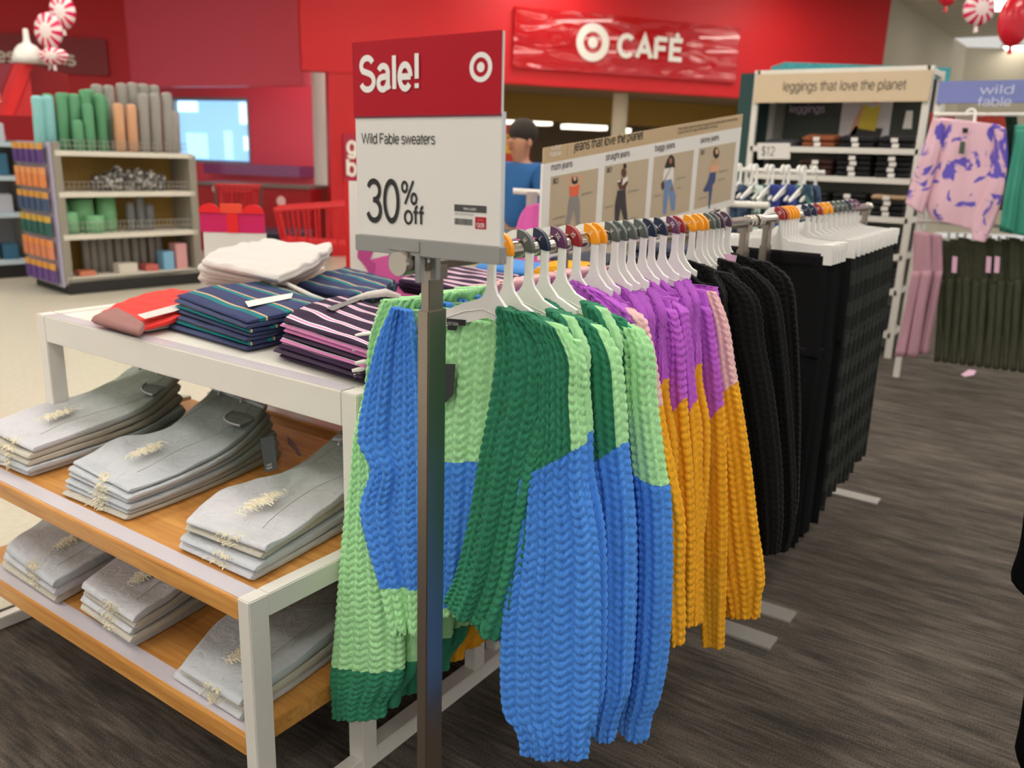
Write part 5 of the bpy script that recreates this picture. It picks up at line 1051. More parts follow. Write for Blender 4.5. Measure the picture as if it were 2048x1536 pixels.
# ------------------------------------------------------------------ jeans poster on its own table
def jeans_poster():
    TL, TR_ = dep(1088, 296, 3.0), dep(1486, 228, 3.77)
    ex = TR_-TL; W = np.linalg.norm(ex); ex /= W; ey = np.array([0, 0, 1.0])
    ang = math.atan2(ex[1], ex[0]); H = .40
    def sg(zx, zy):
        p = onpl(1080+zx/4.876, 220+zy/4.876, TL, ang)-TL; s = math.hypot(p[0], p[1])/math.hypot(ex[0], ex[1])
        return s, p[2]-ex[2]*s
    e = empty('poster', tuple((TL+ex*W/2)*np.array([1, 1, 0])+np.array([0, 0, .952])), 'long slanted poster reading jeans that love the planet with four models', 'sign')
    nn = np.cross(ex, ey); nn /= np.linalg.norm(nn); o0 = TL-ey*H
    kraft = M('kraft_card', rgb(192, 166, 130), .7); taupe = M('taupe_photo_backdrop', rgb(186, 168, 142), .6); dk = M('dark_brown_hair_print', rgb(38, 26, 24), .7)
    P = [o0, o0+ex*W, o0+ex*W-nn*.012, o0-nn*.012]; t = sg(25, 525)[1]
    MB().hexa(P+[p+ey*(H+t) for p in P]).build('white_board', paper_white, e)
    Q = [TL+ey*t, TL+ex*W+ey*t, TL+ex*W+ey*t-nn*.006, TL+ey*t-nn*.006]; MB().hexa(Q+[p-ey*t for p in Q]).build('kraft_header', kraft, e)
    def words(s, x0, y0, x1, h, mat=ink, b=.0, off=.0008):
        a = sg(x0, y0); c = sg(x1, y0-(x1-x0)*.17); text(s, TL+ex*a[0]+ey*a[1], ex, ey, h, mat, e, width=c[0]-a[0], bold=b, off=off)
    words('jeans that love the planet', 330, 400, 1000, .034, b=.008)
    words('wild', 105, 395, 195, .016, paper_white); words('fable', 95, 455, 203, .016, paper_white)
    words('Wild Fable cotton products support more sustainable cotton farming.', 1345, 200, 1925, .011); words('Look for the BCI logo on the product hangtag.', 1340, 236, 1730, .011)
    a, b = sg(266, 325), sg(270, 450); flat('divider_line', [(a[0], a[1]), (a[0]+.002, a[1]), (a[0]+.002, b[1]), (a[0], b[1])], TL, ex, ey, M('brown_print', rgb(150, 120, 86), .7), e)
    for s, x0, y0, x1 in (('mom jeans', 105, 592, 314), ('straight jeans', 638, 492, 872), ('baggy jeans', 1120, 402, 1312), ('skinny jeans', 1562, 325, 1742)): words(s, x0, y0, x1, .024, b=.004)
    PH = {}
    for nm, q in (('mom', ((105, 652), (570, 566))), ('straight', ((632, 548), (1062, 472))), ('baggy', ((1112, 460), (1502, 388))), ('skinny', ((1550, 376), (1912, 310)))):
        l, r_ = sg(*q[0]), sg(*q[1]); bt = -H+.03
        PH[nm] = flat('model_photo', [(l[0], bt), (r_[0], bt), (r_[0], r_[1]), (l[0], l[1])], TL, ex, ey, taupe, e, .0006)
    def shp(par, nm, pts, mat, off=.001): return flat(nm, [sg(*p) for p in pts], TL, ex, ey, mat, PH[par], off)
    def ell(par, nm, c, rx, ry, mat, off=.001): return shp(par, nm, [(c[0]+rx*math.cos(2*PI*i/18), c[1]+ry*math.sin(2*PI*i/18)) for i in range(18)][::-1], mat, off)
    s1 = M('light_skin_print', rgb(214, 160, 128), .6); s2 = M('deep_skin_print', rgb(92, 54, 40), .6); s3 = M('brown_skin_print', rgb(150, 96, 70), .6)
    gj = M('grey_jeans_print', rgb(140, 134, 132), .7); bj = M('charcoal_jeans_print', rgb(58, 54, 56), .7); lj = M('blue_jeans_print', rgb(112, 136, 176), .7); nj = M('navy_jeans_print', rgb(62, 76, 122), .7)
    og = M('orange_top_print', rgb(228, 100, 62), .6); wh = M('white_top_print', rgb(230, 224, 216), .6); tn = M('tan_top_print', rgb(190, 158, 124), .6); bag = M('brown_bag_print', rgb(86, 52, 44), .6)
    shp('mom', 'arm_print', [(252, 640), (262, 636), (300, 640), (300, 656), (275, 662), (300, 745), (280, 760)], s1, .001); shp('mom', 'arm_print', [(425, 640), (412, 632), (372, 640), (374, 656), (400, 662), (370, 740), (386, 752)], s1, .001)
    ell('mom', 'hair_print', (337, 685), 30, 48, dk, .0012); ell('mom', 'face_print', (336, 665), 17, 28, s1, .0016); shp('mom', 'neck_print', [(290, 730), (380, 715), (372, 760), (300, 770)], s1, .0014)
    shp('mom', 'top_print', [(283, 740), (300, 752), (345, 740), (376, 725), (384, 735), (368, 832), (290, 850)], og, .0018); shp('mom', 'jeans_print', [(290, 850), (368, 832), (386, 900), (384, 1160), (362, 1165), (328, 970), (262, 1190), (230, 1190), (268, 1000), (276, 900)], gj, .002)
    ell('straight', 'hair_print', (826, 548), 17, 28, dk, .0012); ell('straight', 'face_print', (815, 612), 26, 46, s2, .0014); shp('straight', 'top_print', [(752, 690), (790, 680), (856, 648), (850, 700), (846, 762), (768, 772)], wh, .0014)
    shp('straight', 'arm_print', [(750, 708), (778, 700), (796, 660), (806, 668), (796, 740), (846, 690), (856, 700), (832, 776), (772, 776)], s2, .0018); shp('straight', 'jeans_print', [(752, 786), (830, 776), (836, 900), (856, 1120), (826, 1124), (784, 950), (758, 1134), (724, 1134), (728, 920)], bj, .002)
    shp('baggy', 'hair_print', [(1285, 435), (1310, 470), (1315, 560), (1270, 570), (1212, 562), (1240, 480), (1262, 445)][::-1], dk, .0012); ell('baggy', 'face_print', (1272, 496), 16, 30, s3, .0014)
    shp('baggy', 'top_print', [(1215, 575), (1296, 556), (1302, 590), (1296, 740), (1282, 742), (1276, 670), (1214, 690), (1196, 680), (1204, 590)], wh, .0016); ell('baggy', 'bag_print', (1194, 738), 16, 40, bag, .002); shp('baggy', 'bag_strap_print', [(1268, 565), (1274, 566), (1206, 700), (1200, 696)], bag, .0022); ell('baggy', 'hand_print', (1282, 768), 12, 26, s3, .002)
    shp('baggy', 'jeans_print', [(1212, 692), (1280, 676), (1300, 760), (1322, 840), (1312, 980), (1278, 985), (1252, 800), (1226, 1018), (1196, 1020), (1200, 850)], lj, .0018)
    ell('skinny', 'hair_print', (1716, 418), 30, 56, dk, .0012); ell('skinny', 'face_print', (1722, 405), 14, 28, s1, .0014); shp('skinny', 'top_print', [(1668, 490), (1700, 476), (1748, 478), (1744, 600), (1668, 608)], tn, .0014); shp('skinny', 'arm_print', [(1652, 545), (1742, 535), (1740, 600), (1654, 606)], s1, .0018)
    shp('skinny', 'jeans_print', [(1656, 612), (1712, 606), (1706, 690), (1680, 740), (1652, 960), (1640, 960), (1644, 790), (1612, 800), (1584, 790), (1630, 700)], nj, .002); ell('skinny', 'foot_print', (1690, 745), 12, 16, s1, .0022); ell('skinny', 'shoe_print', (1640, 985), 10, 22, wh, .0022)
    gp = M('grey_print', rgb(110, 108, 106))
    for s, x0, y0, x1 in (('super high-rise', 400, 832, 508), ('comfort stretch', 118, 1075, 235), ('tapered leg', 132, 1145, 216), ('super high-rise', 852, 808, 955), ('straight leg', 630, 960, 706), ('cropped at ankle', 870, 1072, 935), ('super high-rise', 1322, 682, 1412), ('baggy fit', 1328, 770, 1372), ('straight leg', 1108, 852, 1178), ('super high-rise', 1745, 612, 1830), ('raw hem', 1735, 690, 1800), ('comfort stretch', 1535, 878, 1624)): words(s, x0, y0, x1, .0085, gp, off=.0024)
    for x0, y0, x1 in ((125, 722, 172), (650, 612, 692), (1566, 438, 1600)): words('BCI', x0, y0, x1, .018, ink, .03, off=.0024)
    for f in (.12, .88):
        p = o0+ex*W*f-nn*.006; MB().tube([(p[0], p[1], .94), (p[0], p[1], p[2]+.01)], .008, 8).build('stand_post', steel, e)
    return e
jeans_poster()
def back_table():
    x0, x1, y0, y1 = 2.72, 4.0, 1.30, 2.28
    e = empty('display_table', ((x0+x1)/2, (y0+y1)/2, 0), 'white display table under the jeans poster behind the cardigan rack', 'table')
    bx('table_top', x0, x1, y0, y1, .89, .95, white_paint, e)
    for x in (x0, x1-.05):
        for y in (y0, y1-.05): bx('leg', x, x+.05, y, y+.05, 0, .89, white_paint, e)
    dj = M('dark_denim', rgb(44, 52, 70), .9, bump=.1, bscale=300); bj = M('bright_blue_denim', rgb(72, 140, 214), .9, bump=.1, bscale=300)
    for nm, mt, xa, xb, ya, yb, zt, n, lab in (('folded_jeans', bj, 2.82, 3.1, 1.88, 2.16, 1.06, 3, 'bright blue folded jeans'), ('folded_jeans', dj, 3.15, 3.5, 1.66, 2.0, 1.08, 5, 'dark denim folded jeans'), ('folded_jeans', dj, 3.55, 3.9, 1.5, 1.8, 1.12, 5, 'near black denim folded jeans')):
        for i in range(n):
            h = (zt-.952)/n; z = .952+i*h; j = rnd.uniform(-.008, .008)
            e2 = empty('folded_jeans', ((xa+xb)/2, (ya+yb)/2, z), '%s, %s from the bottom of its pile behind the hangers' % (lab, NTH[i]), 'jeans', lab+' behind the hangers')
            slab('denim_body', [[(xa+j, yb), (xa+j, ya)], [(xb+j, yb), (xb+j, ya)]], z+h, z+.0006, mt, e2, 300+i, wr=.002, q=.014)
    e3 = empty('folded_cardigan', (2.95, 1.7, .952), 'yellow chunky cardigan folded on the table behind the hangers', 'cardigan')
    knit_piece('body', np.array([[[2.82, 1.86, 1.045], [2.86, 1.6, 1.045]], [[2.98, 1.9, 1.05], [3.02, 1.62, 1.05]], [[3.1, 1.86, 1.03], [3.12, 1.64, 1.03]]]), .04, [KO], None, e3, .5, N=(0, 0, 1))
    return e
back_table()
# ------------------------------------------------------------------ signs on the red walls
exC = dC; UP = np.array([0, 0, 1.0]); wprint2 = M('white_raised_letter', rgb(240, 234, 224), .5)
def cafe_sign():
    p, q = onpl(1028, 72, pC-nC*.06, AC), onpl(1476, 108, pC-nC*.06, AC); z1, z0 = onpl(1028, 12, pC-nC*.06, AC)[2], onpl(1028, 135, pC-nC*.06, AC)[2]
    e = empty('cafe_sign', (p[0], p[1], z0), 'glossy red wall sign reading CAFE with a white bullseye', 'sign')
    m = bpy.data.materials.new('wrinkled_red_film'); m.use_nodes = True; nt = m.node_tree; b = nt.nodes['Principled BSDF']; b.inputs['Base Color'].default_value = rgb(186, 4, 18); b.inputs['Roughness'].default_value = .12; b.inputs['Coat Weight'].default_value = .6
    tc = nt.nodes.new('ShaderNodeTexCoord'); mp = nt.nodes.new('ShaderNodeMapping'); mp.inputs['Rotation'].default_value = (0, 0, -AC); mp.inputs['Scale'].default_value = (.5, 1, 2.4); nt.links.new(tc.outputs['Object'], mp.inputs[0])
    n = nt.nodes.new('ShaderNodeTexNoise'); n.inputs['Scale'].default_value = 1.5; n.inputs['Detail'].default_value = 1; n.inputs['Distortion'].default_value = 1.2; nt.links.new(mp.outputs[0], n.inputs['Vector'])
    bp = nt.nodes.new('ShaderNodeBump'); bp.inputs['Strength'].default_value = .35; bp.inputs['Distance'].default_value = .1; nt.links.new(n.outputs[0], bp.inputs['Height']); nt.links.new(bp.outputs[0], b.inputs['Normal'])
    P = [np.array([*r[:2], z0]) for r in (p, q, q+nC*.055, p+nC*.055)]; MB().hexa(P+[r+UP*(z1-z0) for r in P]).build('sign_panel', m, e)
    def loc(x, y): return onpl(x, y, pC-nC*.06, AC)
    c = loc(1185, 85); R = (loc(1185, 47)[2]-loc(1185, 124)[2])/2; org = c-nC*.01
    ex_ = exC if np.cross(exC, UP)@_h < 0 else -exC
    ring('bullseye_ring', 0, 0, R*.56, R, org, exC, UP, wprint2, e, .004); flat('bullseye_dot', disc2(0, 0, R*.30), org, exC, UP, wprint2, e, .004)
    a, b2 = loc(1232, 112), loc(1362, 119); h = loc(1250, 68)[2]-loc(1250, 113)[2]
    z = loc(1250, 113)[2]
    text('CAFÉ', np.array([a[0], a[1], z])-nC*.012, exC, UP, h*.95, wprint2, e, bold=.05, width=np.linalg.norm((b2-a)[:2]), off=.004)
    return e
cafe_sign()
dA = b1-a1; dA[2] = 0; dA /= np.linalg.norm(dA); AA = math.atan2(dA[1], dA[0]); nA = np.array([-dA[1], dA[0], 0]); nA = nA if nA@_h > 0 else -nA
def restroom_sign():
    f = lambda x, y: onpl(x, y, a1-nA*.08, AA)
    p, q = f(-60, 110), f(214, 110); z1, z0 = f(100, 72)[2], f(100, 146)[2]
    e = empty('restroom_sign', (p[0], p[1], z0), 'dark red wall sign with white Restrooms lettering, half hidden by balloons', 'sign')
    P = [np.array([*r[:2], z0]) for r in (p, q, q+nA*.07, p+nA*.07)]; MB().hexa(P+[r+UP*(z1-z0) for r in P]).build('sign_panel', M('deep_red_sign', rgb(140, 8, 24), .4), e)
    a, b = f(-32, 121), f(152, 121); text('Restrooms', a-nA*.005, dA, UP, f(0, 95)[2]-f(0, 121)[2], wprint2, e, bold=.03, width=np.linalg.norm((b-a)[:2]), off=.004)
restroom_sign()
# ------------------------------------------------------------------ shelf units at the left
shelf_m = M('white_shelf_steel', rgb(214, 208, 194), .5); upm = M('grey_upright_steel', rgb(140, 134, 122), .5); peg = M('mustard_pegboard', rgb(150, 118, 52), .7, var=.1, vscale=30); kick = M('black_kick_plate', rgb(30, 30, 30), .6)
wire = M('grey_wire', rgb(170, 166, 160), .4, .6)
GA = math.radians(171.5-180); g0 = onz(140, 590, 0); g1 = onz(402, 566, 0)
gx = g1-g0; GL = np.linalg.norm(gx); gx /= GL; gy = np.array([-gx[1], gx[0], 0]); gy = gy if gy@_h > 0 else -gy
def gp(s, d, z): return g0*np.array([1, 1, 0])+gx*s+gy*d+UP*z
def gbox(name, s0, s1, d0, d1, z0, z1, mat, par, bev=0):
    return MB().hexa([gp(s0, d0, z0), gp(s1, d0, z0), gp(s1, d1, z0), gp(s0, d1, z0), gp(s0, d0, z1), gp(s1, d0, z1), gp(s1, d1, z1), gp(s0, d1, z1)]).build(name, mat, par, bev)
def gondola():
    e = empty('shelf_unit', tuple(gp(GL/2, .25, 0)), 'grey metal shelf unit with four white shelves and tall green and grey rolls on top', 'shelf')
    gbox('kick_base', 0, GL, 0, .9, 0, .16, kick, e); gbox('back_panel', 0, GL, .44, .47, .16, 1.43, peg, e)
    gbox('upright', -.03, .05, .0, .9, .1, 1.5, upm, e); gbox('upright', GL-.05, GL+.03, 0, .9, .1, 1.4, upm, e)
    SH = [.17, .6, 1.02, 1.42]
    for z in SH:
        b = gbox('shelf_board', 0, GL, 0, .44, z-.05, z, shelf_m, e)
    for z, h in ((.6, .12), (1.02, .10), (1.42, .1)):
        m = MB()
        for k in range(29): m.tube([gp(.06+k*(GL-.12)/28, .01, z), gp(.06+k*(GL-.12)/28, .01, z+h)], .003, 4)
        for hh in (h*.5, h): m.tube([gp(.06, .01, z+hh), gp(GL-.06, .01, z+hh)], .003, 4)
        tag(m.build('wire_guard', wire, e), kind='stuff')
    return e
gondola()
GRN_F = M('sage_green_foam', rgb(92, 152, 112), .8); TEALF = M('pale_aqua_foam_edge', rgb(130, 190, 190), .7); TANF = M('tan_foam', rgb(206, 156, 120), .8); GRYF = M('grey_foam', rgb(150, 146, 140), .8)
def roll(s, d, z0, z1, r, mat, label, group, lean=0.0):
    m = MB(); n = 14; V = []
    prof = [(r*.55, 0), (r, .02), (r, z1-z0-.04), (r*.88, z1-z0-.01), (r*.45, z1-z0)]
    m.lathe(prof, (0, 0, 0), n)
    P = [gp(s, d, z0)+gx*v[0]+gy*v[1]*.8+UP*v[2]+gx*lean*v[2] for v in m.v]
    o = mesh('foam_roll', P, m.f, mat, None, True); return tag(o, label, 'roll', group)
pxg = lambda x: onx  # noqa
def s_at(x, y):      # position along the unit under a photo point on its front plane
    q = onpl(x, y, g0, math.atan2(gx[1], gx[0])); return (q-g0)@gx, q[2]
k = 0
tops = [(84, 192), (95, 190), (106, 190), (118, 186), (132, 184), (146, 184), (158, 186), (170, 188), (182, 178), (196, 176), (210, 186), (226, 196)]
for i, (x, y) in enumerate(tops):
    s, z = s_at(x, y); roll(s, .17+.1*(i % 2), 1.42, z, .055, TEALF if i in (0, 1, 2) else GRN_F, ('pale aqua upright roll, %s from the left on the shelf top' if i in (0, 1, 2) else 'sage green upright roll, %s from the left on the shelf top') % NTH[i], 'upright rolls on the shelf top', rnd.uniform(-.02, .05))
for i, (x, y) in enumerate(((160, 240), (180, 208))):
    s, z = s_at(x, y); roll(s, .07, 1.42, z, .05, GRN_F, 'short sage green roll at the front of the shelf top, %s' % ('lower one', 'taller one')[i], 'upright rolls on the shelf top')
for i, (x, y) in enumerate(((242, 206), (268, 208))):
    s, z = s_at(x, y); roll(s, .1, 1.42, z, .055, TANF, 'tan upright roll, %s of the two' % ('left', 'right')[i], 'upright rolls on the shelf top', .02)
for i, (x, y) in enumerate(((212, 166), (236, 168), (262, 164), (284, 163), (306, 165), (328, 168), (292, 186), (316, 186), (340, 184), (356, 222))):
    s, z = s_at(x, y); roll(s, .28 if i < 6 else .12, 1.42, z, .058, GRYF, 'grey upright roll, %s from the left of the %s row' % (NTH[i if i < 6 else i-6], 'rear' if i < 6 else 'front'), 'upright rolls on the shelf top', .03)
# goods on the lower shelves
PAT = bpy.data.materials.new('black_white_patterned_wrap'); PAT.use_nodes = True
_v = PAT.node_tree.nodes.new('ShaderNodeTexVoronoi'); _v.inputs['Scale'].default_value = 22; _c = PAT.node_tree.nodes.new('ShaderNodeValToRGB'); _c.color_ramp.elements[0].color = rgb(225, 222, 214); _c.color_ramp.elements[1].color = rgb(60, 56, 52); _c.color_ramp.elements[1].position = .55
_tc = PAT.node_tree.nodes.new('ShaderNodeTexCoord'); PAT.node_tree.links.new(_tc.outputs['Object'], _v.inputs['Vector']); PAT.node_tree.links.new(_v.outputs[0], _c.inputs[0]); PAT.node_tree.links.new(_c.outputs[0], PAT.node_tree.nodes['Principled BSDF'].inputs['Base Color'])
for i, (x, h) in enumerate(((212, .17), (232, .2), (252, .26), (274, .22), (296, .24), (318, .22), (336, .18))):
    s, _ = s_at(x, 370); m = MB().lathe([(.04, 0), (.07, .02), (.075, h*.5), (.06, h*.85), (.02, h)], (0, 0, 0), 12)
    tag(mesh('wrapped_bundle', [gp(s, .18, 1.02)+gx*v[0]+gy*v[1]+UP*v[2] for v in m.v], m.f, PAT, None, True), 'black and white patterned bundle, %s from the left on the second shelf' % NTH[i], 'bundle', 'patterned bundles')
for i, (x, r, h, d) in enumerate(((150, .1, .22, .16), (200, .095, .18, .12), (188, .12, .34, .28), (238, .1, .36, .28), (146, .09, .32, .3))):
    s, _ = s_at(x, 460); m = MB().lathe([(r*.8, 0), (r, .02), (r, h), (r*.9, h), (r*.85, .03), (.01, .03)], (0, 0, 0), 18)
    tag(mesh('storage_bin', [gp(s, d, .6)+gx*v[0]+gy*v[1]+UP*v[2] for v in m.v], m.f, M('mint_green_bin', rgb(112, 170, 122), .6), None, True), 'green round storage bin, %s' % ('front left one', 'front low one', 'tall one in the middle', 'tall one on the right', 'rear left one')[i], 'bin', 'green bins on the third shelf')
for i, (x, h) in enumerate(((282, .3), (302, .36), (320, .28))):
    s, _ = s_at(x, 460); roll(s, .22, .6, .6+h, .045, M('slate_roll', rgb(110, 112, 114), .7), 'slim slate roll, %s of three beside the green bins' % NTH[i], 'slate rolls on the third shelf')
for i, x in enumerate((192, 208, 224, 240, 258, 274, 292, 308, 326, 340)):
    s, _ = s_at(x, 520); roll(s, .25, .17, .17+.37, .04, M('charcoal_roll', rgb(112, 108, 102), .7), 'charcoal roll standing on the bottom shelf, %s from the left' % NTH[i], 'charcoal rolls on the bottom shelf')
for i, (x, w_, h, c) in enumerate(((180, .16, .05, (200, 120, 90)), (262, .2, .1, (206, 198, 186)), (310, .14, .07, (190, 96, 90)), (344, .12, .2, (120, 170, 200)), (370, .13, .28, (205, 150, 150)))):
    s, _ = s_at(x, 540); o = gbox('product_box', s-w_/2, s+w_/2, .05, .22, .17, .17+h, M('box_card_%d' % i, rgb(*c), .6), None, .006); tag(o, ('flat orange-brown', 'cream', 'low red', 'pale blue', 'tall pink')[i]+' box on the bottom shelf of the roll unit', 'box')
# end cap strip with hanging packets
ea, eb = onz(75, 560, 0), onz(142, 592, 0)
def endcap():
    e = empty('endcap_rack', tuple(ea*np.array([1, 1, 0])), 'narrow end rack hung with rows of small packets beside the roll shelf', 'rack')
    d = gp(-.04, .02, 0); f = gp(-.04, .9, 0)
    P = [gp(-.05, 0.0, .08), gp(-.035, 0.0, .08), gp(-.035, .88, .08), gp(-.05, .88, .08)]; MB().hexa(P+[q+UP*1.42 for q in P]).build('back_board', M('lilac_grey_panel', rgb(170, 164, 190), .6), e)
    for r in range(6): MB().tube([gp(-.075, .02, .1+r*.235), gp(-.075, .86, .1+r*.235)], .008, 6).build('packet_bar', wire, e)
    return e
endcap()
pcol = [((214, 150, 60), (86, 56, 120)), ((226, 150, 90), (220, 130, 70)), ((210, 150, 60), (60, 80, 110)), ((200, 160, 60), (40, 90, 80)), ((226, 140, 70), (214, 130, 90)), ((214, 150, 60), (96, 64, 130))]
for r in range(6):
    for c in range(5):
        d0 = .05+c*.165; z = .12+(5-r)*.235
        e = empty('packet', tuple(gp(-.1, d0+.06, z)), 'small hanging packet, row %s from the top, %s from the back of the end rack' % (NTH[r], NTH[4-c]), 'packet', 'packets on the end rack')
        for nm, z0, z1, cc in (('packet_card', z+.13, z+.19, pcol[r][0]), ('packet_bag', z, z+.13, pcol[r][1])):
            P = [gp(-.11, d0, z0), gp(-.09, d0, z0), gp(-.09, d0+.12, z0), gp(-.11, d0+.12, z0)]; MB().hexa(P+[q+UP*(z1-z0) for q in P]).build(nm, M('packet_%d_%d_%d' % cc, rgb(*cc), .4), e)
# second unit at the left edge
def left_unit():
    q0 = onz(70, 552, 0); s0 = (q0-g0)@gx; d0 = (q0-g0)@gy
    e = empty('shelf_unit', tuple(gp(s0-.7, d0+.2, 0)), 'white shelf unit cut by the left photo edge under the red header', 'shelf')
    gbox('kick_base', s0-1.6, s0, d0, d0+.5, 0, .16, kick, e); gbox('back_panel', s0-1.6, s0, d0+.42, d0+.45, .16, 1.55, M('pale_back_panel', rgb(160, 160, 165), .7), e)
    for z in (.2, .72, 1.12, 1.48): gbox('shelf_board', s0-1.6, s0, d0-.02, d0+.42, z-.05, z, M('blue_white_shelf', rgb(196, 214, 226), .5), e)
    gbox('upright', s0-.03, s0+.03, d0, d0+.45, 0, 1.5, upm, e)
    cols = [(60, 110, 140), (200, 180, 150), (110, 60, 60), (90, 120, 100), (190, 190, 200), (60, 60, 80), (160, 90, 120), (120, 160, 190)]
    i = 0
    for z in (.2, .72, 1.12, 1.48):
        for k in range(4):
            h = .12+.12*rnd.random(); s = s0-.2-k*.2
            o = gbox('product_box', s-.08, s+.08, d0+.05, d0+.25, z, z+h, M('left_box_%d' % (i % 8), rgb(*cols[i % 8]), .6), None, .01)
            tag(o, 'small boxed product, %s from the right on the %s shelf of the edge unit' % (NTH[k], ('bottom', 'second', 'third', 'top')[i//4]), 'box', 'products at the left edge'); i += 1
left_unit()
# red striped header box, white bell and peppermint balloons
hd = empty('red_header_box', tuple(dep(30, 230, 9.4)), 'red diagonal-striped header box over the left shelf unit', 'header')
ha, hb, hc = dep(-120, 180, 9.4), dep(63, 180, 9.4), dep(138, 180, 9.9)
m1 = M('header_red', rgb(206, 26, 32), .5); m2 = M('header_maroon', rgb(136, 24, 46), .5); m3 = M('header_scarlet', rgb(226, 18, 20), .5)
zt_, zb2 = dep(63, 130, 9.4)[2], dep(63, 232, 9.4)[2]
def vq(name, a, b, z0a, z1a, z0b, z1b, mat, par, off=0.0, th=.03):
    n = np.cross(b-a, UP); n /= np.linalg.norm(n); n = n if n@_h < 0 else -n
    P = [np.array([*a[:2], z0a])+n*off, np.array([*b[:2], z0b])+n*off, np.array([*b[:2], z0b])+n*(off-th), np.array([*a[:2], z0a])+n*(off-th), np.array([*a[:2], z1a])+n*off, np.array([*b[:2], z1b])+n*off, np.array([*b[:2], z1b])+n*(off-th), np.array([*a[:2], z1a])+n*(off-th)]
    return MB().hexa(P).build(name, mat, par)
vq('header_side', ha, hb, zb2, zt_, zb2, zt_, m1, hd); vq('header_front', hb, hc, zb2+.2, zt_, zb2+.2, zt_-.05, M('header_deep', rgb(150, 6, 20), .5), hd)
for nm, aa, bb, mat in (('stripe', .0, .35, m2), ('stripe', .55, .8, m3)):
    A = hb+(ha-hb)*(1-aa)*.5; hh = zt_-zb2
    a_, b_ = hb+(ha-hb)*(.62-aa*.5), hb+(ha-hb)*(.62-bb*.5)
    sh = (hb-ha)/np.linalg.norm(hb-ha)*.28
    n = np.cross(hb-ha, UP); n /= np.linalg.norm(n); n = n if n@_h < 0 else -n; n = n*.006
    lim = lambda p: p
    P = [np.array([*(a_)[:2], zb2]), np.array([*(b_)[:2], zb2]), np.array([*(b_+sh)[:2], zt_]), np.array([*(a_+sh)[:2], zt_])]
    MB().prism([p+n for p in P], n*.5).build(nm, mat, hd)
a_ = hb*.35+hc*.65; 
text('E', np.array([*dep(-6, 203, 9.35)[:2], dep(-6, 203, 9.35)[2]]), (hb-ha)/np.linalg.norm(hb-ha), UP, .08, wprint2, hd, off=.02)
bp_ = dep(58, 126, 9.2); mb = MB().lathe([(.17, 0), (.155, .06), (.13, .13), (.09, .18), (.04, .205), (.033, .24), (.026, .34), (.02, .35), (.001, .352)], tuple(bp_), 24)
tag(mb.build('bell_ornament', M('white_gloss_plastic', rgb(226, 222, 216), .3), None, 0, True), 'white bell-shaped ornament standing on the red header box', 'ornament')
CAND = bpy.data.materials.new('peppermint_swirl_foil'); CAND.use_nodes = True; _nt = CAND.node_tree; _L = _nt.links
_tc = _nt.nodes.new('ShaderNodeUVMap'); _sp = _nt.nodes.new('ShaderNodeSeparateXYZ'); _L.new(_tc.outputs[0], _sp.inputs[0])
def _m(op, a, b=None):
    n = _nt.nodes.new('ShaderNodeMath'); n.operation = op
    for i, x in enumerate((a, b)):
        if x is None: continue
        if isinstance(x, (int, float)): n.inputs[i].default_value = x
        else: _L.new(x, n.inputs[i])
    return n.outputs[0]
_w = _m('GREATER_THAN', _m('SINE', _m('MULTIPLY', _sp.outputs[0], 2*PI*10)), 0.0); _w = _m('MAXIMUM', _w, _m('LESS_THAN', _sp.outputs[1], .42))
_mx = _nt.nodes.new('ShaderNodeMix'); _mx.data_type = 'RGBA'; _mx.inputs[6].default_value = rgb(214, 24, 84); _mx.inputs[7].default_value = rgb(238, 220, 216); _L.new(_w, _mx.inputs[0]); _L.new(_mx.outputs[2], _nt.nodes['Principled BSDF'].inputs['Base Color']); _nt.nodes['Principled BSDF'].inputs['Roughness'].default_value = .2
RFO = M('red_foil', rgb(204, 26, 44), .2)
def balloon(c, r, mat, label, sy=1.0, th=.45, hang=False, stick=False):
    """disc foil balloon facing the aisle"""
    V = []; UVs = []; nu, nv = 40, 12; c = np.array(c); f = -np.array([_h[0], _h[1], 0]); rt = np.array([_r[0], _r[1], 0])
    for j in range(2*nv+1):
        ph = PI*j/(2*nv)
        for i in range(nu+1):
            q = 2*PI*i/nu; rr = math.sin(ph)
            V.append(c+rt*r*rr*math.cos(q)+UP*r*sy*rr*math.sin(q)+f*r*th*math.cos(ph)); UVs.append((i/nu, rr if j <= nv else 1))
    e = empty('foil_balloon', tuple(c-UP*r*sy), label, 'balloon')
    mesh('foil', V, grid_faces(2*nv+1, nu+1), mat, e, True, None, UVs)
    MB().tube([c-UP*r*sy*.99, c-UP*(r*sy+.06)], [.012, .02], 8).build('valve_tail', mat, e)
    if stick: MB().tube([c-UP*r*sy*.98, np.array([*(hb*.5+hc*.5)[:2], zt_-.04])], .004, 5).build('balloon_stick', plastic_white, e)
    if hang: MB().tube([c+UP*r*sy*.98, np.array([c[0], c[1], CEILZ])], .003, 5).build('hanging_string', plastic_white, e)
    return e
balloon(dep(97, 62, 9.3), .155, CAND, 'peppermint swirl foil balloon below the top one at upper left', 1.25, stick=True); balloon(dep(125, 24, 9.6), .15, CAND, 'topmost peppermint swirl foil balloon at upper left', 1.25, stick=True); balloon(dep(108, 112, 9.1), .16, CAND, 'lowest peppermint swirl foil balloon touching the red header box', .55, stick=True)
balloon(dep(1895, -8, 9), .1, RFO, 'small red foil balloon at the top photo edge by the ceiling', 1.0, hang=True); balloon(dep(1958, 18, 8.0), .15, CAND, 'peppermint swirl foil balloon hanging under the ceiling at upper right', 1.0, hang=True); balloon(dep(2030, 40, 7.5), .15, RFO, 'long red foil balloon at the upper right photo corner', 1.5, hang=True)

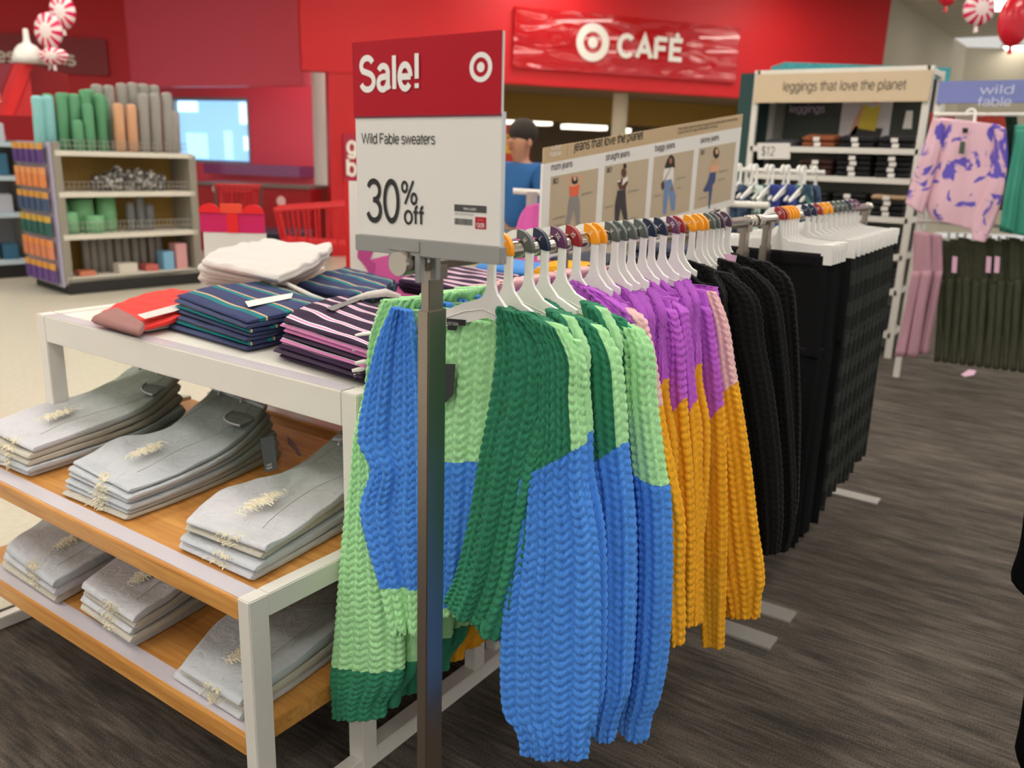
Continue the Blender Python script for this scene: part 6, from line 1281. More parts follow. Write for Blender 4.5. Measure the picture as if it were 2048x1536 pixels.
# ------------------------------------------------------------------ gift sign, poster and carts behind the table
def gift_sign():
    f = lambda x, y: onpl(x, y, dep(465, 450, 4.2), math.radians(-52))
    l, r_ = f(400, 430), f(527, 425); ex = r_-l; ex[2] = 0; W = np.linalg.norm(ex); ex /= W
    zt, zm = f(465, 426)[2], f(465, 465)[2]; z = zm
    e = empty('gift_sign', (l[0]+ex[0]*W/2, l[1]+ex[1]*W/2, 0), 'white sign stand topped by a magenta gift box with red bow', 'sign'); n = np.cross(ex, UP)
    def bk(name, s0, s1, z0, z1, d0, d1, mat): 
        P = [l*np.array([1, 1, 0])+ex*s+n*d for s, d in ((s0, d0), (s1, d0), (s1, d1), (s0, d1))]; return MB().hexa([p+UP*z0 for p in P]+[p+UP*z1 for p in P]).build(name, mat, e)
    bk('white_board', .01, W+.005, 0.02, zm, -.02, .0, paper_white); bk('gift_panel', 0, W, zm, zt, -.02, .004, M('magenta_card', rgb(206, 0, 92), .5)); bk('ribbon', W*.42, W*.6, zm, zt+.02, .004, .008, M('ribbon_red_card', rgb(232, 16, 24), .5))
    bk('bow_knot', W*.33, W*.66, zt, zt+.045, -.01, .012, M('bow_orange_red', rgb(236, 70, 40), .5))
    for s in (-1, 1):
        c = l*np.array([1, 1, 0])+ex*W*(.5+s*.34)+UP*(zt+.0); pts = [c+ex*W*.17*math.cos(q)*1.0+UP*(.045*max(0, math.sin(q))) for q in np.linspace(0, PI, 12)]
        MB().prism([p+n*.002 for p in pts], n*.012).build('bow_loop', M('ribbon_red_card', rgb(232, 16, 24)), e)
    bk('foot', -.02, W+.02, 0, .02, -.12, .1, grey_plastic)
gift_sign()
def pink_poster():
    f = lambda x, y: onpl(x, y, dep(760, 450, 4.0), math.radians(-52))
    l, r_ = f(699, 450), f(842, 450); ex = r_-l; ex[2] = 0; W = np.linalg.norm(ex); ex /= W; zt = f(699, 362)[2]; n = np.cross(ex, UP)
    e = empty('floor_poster', (l[0]+ex[0]*W/2, l[1]+ex[1]*W/2, 0), 'white floor poster showing a pink sweater, half hidden behind the sale sign', 'sign'); o = l*np.array([1, 1, 0])
    P = [o+ex*s+n*d for s, d in ((0, 0), (W, 0), (W, -.02), (0, -.02))]; MB().hexa([p+UP*.02 for p in P]+[p+UP*zt for p in P]).build('poster_board', paper_white, e)
    P = [o+ex*s+n*d for s, d in ((-.02, 0), (0, 0), (0, -.02), (-.02, -.02))]; MB().hexa([p for p in P]+[p+UP*zt for p in P]).build('red_edge', RED, e)
    pk = M('pink_sweater_print', rgb(214, 92, 164), .7); pk2 = M('pink_sweater_shade_print', rgb(186, 70, 140), .7)
    g = lambda x, y: ((f(x, y)-o)@ex, f(x, y)[2])
    flat('sweater_print', [g(*p) for p in ((735, 520), (820, 500), (850, 480), (850, 760), (740, 760))], o, ex, UP, pk, e, .002)
    flat('sweater_sleeve_print', [g(*p) for p in ((716, 486), (735, 484), (748, 500), (740, 520), (752, 528), (748, 560), (728, 530), (715, 515))], o, ex, UP, pk2, e, .004)
    bx('foot', l[0]-.1, l[0]+W*.6, l[1]-.3, l[1]+.05, 0, .02, grey_plastic, e)
pink_poster()
def cart(c, rz, label):
    e = empty('shopping_cart', (c[0], c[1], 0), label, 'cart'); R = lambda p: np.array([c[0]+p[0]*math.cos(rz)-p[1]*math.sin(rz), c[1]+p[0]*math.sin(rz)+p[1]*math.cos(rz), p[2]])
    red = M('cart_red_plastic', rgb(196, 22, 28), .4); gr = M('cart_grey_steel', rgb(110, 106, 104), .4, .6)
    top = [(-.45, -.28, 1.0), (.45, -.24, .92), (.45, .24, .92), (-.45, .28, 1.0)]; bot = [(-.4, -.22, .55), (.4, -.18, .6), (.4, .18, .6), (-.4, .22, .55)]
    T = [np.array(p) for p in top]; B = [np.array(p) for p in bot]
    MB().tube([R(p) for p in T+T[:1]], .02, 8).build('basket_rim', red, e); MB().hexa([R(p) for p in B]+[R(p+np.array([0, 0, .03])) for p in B]).build('basket_floor', red, e)
    for s in range(4):
        for k in range(8):
            t = (k+.5)/8; MB().tube([R(B[s]*(1-t)+B[(s+1) % 4]*t), R(T[s]*(1-t)+T[(s+1) % 4]*t)], .011, 5).build('basket_bar', red, e)
    MB().tube([R((-.55, -.28, 1.04)), R((-.55, .28, 1.04))], .02, 8).build('handle', red, e)
    for s in (-1, 1):
        MB().tube([R((-.55, s*.28, 1.04)), R((-.42, s*.25, .5)), R((-.4, s*.24, .12))], .015, 6).build('side_frame', gr, e); MB().tube([R((-.4, s*.24, .2)), R((.4, s*.2, .16))], .015, 6).build('lower_frame', gr, e)
        for x in (-.4, .4): MB().lathe([(.02, -.015), (.06, -.015), (.06, .015), (.02, .015)], tuple(R((x, s*.22, .06))), 14, 1).build('wheel', kick, e)
    P = [R((.45, -.1, .62)), R((.47, -.1, .62)), R((.47, .1, .62)), R((.45, .1, .62))]; 
    return e
cc = dep(646, 430, 8.6); cart(cc, YAW+PI*.55, 'red plastic shopping cart left of the sale sign, handle towards the wall')
cc = dep(478, 405, 11.2); cart(cc, YAW+PI*.1, 'red shopping cart parked behind the gift sign')
rc = dep(490, 400, 12.2)
ct = empty('service_counter', (rc[0], rc[1], 0), 'long red service counter with white round emblems below the window', 'counter')
ca, cb_ = dep(395, 400, 12.4), dep(620, 400, 12.0); vq('counter_front', ca, cb_, 0, .96, 0, .96, M('counter_red', rgb(150, 10, 22), .5), ct, 0, .6)
vq('counter_top', ca, cb_, .96, 1.0, .96, 1.0, M('grey_counter_top', rgb(110, 96, 92), .5), ct, .03, .66)
cx_ = cb_-ca; cx_[2] = 0; cx_ /= np.linalg.norm(cx_); cn = np.cross(cx_, UP)
for x, y in ((434, 377), (462, 377), (563, 402)):
    p = onpl(x, y, ca-0*cn, math.atan2(cx_[1], cx_[0])); flat('round_emblem', disc2(0, 0, .07), p, cx_, UP, M('faded_white_emblem', rgb(226, 180, 180), .5), ct, .01)
# blue plastic bins on the floor left of the cart
bb = dep(566, 468, 9.9); bo = empty('tote_bin', (bb[0], bb[1], 0), 'dark navy bin standing between the gift sign and the cart', 'bin')
MB().lathe([(.25, 0), (.3, .02), (.34, .55), (.36, .55), (.36, .58), (.33, .58)], (bb[0], bb[1], 0), 20).build('bin_body', M('navy_bin', rgb(36, 24, 52), .5), bo, 0, True); MB().lathe([(.34, .0), (.345, .02), (.345, .06), (.34, .08)], (bb[0], bb[1], .12), 20).build('blue_band', M('blue_band', rgb(90, 130, 190), .5), bo, 0, True)

# small wall notice on the red pier and a bright display inside the cafe
nt_ = lambda x, y: onpl(x, y, pC-nC*.03, AC)
wn = empty('wall_notice', tuple(nt_(690, 365)), 'rose wall notice with white letters, mostly hidden left of the sale sign', 'sign')
p, q = nt_(688, 320), nt_(748, 320); zt2, zb3 = nt_(700, 268)[2], nt_(700, 366)[2]; P = [np.array([*r[:2], zb3]) for r in (p, q, q+nC*.03, p+nC*.03)]
MB().hexa(P+[r+UP*(zt2-zb3) for r in P]).build('notice_panel', M('rose_notice', rgb(170, 24, 56), .5), wn)
for s_, x, y in (('g', 693, 306), ('b', 693, 350)): text(s_, nt_(x, y), dC, UP, .22, wprint2, wn, off=.01, bold=.03)
dp = onpl(1022, 300, pC+nC*1.0, AC); de = empty('menu_display', (dp[0], dp[1], 0), 'tall red and yellow display standing in the cafe behind the shopper', 'display')
for nm, z0, z1, mt in (('stand', 0, 1.2, kick), ('red_panel', 1.2, 2.0, M('display_red', rgb(176, 44, 30), .5)), ('yellow_panel', 1.55, 1.85, M('display_yellow', rgb(222, 160, 40), .5))):
    w2 = .3 if nm != 'yellow_panel' else .16; d2 = .08 if nm != 'yellow_panel' else .1
    P = [dp*np.array([1, 1, 0])+dC*a+nC*b for a, b in ((-w2, -d2), (w2, -d2), (w2, d2), (-w2, d2))]; MB().hexa([r+UP*z0 for r in P]+[r+UP*z1 for r in P]).build(nm, mt, de)
# ------------------------------------------------------------------ leggings shelf unit
LX, LY0, LY1 = 7.3, 1.30, 2.63
def leggings():
    e = empty('shelf_unit', (LX+.2, (LY0+LY1)/2, 0), 'white shelf unit with a tan header reading leggings that love the planet', 'shelf')
    for y in (LY0, LY1): bx('post', LX-.02, LX+.02, y-.025, y+.025, 0, 2.26, white_paint, e); bx('post', LX+.43, LX+.47, y-.025, y+.025, 0, 2.26, white_paint, e)
    for z in (1.655, 1.43, 1.13, .84, .56, .21, 2.26): bx('shelf_board', LX-.02, LX+.47, LY0, LY1, z-.045, z, white_paint, e)
    bx('back_panel', LX+.45, LX+.48, LY0, LY1, 0, 2.2, M('grey_green_back', rgb(150, 150, 136), .7), e)
    bx('side_panel', LX-.03, LX+.5, LY1+.025, LY1+.14, 0, 2.24, M('dark_teal_panel', rgb(22, 62, 60), .6), e)
    bx('header', LX-.05, LX-.03, LY0-.02, LY1+.0, 2.0, 2.225, M('tan_header_card', rgb(214, 192, 160), .6), e)
    a, b = onx(1566, 175, LX-.055), onx(1812, 170, LX-.055)
    text('leggings that love the planet', np.array([LX-.051, a[1], 2.09]), (0, -1, 0), UP, .075, M('grey_brown_print', rgb(120, 106, 92), .6), e, width=a[1]-b[1], bold=.01)
    dkp = M('dark_olive_print', rgb(52, 58, 50), .6); lil = M('lilac_print', rgb(190, 170, 196), .6)
    bx('poster_panel', LX+.40, LX+.44, 2.02, 2.5, 1.66, 2.2, dkp, e, 0); bx('poster_panel', LX+.40, LX+.44, 1.62, 2.02, 1.66, 2.2, M('pale_photo_print', rgb(206, 200, 200), .6), e, 0); bx('poster_panel', LX+.40, LX+.44, 1.33, 1.62, 1.66, 2.2, dkp, e, 0)
    text('leggings', np.array([LX+.398, 2.46, 1.95]), (0, -1, 0), UP, .06, lil, e, width=.3)
    skin = M('light_skin_print', rgb(214, 160, 128)); yt = M('yellow_top_print', rgb(222, 196, 60), .6)
    o = np.array([LX+.397, 1.99, 1.68])
    flat('model_arm', [(.06, .06), (.1, .06), (.16, .3), (.13, .33), (.08, .2)], o, (0, -1, 0), UP, skin, e, .001); flat('model_top', [(.12, .14), (.26, .12), (.28, .33), (.2, .30), (.15, .34)], o, (0, -1, 0), UP, yt, e, .002); flat('model_head', disc2(.23, .4, .05, .07), o, (0, -1, 0), UP, skin, e, .002); flat('model_leggings', [(.02, .03), (.3, .03), (.32, .14), (.1, .16)], o, (0, -1, 0), UP, M('charcoal_jeans_print', rgb(58, 54, 56)), e, .001)
    flat('model_top', [(.08, .12), (.15, .12), (.14, .26), (.09, .26)], np.array([LX+.397, 1.6, 1.7]), (0, -1, 0), UP, wprint2, e, .002)
    return e
leggings()
lgb = M('black_leggings_knit', rgb(28, 28, 32), .9); lgn = M('rust_brown_leggings', rgb(150, 84, 50), .9); lgc = M('charcoal_leggings', rgb(64, 68, 74), .9); lgt = M('sand_leggings', rgb(190, 160, 126), .9)
LV = {1.655: 'top', 1.43: 'second', 1.13: 'third', .84: 'fourth', .56: 'fifth', .21: 'bottom'}; LP = ('left end', 'centre left', 'centre right', 'right end')
for z, nm in LV.items():
    for k, y in enumerate((2.4, 2.08, 1.78, 1.48)):
        n = {1.655: (1, 2, 2, 2), 1.43: (1, 3, 4, 4)}.get(z, (3, 4, 4, 4))[k]
        for i in range(n):
            h = .042; mt = lgb
            if z == 1.655 and k == 1: mt = lgn
            if z == 1.655 and k == 0: mt = lgc
            if z == 1.43 and k == 1: mt = M('dark_brown_leggings', rgb(64, 36, 28), .9)
            if z == 1.13 and k == 3 and i == n-1: mt = lgt
            zb = z+.001+i*h; e = empty('folded_leggings', (LX+.2, y, zb), '%s folded leggings, %s up in the %s pile on the %s shelf' % ({lgb: 'black', lgn: 'rust brown', lgc: 'charcoal', lgt: 'sand'}.get(mt, 'dark brown'), NTH[i], LP[k], nm), 'leggings', 'folded leggings on the white shelf unit')
            slab('knit_body', [[(LX+.02, y+.13), (LX+.02, y-.13)], [(LX+.2, y+.135), (LX+.2, y-.135)], [(LX+.36, y+.12), (LX+.36, y-.12)]], [zb+h, zb+h+(.02 if i == n-1 and z > 1.5 else 0), zb+h], zb, mt, e, int(z*100)+k*9+i, wr=.005, q=.03)
            if k > 0 or z < 1.4: bx('size_sticker', LX+.0, LX+.012, y-.028+(.012 if i % 2 else 0), y+.022+(.012 if i % 2 else 0), zb+.004, zb+.036, stick, e, 0)
# price card hanging at the left of the unit
pc = [onx(*p, LX-.028) for p in ((1515, 318), (1580, 318), (1580, 286), (1515, 286))]
pcd = empty('price_card', tuple(pc[0]), 'white price card clipped at the left of the leggings shelf', 'sign'); quad('card', pc, paper_white, pcd, .004); text('$12', pc[0]+np.array([-.002, -.03, .03]), (0, -1, 0), UP, .075, M('grey_print', rgb(110, 108, 106)), pcd, width=.11)
def teal_unit():
    a, b = dep(1570, 128, 9.0), dep(1905, 118, 9.0)
    e = empty('shelf_unit', (a[0], a[1], 0), 'unit with a teal top panel rising behind the leggings shelf', 'shelf'); d = b-a; d[2] = 0; L_ = np.linalg.norm(d); d /= L_; n = np.cross(d, UP); n = n if n@_h > 0 else -n
    for nm, z0, z1, s1, mt in (('body', 0, a[2]-.14, L_, M('pale_unit_side', rgb(196, 200, 190), .6)), ('teal_panel', a[2]-.14, a[2]+.02, L_, M('teal_patterned_card', rgb(60, 160, 168), .6, var=.25, vscale=30))):
        P = [a*np.array([1, 1, 0])+d*s+n*q for s, q in ((0, 0), (s1, 0), (s1, .5), (0, .5))]; MB().hexa([p+UP*z0 for p in P]+[p+UP*z1 for p in P]).build(nm, mt, e)
teal_unit()
# ------------------------------------------------------------------ wall bay with sweatshirt and trousers
WX = 6.62
def bay():
    e = empty('wall_rack', (WX, .4, 0), 'two-tier clothing bay with a periwinkle header at the right edge', 'rack')
    h0, h1 = onx(1872, 207, WX), onx(1872, 163, WX)
    yl = h0[1]; bx('header', WX-.01, WX+.02, -.6, yl, h0[2], h1[2], M('periwinkle_header', rgb(118, 128, 186), .5), e)
    for y in (yl-.01, -.45): bx('post', WX+.02, WX+.06, y-.02, y+.02, 0, h1[2], white_paint, e)
    z1, z2 = onx(1900, 229, WX)[2], onx(1950, 470, WX)[2]
    for z in (z1, z2+.07): MB().tube([(WX, yl, z), (WX, -.6, z)], .013, 10).build('rail', white_paint, e)
    a = onx(1958, 188, WX-.012); text('wild', a, (0, -1, 0), UP, .055, M('pale_lilac_print', rgb(196, 200, 226), .5), e, width=.2); text('fable', a-UP*.075, (0, -1, 0), UP, .055, M('pale_lilac_print', rgb(196, 200, 226)), e, width=.2)
    return e, yl, z1, z2
be, BYL, BZ1, BZ2 = bay()
def px_loft(name, rows, X, b, mat, e, seed, fold=.01, folds=4, nu=40, nv=40, N=(-1, 0, 0)):
    r = np.array([[onx(a, q, X), onx(c, d, X)] for a, q, c, d in rows]); V, F, uv, t, v, fr = loft(r, b, N, nu, nv, power=.7, amp=0, fold=fold, folds=folds, seed=seed)
    V = V+np.stack([sn(V, 12, seed)*.008, np.zeros(len(V)), np.zeros(len(V))], 1); return mesh(name, V, F, mat, e, True, None, uv)
def print_mat():
    m = bpy.data.materials.new('pink_violet_brush_print'); m.use_nodes = True; nt = m.node_tree; L = nt.links; b = nt.nodes['Principled BSDF']; b.inputs['Roughness'].default_value = .9
    tc = nt.nodes.new('ShaderNodeTexCoord'); n = nt.nodes.new('ShaderNodeTexNoise'); n.inputs['Scale'].default_value = 5.5; n.inputs['Detail'].default_value = 3; n.inputs['Distortion'].default_value = 1.6; L.new(tc.outputs['Object'], n.inputs['Vector'])
    c = nt.nodes.new('ShaderNodeValToRGB'); e = c.color_ramp.elements; e[0].position = .53; e[0].color = rgb(228, 186, 200); e[1].position = .565; e[1].color = rgb(104, 88, 190); L.new(n.outputs[0], c.inputs[0]); L.new(c.outputs[0], b.inputs['Base Color']); return m
PV = print_mat(); XS = WX-.12
sw = empty('sweatshirt', tuple(onx(1940, 330, XS)), 'pink sweatshirt with violet brush print hanging above the pink trousers', 'sweatshirt')
px_loft('body', [(1880, 235, 2002, 250), (1872, 290, 2006, 300), (1858, 360, 2000, 375), (1852, 410, 1990, 430), (1862, 436, 1975, 468)], XS, .05, PV, sw, 3)
px_loft('sleeve', [(1866, 236, 1895, 240), (1848, 290, 1882, 300), (1828, 350, 1866, 362), (1812, 405, 1846, 428)], XS-.03, .04, PV, sw, 4, .004)
px_loft('sleeve', [(1985, 246, 2012, 256), (1988, 310, 2016, 320), (1968, 390, 2004, 400), (1942, 440, 1978, 470), (1944, 468, 1972, 482)], XS-.04, .04, PV, sw, 5, .004)
px_loft('cuff', [(1945, 462, 1976, 472), (1944, 478, 1970, 484)], XS-.045, .032, M('pink_rib_knit', rgb(228, 186, 200), .9), sw, 6, 0)
quad('neck_label', [onx(*p, XS-.075) for p in ((1925, 266), (1936, 266), (1936, 256), (1925, 256))], LB, sw); quad('hang_tag', [onx(*p, XS-.085) for p in ((1917, 307), (1928, 308), (1931, 284), (1921, 282))], M('olive_hang_tag', rgb(70, 84, 70), .6), sw)
hs = bpy.data.objects.new('hanger', None); COL.objects.link(hs); hs.location = (XS, onx(1942, 229, XS)[1], BZ1); hs.scale = (1.4, 1.0, 1.0); tag(hs, 'white hanger carrying the pink printed sweatshirt', 'hanger')
for ch in HCH[:1]: c = ch.copy(); COL.objects.link(c); c.parent = hs
tl_ = empty('blouse', tuple(onx(2040, 350, XS)), 'teal green blouse hanging at the right photo edge', 'blouse'); TE = M('teal_green_satin', rgb(58, 150, 128), .6)
px_loft('body', [(2030, 250, 2080, 250), (2020, 320, 2090, 330), (2008, 400, 2100, 420), (1998, 462, 2100, 480)], XS+.02, .04, TE, tl_, 8); px_loft('sleeve', [(2034, 260, 2060, 260), (2012, 370, 2040, 380), (2000, 452, 2028, 465)], XS-.03, .03, TE, tl_, 9)
for i, (x0, x1, mt, lab) in enumerate(((1975, 2000, M('rust_red_fabric', rgb(150, 50, 34), .9), 'rust red'), (1880, 1900, M('rust_red_fabric', rgb(150, 50, 34)), 'dark rust'), (2000, 2024, M('bottle_green_fabric', rgb(28, 60, 46), .9), 'bottle green'))):
    t = empty('blouse', tuple(onx(x0, 240, WX+.1)), '%s top hanging behind the pink sweatshirt' % lab, 'blouse'); px_loft('body', [(x0-20, 226, x1+10, 226), (x0-22, 300, x1+14, 300), (x0-18, 420, x1+8, 420)], WX+.01+.045*i, .02, mt, t, 40+i)
OLV = M('olive_corduroy', rgb(66, 68, 50), .95, var=.15, vscale=20); MVP = M('dusty_mauve_cotton', rgb(182, 138, 152), .9)
def bay_trousers(x0, x1, y0, y1, xb0, xb1, mt, lab, grp, seed, X):
    t = empty('trousers', tuple(onx((x0+x1)/2, y1, X)), lab, 'trousers', grp); ym = y0+(y1-y0)*.33
    px_loft('seat', [(x0, y0, x1, y0+4), (x0-3, ym, x1+2, ym+2)], X, .03, mt, t, seed, .006, 4, 24, 14)
    mt_, mb_ = (x0+x1)/2, (xb0+xb1)/2
    px_loft('leg', [(x0-3, ym-3, mt_+1, ym-3), (xb0, y1, mb_-1, y1)], X, .03, mt, t, seed+1, .004, 3, 20, 16); px_loft('leg', [(mt_-1, ym-3, x1+2, ym-3), (mb_+1, y1, xb1, y1+3)], X-.01, .03, mt, t, seed+2, .004, 3, 20, 16)
    return t
bay_trousers(1828, 1862, 462, 712, 1790, 1835, MVP, 'dusty mauve trousers hanging left under the printed sweatshirt', 'mauve trousers', 50, XS-.05); bay_trousers(1856, 1884, 466, 706, 1812, 1856, MVP, 'dusty mauve trousers beside the olive row', 'mauve trousers', 54, XS)
for i in range(11):
    x0 = 1882+i*17; y0 = 480-(i % 3)*3
    t = bay_trousers(x0, x0+24, y0, 722+i*2.2, x0-14, x0+14, OLV, 'olive green trousers, %s in the row from the mauve pair' % NTH[i], 'olive trousers', 70+i*3, WX+.0+.02*(i % 2))
    if i in (1, 5, 6): quad('price_tag', [onx(*p, WX-.1) for p in ((x0+4, 545), (x0+14, 546), (x0+16, 514), (x0+6, 512))], pink_ticket, t)
    h = bpy.data.objects.new('clip_hanger', None); COL.objects.link(h); p = onx(x0+12, y0-22, WX); h.location = (WX+.01*(i % 2), p[1], BZ2+.07); h.rotation_euler = (0, 0, PI/2*.9)
    for ch in bhc[:1]: c = ch.copy(); COL.objects.link(c); c.parent = h; c.scale = (1, .35, 1)
    tag(h, 'small white clip hanger holding olive trousers, %s in the row' % NTH[i], 'hanger', 'clip hangers in the wall bay')
tp = onz(1940, 746, .003); tag(MB().prism([onz(*p, .002) for p in ((1922, 750), (1938, 740), (1952, 742), (1948, 750), (1930, 754))], (0, 0, .004)).build('paper_ticket', pink_ticket), 'pink paper ticket lying on the carpet below the olive trousers', 'ticket')
# ------------------------------------------------------------------ dress rack between poster and leggings
def dress_rack():
    X = 5.0; a, b = onx(1468, 343, X), onx(1642, 345, X); z = a[2]; z = onx(1560, 342, X)[2]
    e = empty('garment_rack', (X, (a[1]+b[1])/2, 0), 'white garment rack hung with blue and teal printed dresses', 'rack')
    MB().tube([(X, a[1]+.5, z), (X, b[1]-.02, z)], .014, 10).build('rail', white_paint, e)
    for y in (a[1]+.45, b[1]+.1): bx('post', X-.015, X+.015, y-.015, y+.015, 0, z, white_paint, e)
    bx('foot', X-.25, X+.25, b[1]+.08, b[1]+.12, 0, .02, white_paint, e); bx('foot', X-.25, X+.25, a[1]+.43, a[1]+.47, 0, .02, white_paint, e)
    def prt(nm, c0, c1, sc):
        m = bpy.data.materials.new(nm); m.use_nodes = True; nt = m.node_tree; t = nt.nodes.new('ShaderNodeTexCoord'); n = nt.nodes.new('ShaderNodeTexNoise'); n.inputs['Scale'].default_value = sc; n.inputs['Distortion'].default_value = 1; nt.links.new(t.outputs['Object'], n.inputs['Vector']); r = nt.nodes.new('ShaderNodeValToRGB'); q = r.color_ramp.elements; q[0].position = .5; q[0].color = c0; q[1].position = .58; q[1].color = c1; nt.links.new(n.outputs[0], r.inputs[0]); nt.links.new(r.outputs[0], nt.nodes['Principled BSDF'].inputs['Base Color']); nt.nodes['Principled BSDF'].inputs['Roughness'].default_value = .9; return m
    A = prt('navy_slate_print', rgb(40, 52, 76), rgb(60, 80, 110), 18); B = prt('teal_white_leaf_print', rgb(26, 58, 62), rgb(200, 214, 206), 20); C_ = prt('royal_blue_print', rgb(40, 54, 120), rgb(72, 92, 168), 14); D_ = prt('teal_green_print', rgb(32, 60, 80), rgb(90, 130, 120), 18)
    seq = [A, A, B, B, B, C_, C_, C_, D_, D_, A]
    for i, m in enumerate(seq):
        x0 = 1464+i*16; t = empty('dress', tuple(onx(x0+8, 380, X)), '%s printed dress, %s from the poster on the white rack' % ({A: 'navy', B: 'teal and white', C_: 'royal blue', D_: 'teal green'}[m], NTH[i]), 'dress', 'printed dresses')
        px_loft('body', [(x0-2, 368, x0+14, 372), (x0-4, 400, x0+18, 402), (x0-6, 480, x0+20, 482), (x0-8, 640, x0+22, 642)], X-.06*(i % 2)-.02, .03, m, t, 110+i, .008, 3, 20, 20)
        h = bpy.data.objects.new('hanger', None); COL.objects.link(h); h.location = (X-.06*(i % 2)-.02, onx(x0+8, 345, X)[1], z); h.rotation_euler = (0, 0, PI/2*.85)
        for ch in HCH[:1]: c = ch.copy(); COL.objects.link(c); c.parent = h; c.scale = (1.6, .7, 1)
        tag(h, 'white hanger on the dress rack, %s from the poster' % NTH[i], 'hanger', 'hangers on the dress rack')
dress_rack()
# short white rail end below the dresses
p = onx(1538, 411, 4.55); q = onx(1440, 407, 4.55); fr_ = empty('t_stand', (4.55, q[1], 0), 'short white arm of a T-stand beside the poster edge', 'rack'); MB().tube([p, q], .018, 12).build('arm', white_paint, fr_); bx('post', 4.53, 4.57, q[1]-.05, q[1]-.01, 0, q[2], white_paint, fr_); bx('foot', 4.35, 4.75, q[1]-.06, q[1], 0, .02, white_paint, fr_)
# T-stand with pink sweater between sale sign and poster
p, q = dep(1026, 382, 4.3), dep(1090, 386, 4.3); e = empty('t_stand', ((p[0]+q[0])/2, (p[1]+q[1])/2, 0), 'grey white T-stand arm showing between sale sign and poster', 'rack'); MB().tube([p, q], .016, 10).build('arm', white_paint, e); c = (p*.4+q*.6); MB().tube([(c[0], c[1], 0), (c[0], c[1], p[2])], .03, 12).build('post', M('greige_post', rgb(170, 160, 156), .5), e); MB().lathe([(.2, 0), (.2, .015), (.03, .02)], (c[0], c[1], 0), 20).build('base', grey_plastic, e)
ps = empty('sweater', tuple(dep(1062, 450, 4.0)), 'bright pink sweater shoulder between sale sign and jeans poster', 'sweater'); PKS = M('bright_pink_knit', rgb(214, 92, 168), .9, bump=.3, bscale=120, stretch=(1, 1, .1))
PX = dep(1062, 450, 4.0)[0]; px_loft('body', [(1060, 412, 1100, 404), (1046, 432, 1105, 430), (1038, 462, 1110, 460), (1034, 520, 1112, 520), (1034, 640, 1112, 640)], PX, .06, PKS, ps, 5)
# black garments at the right photo edge, hanging from a nearer rack
BX = 2.06
er = empty('garment_rack', (BX+.25, -.27, 0), 'steel rack just outside the right photo edge holding black garments', 'rack')
MB().tube([(BX-.15, -.27, 1.36), (BX+.75, -.27, 1.36)], .016, 12).build('rail', steel_rail, er)
for x in (BX-.1, BX+.7): bx('post', x-.02, x+.02, -.285, -.255, 0, 1.345, steel, er); bx('foot_plate', x-.04, x+.04, -.36, -.18, 0, .012, plate_steel, er)
for i, (x, rows, sl) in enumerate(((BX, [(2090, 520, 2330, 520), (2085, 700, 2340, 700), (2080, 950, 2345, 950), (2066, 1120, 2345, 1120), (2060, 1180, 2345, 1190)], [(2080, 540, 2130, 540), (2066, 800, 2120, 800), (2044, 1060, 2110, 1060), (2022, 1148, 2090, 1150), (2046, 1182, 2088, 1188)]), (BX+.07, [(2100, 540, 2330, 540), (2080, 900, 2340, 900), (2064, 1250, 2345, 1250), (2040, 1440, 2345, 1440), (2030, 1490, 2345, 1490), (2042, 1530, 2345, 1540)], None))):
    t = empty('black_garment', tuple(onx(2200, 520, x)), ('upper short', 'lower long')[i]+' black garment hanging into the right photo edge', 'garment', 'black garments at the right edge'); px_loft('body', rows, x, .026, black_cloth, t, 20+i)
    if sl: px_loft('sleeve', sl, x-.03, .03, black_cloth, t, 24+i, .004)
    h = bpy.data.objects.new('hanger', None); COL.objects.link(h); h.location = (x, -.27, 1.36)
    for ch in HCH[:1]: c = ch.copy(); COL.objects.link(c); c.parent = h
    tag(h, ('white hanger of the upper short black garment', 'white hanger of the lower long black garment')[i], 'hanger')

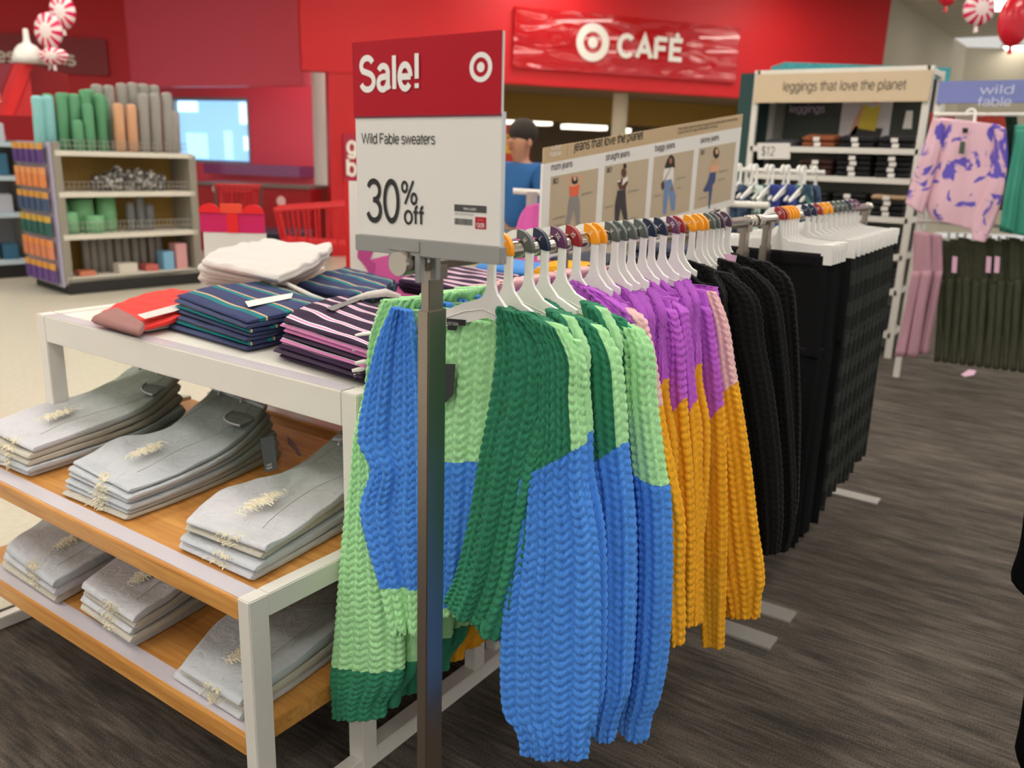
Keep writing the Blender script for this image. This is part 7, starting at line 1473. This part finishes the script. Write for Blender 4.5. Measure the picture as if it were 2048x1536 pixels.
# ------------------------------------------------------------------ shopper in the blue jacket
def shopper():
    base = dep(1048, 300, 6.2); bx_, by_ = base[0], base[1]
    skin = M('skin', rgb(186, 132, 104), .6); jk = M('blue_jacket_cloth', rgb(36, 92, 150), .85, bump=.15, bscale=40); jn = M('grey_jeans_cloth', rgb(120, 124, 130), .9); hr = M('dark_hair', rgb(44, 34, 30), .8)
    f = np.array([_r[0], _r[1], 0])*-.75-np.array([_h[0], _h[1], 0])*.66; f /= np.linalg.norm(f); s = np.cross(f, UP)        # facing left, half towards the aisle
    o = np.array([bx_, by_, 0]); W = lambda a, b, z: tuple(o+f*a+s*b+UP*z)
    e = empty('person', (bx_, by_, 0), 'man in blue jacket and grey jeans holding a hand to his face', 'person')
    def skin_mesh(name, verts, edges, rad, mat, root=0):
        me = bpy.data.meshes.new(name); me.from_pydata(verts, edges, []); ob = bpy.data.objects.new(name, me); COL.objects.link(ob); me.materials.append(mat)
        md = ob.modifiers.new('skin', 'SKIN'); md.use_smooth_shade = True
        for v, r in zip(me.skin_vertices[0].data, rad): v.radius = r if hasattr(r, '__len__') else (r, r)
        me.skin_vertices[0].data[root].use_root = True
        sb = ob.modifiers.new('sub', 'SUBSURF'); sb.levels = 2; sb.render_levels = 2; put(ob, e); return ob
    V = [W(0, 0, .95), W(0, 0, 1.15), W(.01, 0, 1.36), W(.02, 0, 1.45), W(.035, 0, 1.51), W(.05, 0, 1.59), W(.045, 0, 1.66),
         W(.01, .18, 1.40), W(.1, .27, 1.16), W(.22, .15, 1.34), W(.21, .07, 1.48), W(.01, -.18, 1.40), W(-.02, -.26, 1.12), W(.1, -.26, .9), W(.14, -.25, .82),
         W(0, .1, .9), W(.03, .11, .5), W(-.02, .11, .1), W(.12, .12, .04), W(0, -.1, .9), W(-.03, -.11, .5), W(-.08, -.11, .1), W(.06, -.12, .04)]
    E_ = [(0, 1), (1, 2), (2, 3), (3, 4), (4, 5), (5, 6), (2, 7), (7, 8), (8, 9), (9, 10), (2, 11), (11, 12), (12, 13), (13, 14), (0, 15), (15, 16), (16, 17), (17, 18), (0, 19), (19, 20), (20, 21), (21, 22)]
    Rr = [(.14, .11), (.14, .11), (.15, .1), .055, .062, .095, .075, .06, .045, .038, .03, .06, .045, .038, .035, .085, .06, .04, .035, .085, .06, .04, .035]
    skin_mesh('body', V, E_, Rr, skin)
    J = [0, 1, 2, 3, 7, 8, 9, 11, 12, 13]; mp_ = {q: i for i, q in enumerate(J)}; skin_mesh('jacket', [V[q] for q in J], [(mp_[a], mp_[b]) for a, b in E_ if a in mp_ and b in mp_], [(.175, .14), (.18, .145), (.185, .13), .095, .085, .068, .055, .085, .068, .055], jk)
    J = [0, 15, 16, 17, 19, 20, 21]; mp_ = {q: i for i, q in enumerate(J)}; skin_mesh('jeans', [V[q] for q in J], [(mp_[a], mp_[b]) for a, b in E_ if a in mp_ and b in mp_], [(.165, .13), .105, .08, .06, .105, .08, .06], jn)
    def ellip(name, c, r3, mat, n=16):
        c = np.array(c); VV = []; 
        for j in range(n+1):
            for i in range(2*n):
                ph, q = PI*j/n, PI*i/n; VV.append(c+f*r3[0]*math.sin(ph)*math.cos(q)+s*r3[1]*math.sin(ph)*math.sin(q)+UP*r3[2]*math.cos(ph))
        F = [(j*2*n+i, j*2*n+(i+1) % (2*n), (j+1)*2*n+(i+1) % (2*n), (j+1)*2*n+i) for j in range(n) for i in range(2*n)]; return mesh(name, VV, F, mat, e, True)
    ellip('hair', W(.012, 0, 1.675), (.115, .1, .1), hr); ellip('nose', W(.145, 0, 1.6), (.02, .014, .025), skin, 8)
    for b in (-1, 1): ellip('ear', W(.03, b*.095, 1.6), (.02, .012, .03), skin, 8); ellip('eye', W(.13, b*.035, 1.63), (.01, .012, .008), M('dark_eye', rgb(30, 24, 22), .3), 8); ellip('shoe', W(.06 if b > 0 else 0, b*.115, .04), (.14, .05, .045), kick, 10)
    ellip('mouth', W(.13, 0, 1.555), (.008, .026, .007), M('lip_print', rgb(150, 84, 76), .6), 8)
    # raised hand with fingers along the cheek, other hand hanging
    for (bs, up, sd, tag_) in ((np.array(W(.21, .07, 1.48)), UP, -s, 0), (np.array(W(.14, -.25, .82)), -UP, s, 1)):
        pv = [bs, bs+up*.045, bs+up*.085]; skin_mesh('palm', [tuple(q) for q in pv], [(0, 1), (1, 2)], [(.028, .02), (.04, .018), (.038, .014)], skin)
        for k, (of, ln) in enumerate(((-.03, .065), (-.01, .078), (.01, .074), (.029, .058))):
            b0 = bs+up*.08+f*of*.9; pts = [b0, b0+up*ln*.45+sd*.004, b0+up*ln*.8+sd*.014, b0+up*ln+sd*.026]; MB().tube(pts, [.0095, .009, .0085, .006], 8).build('finger', skin, e, 0, True)
        b0 = bs+up*.03+f*.034; MB().tube([b0, b0+up*.025+f*.022, b0+up*.055+f*.026+sd*.01], [.0115, .0105, .007], 8).build('thumb', skin, e, 0, True)
    return e
shopper()
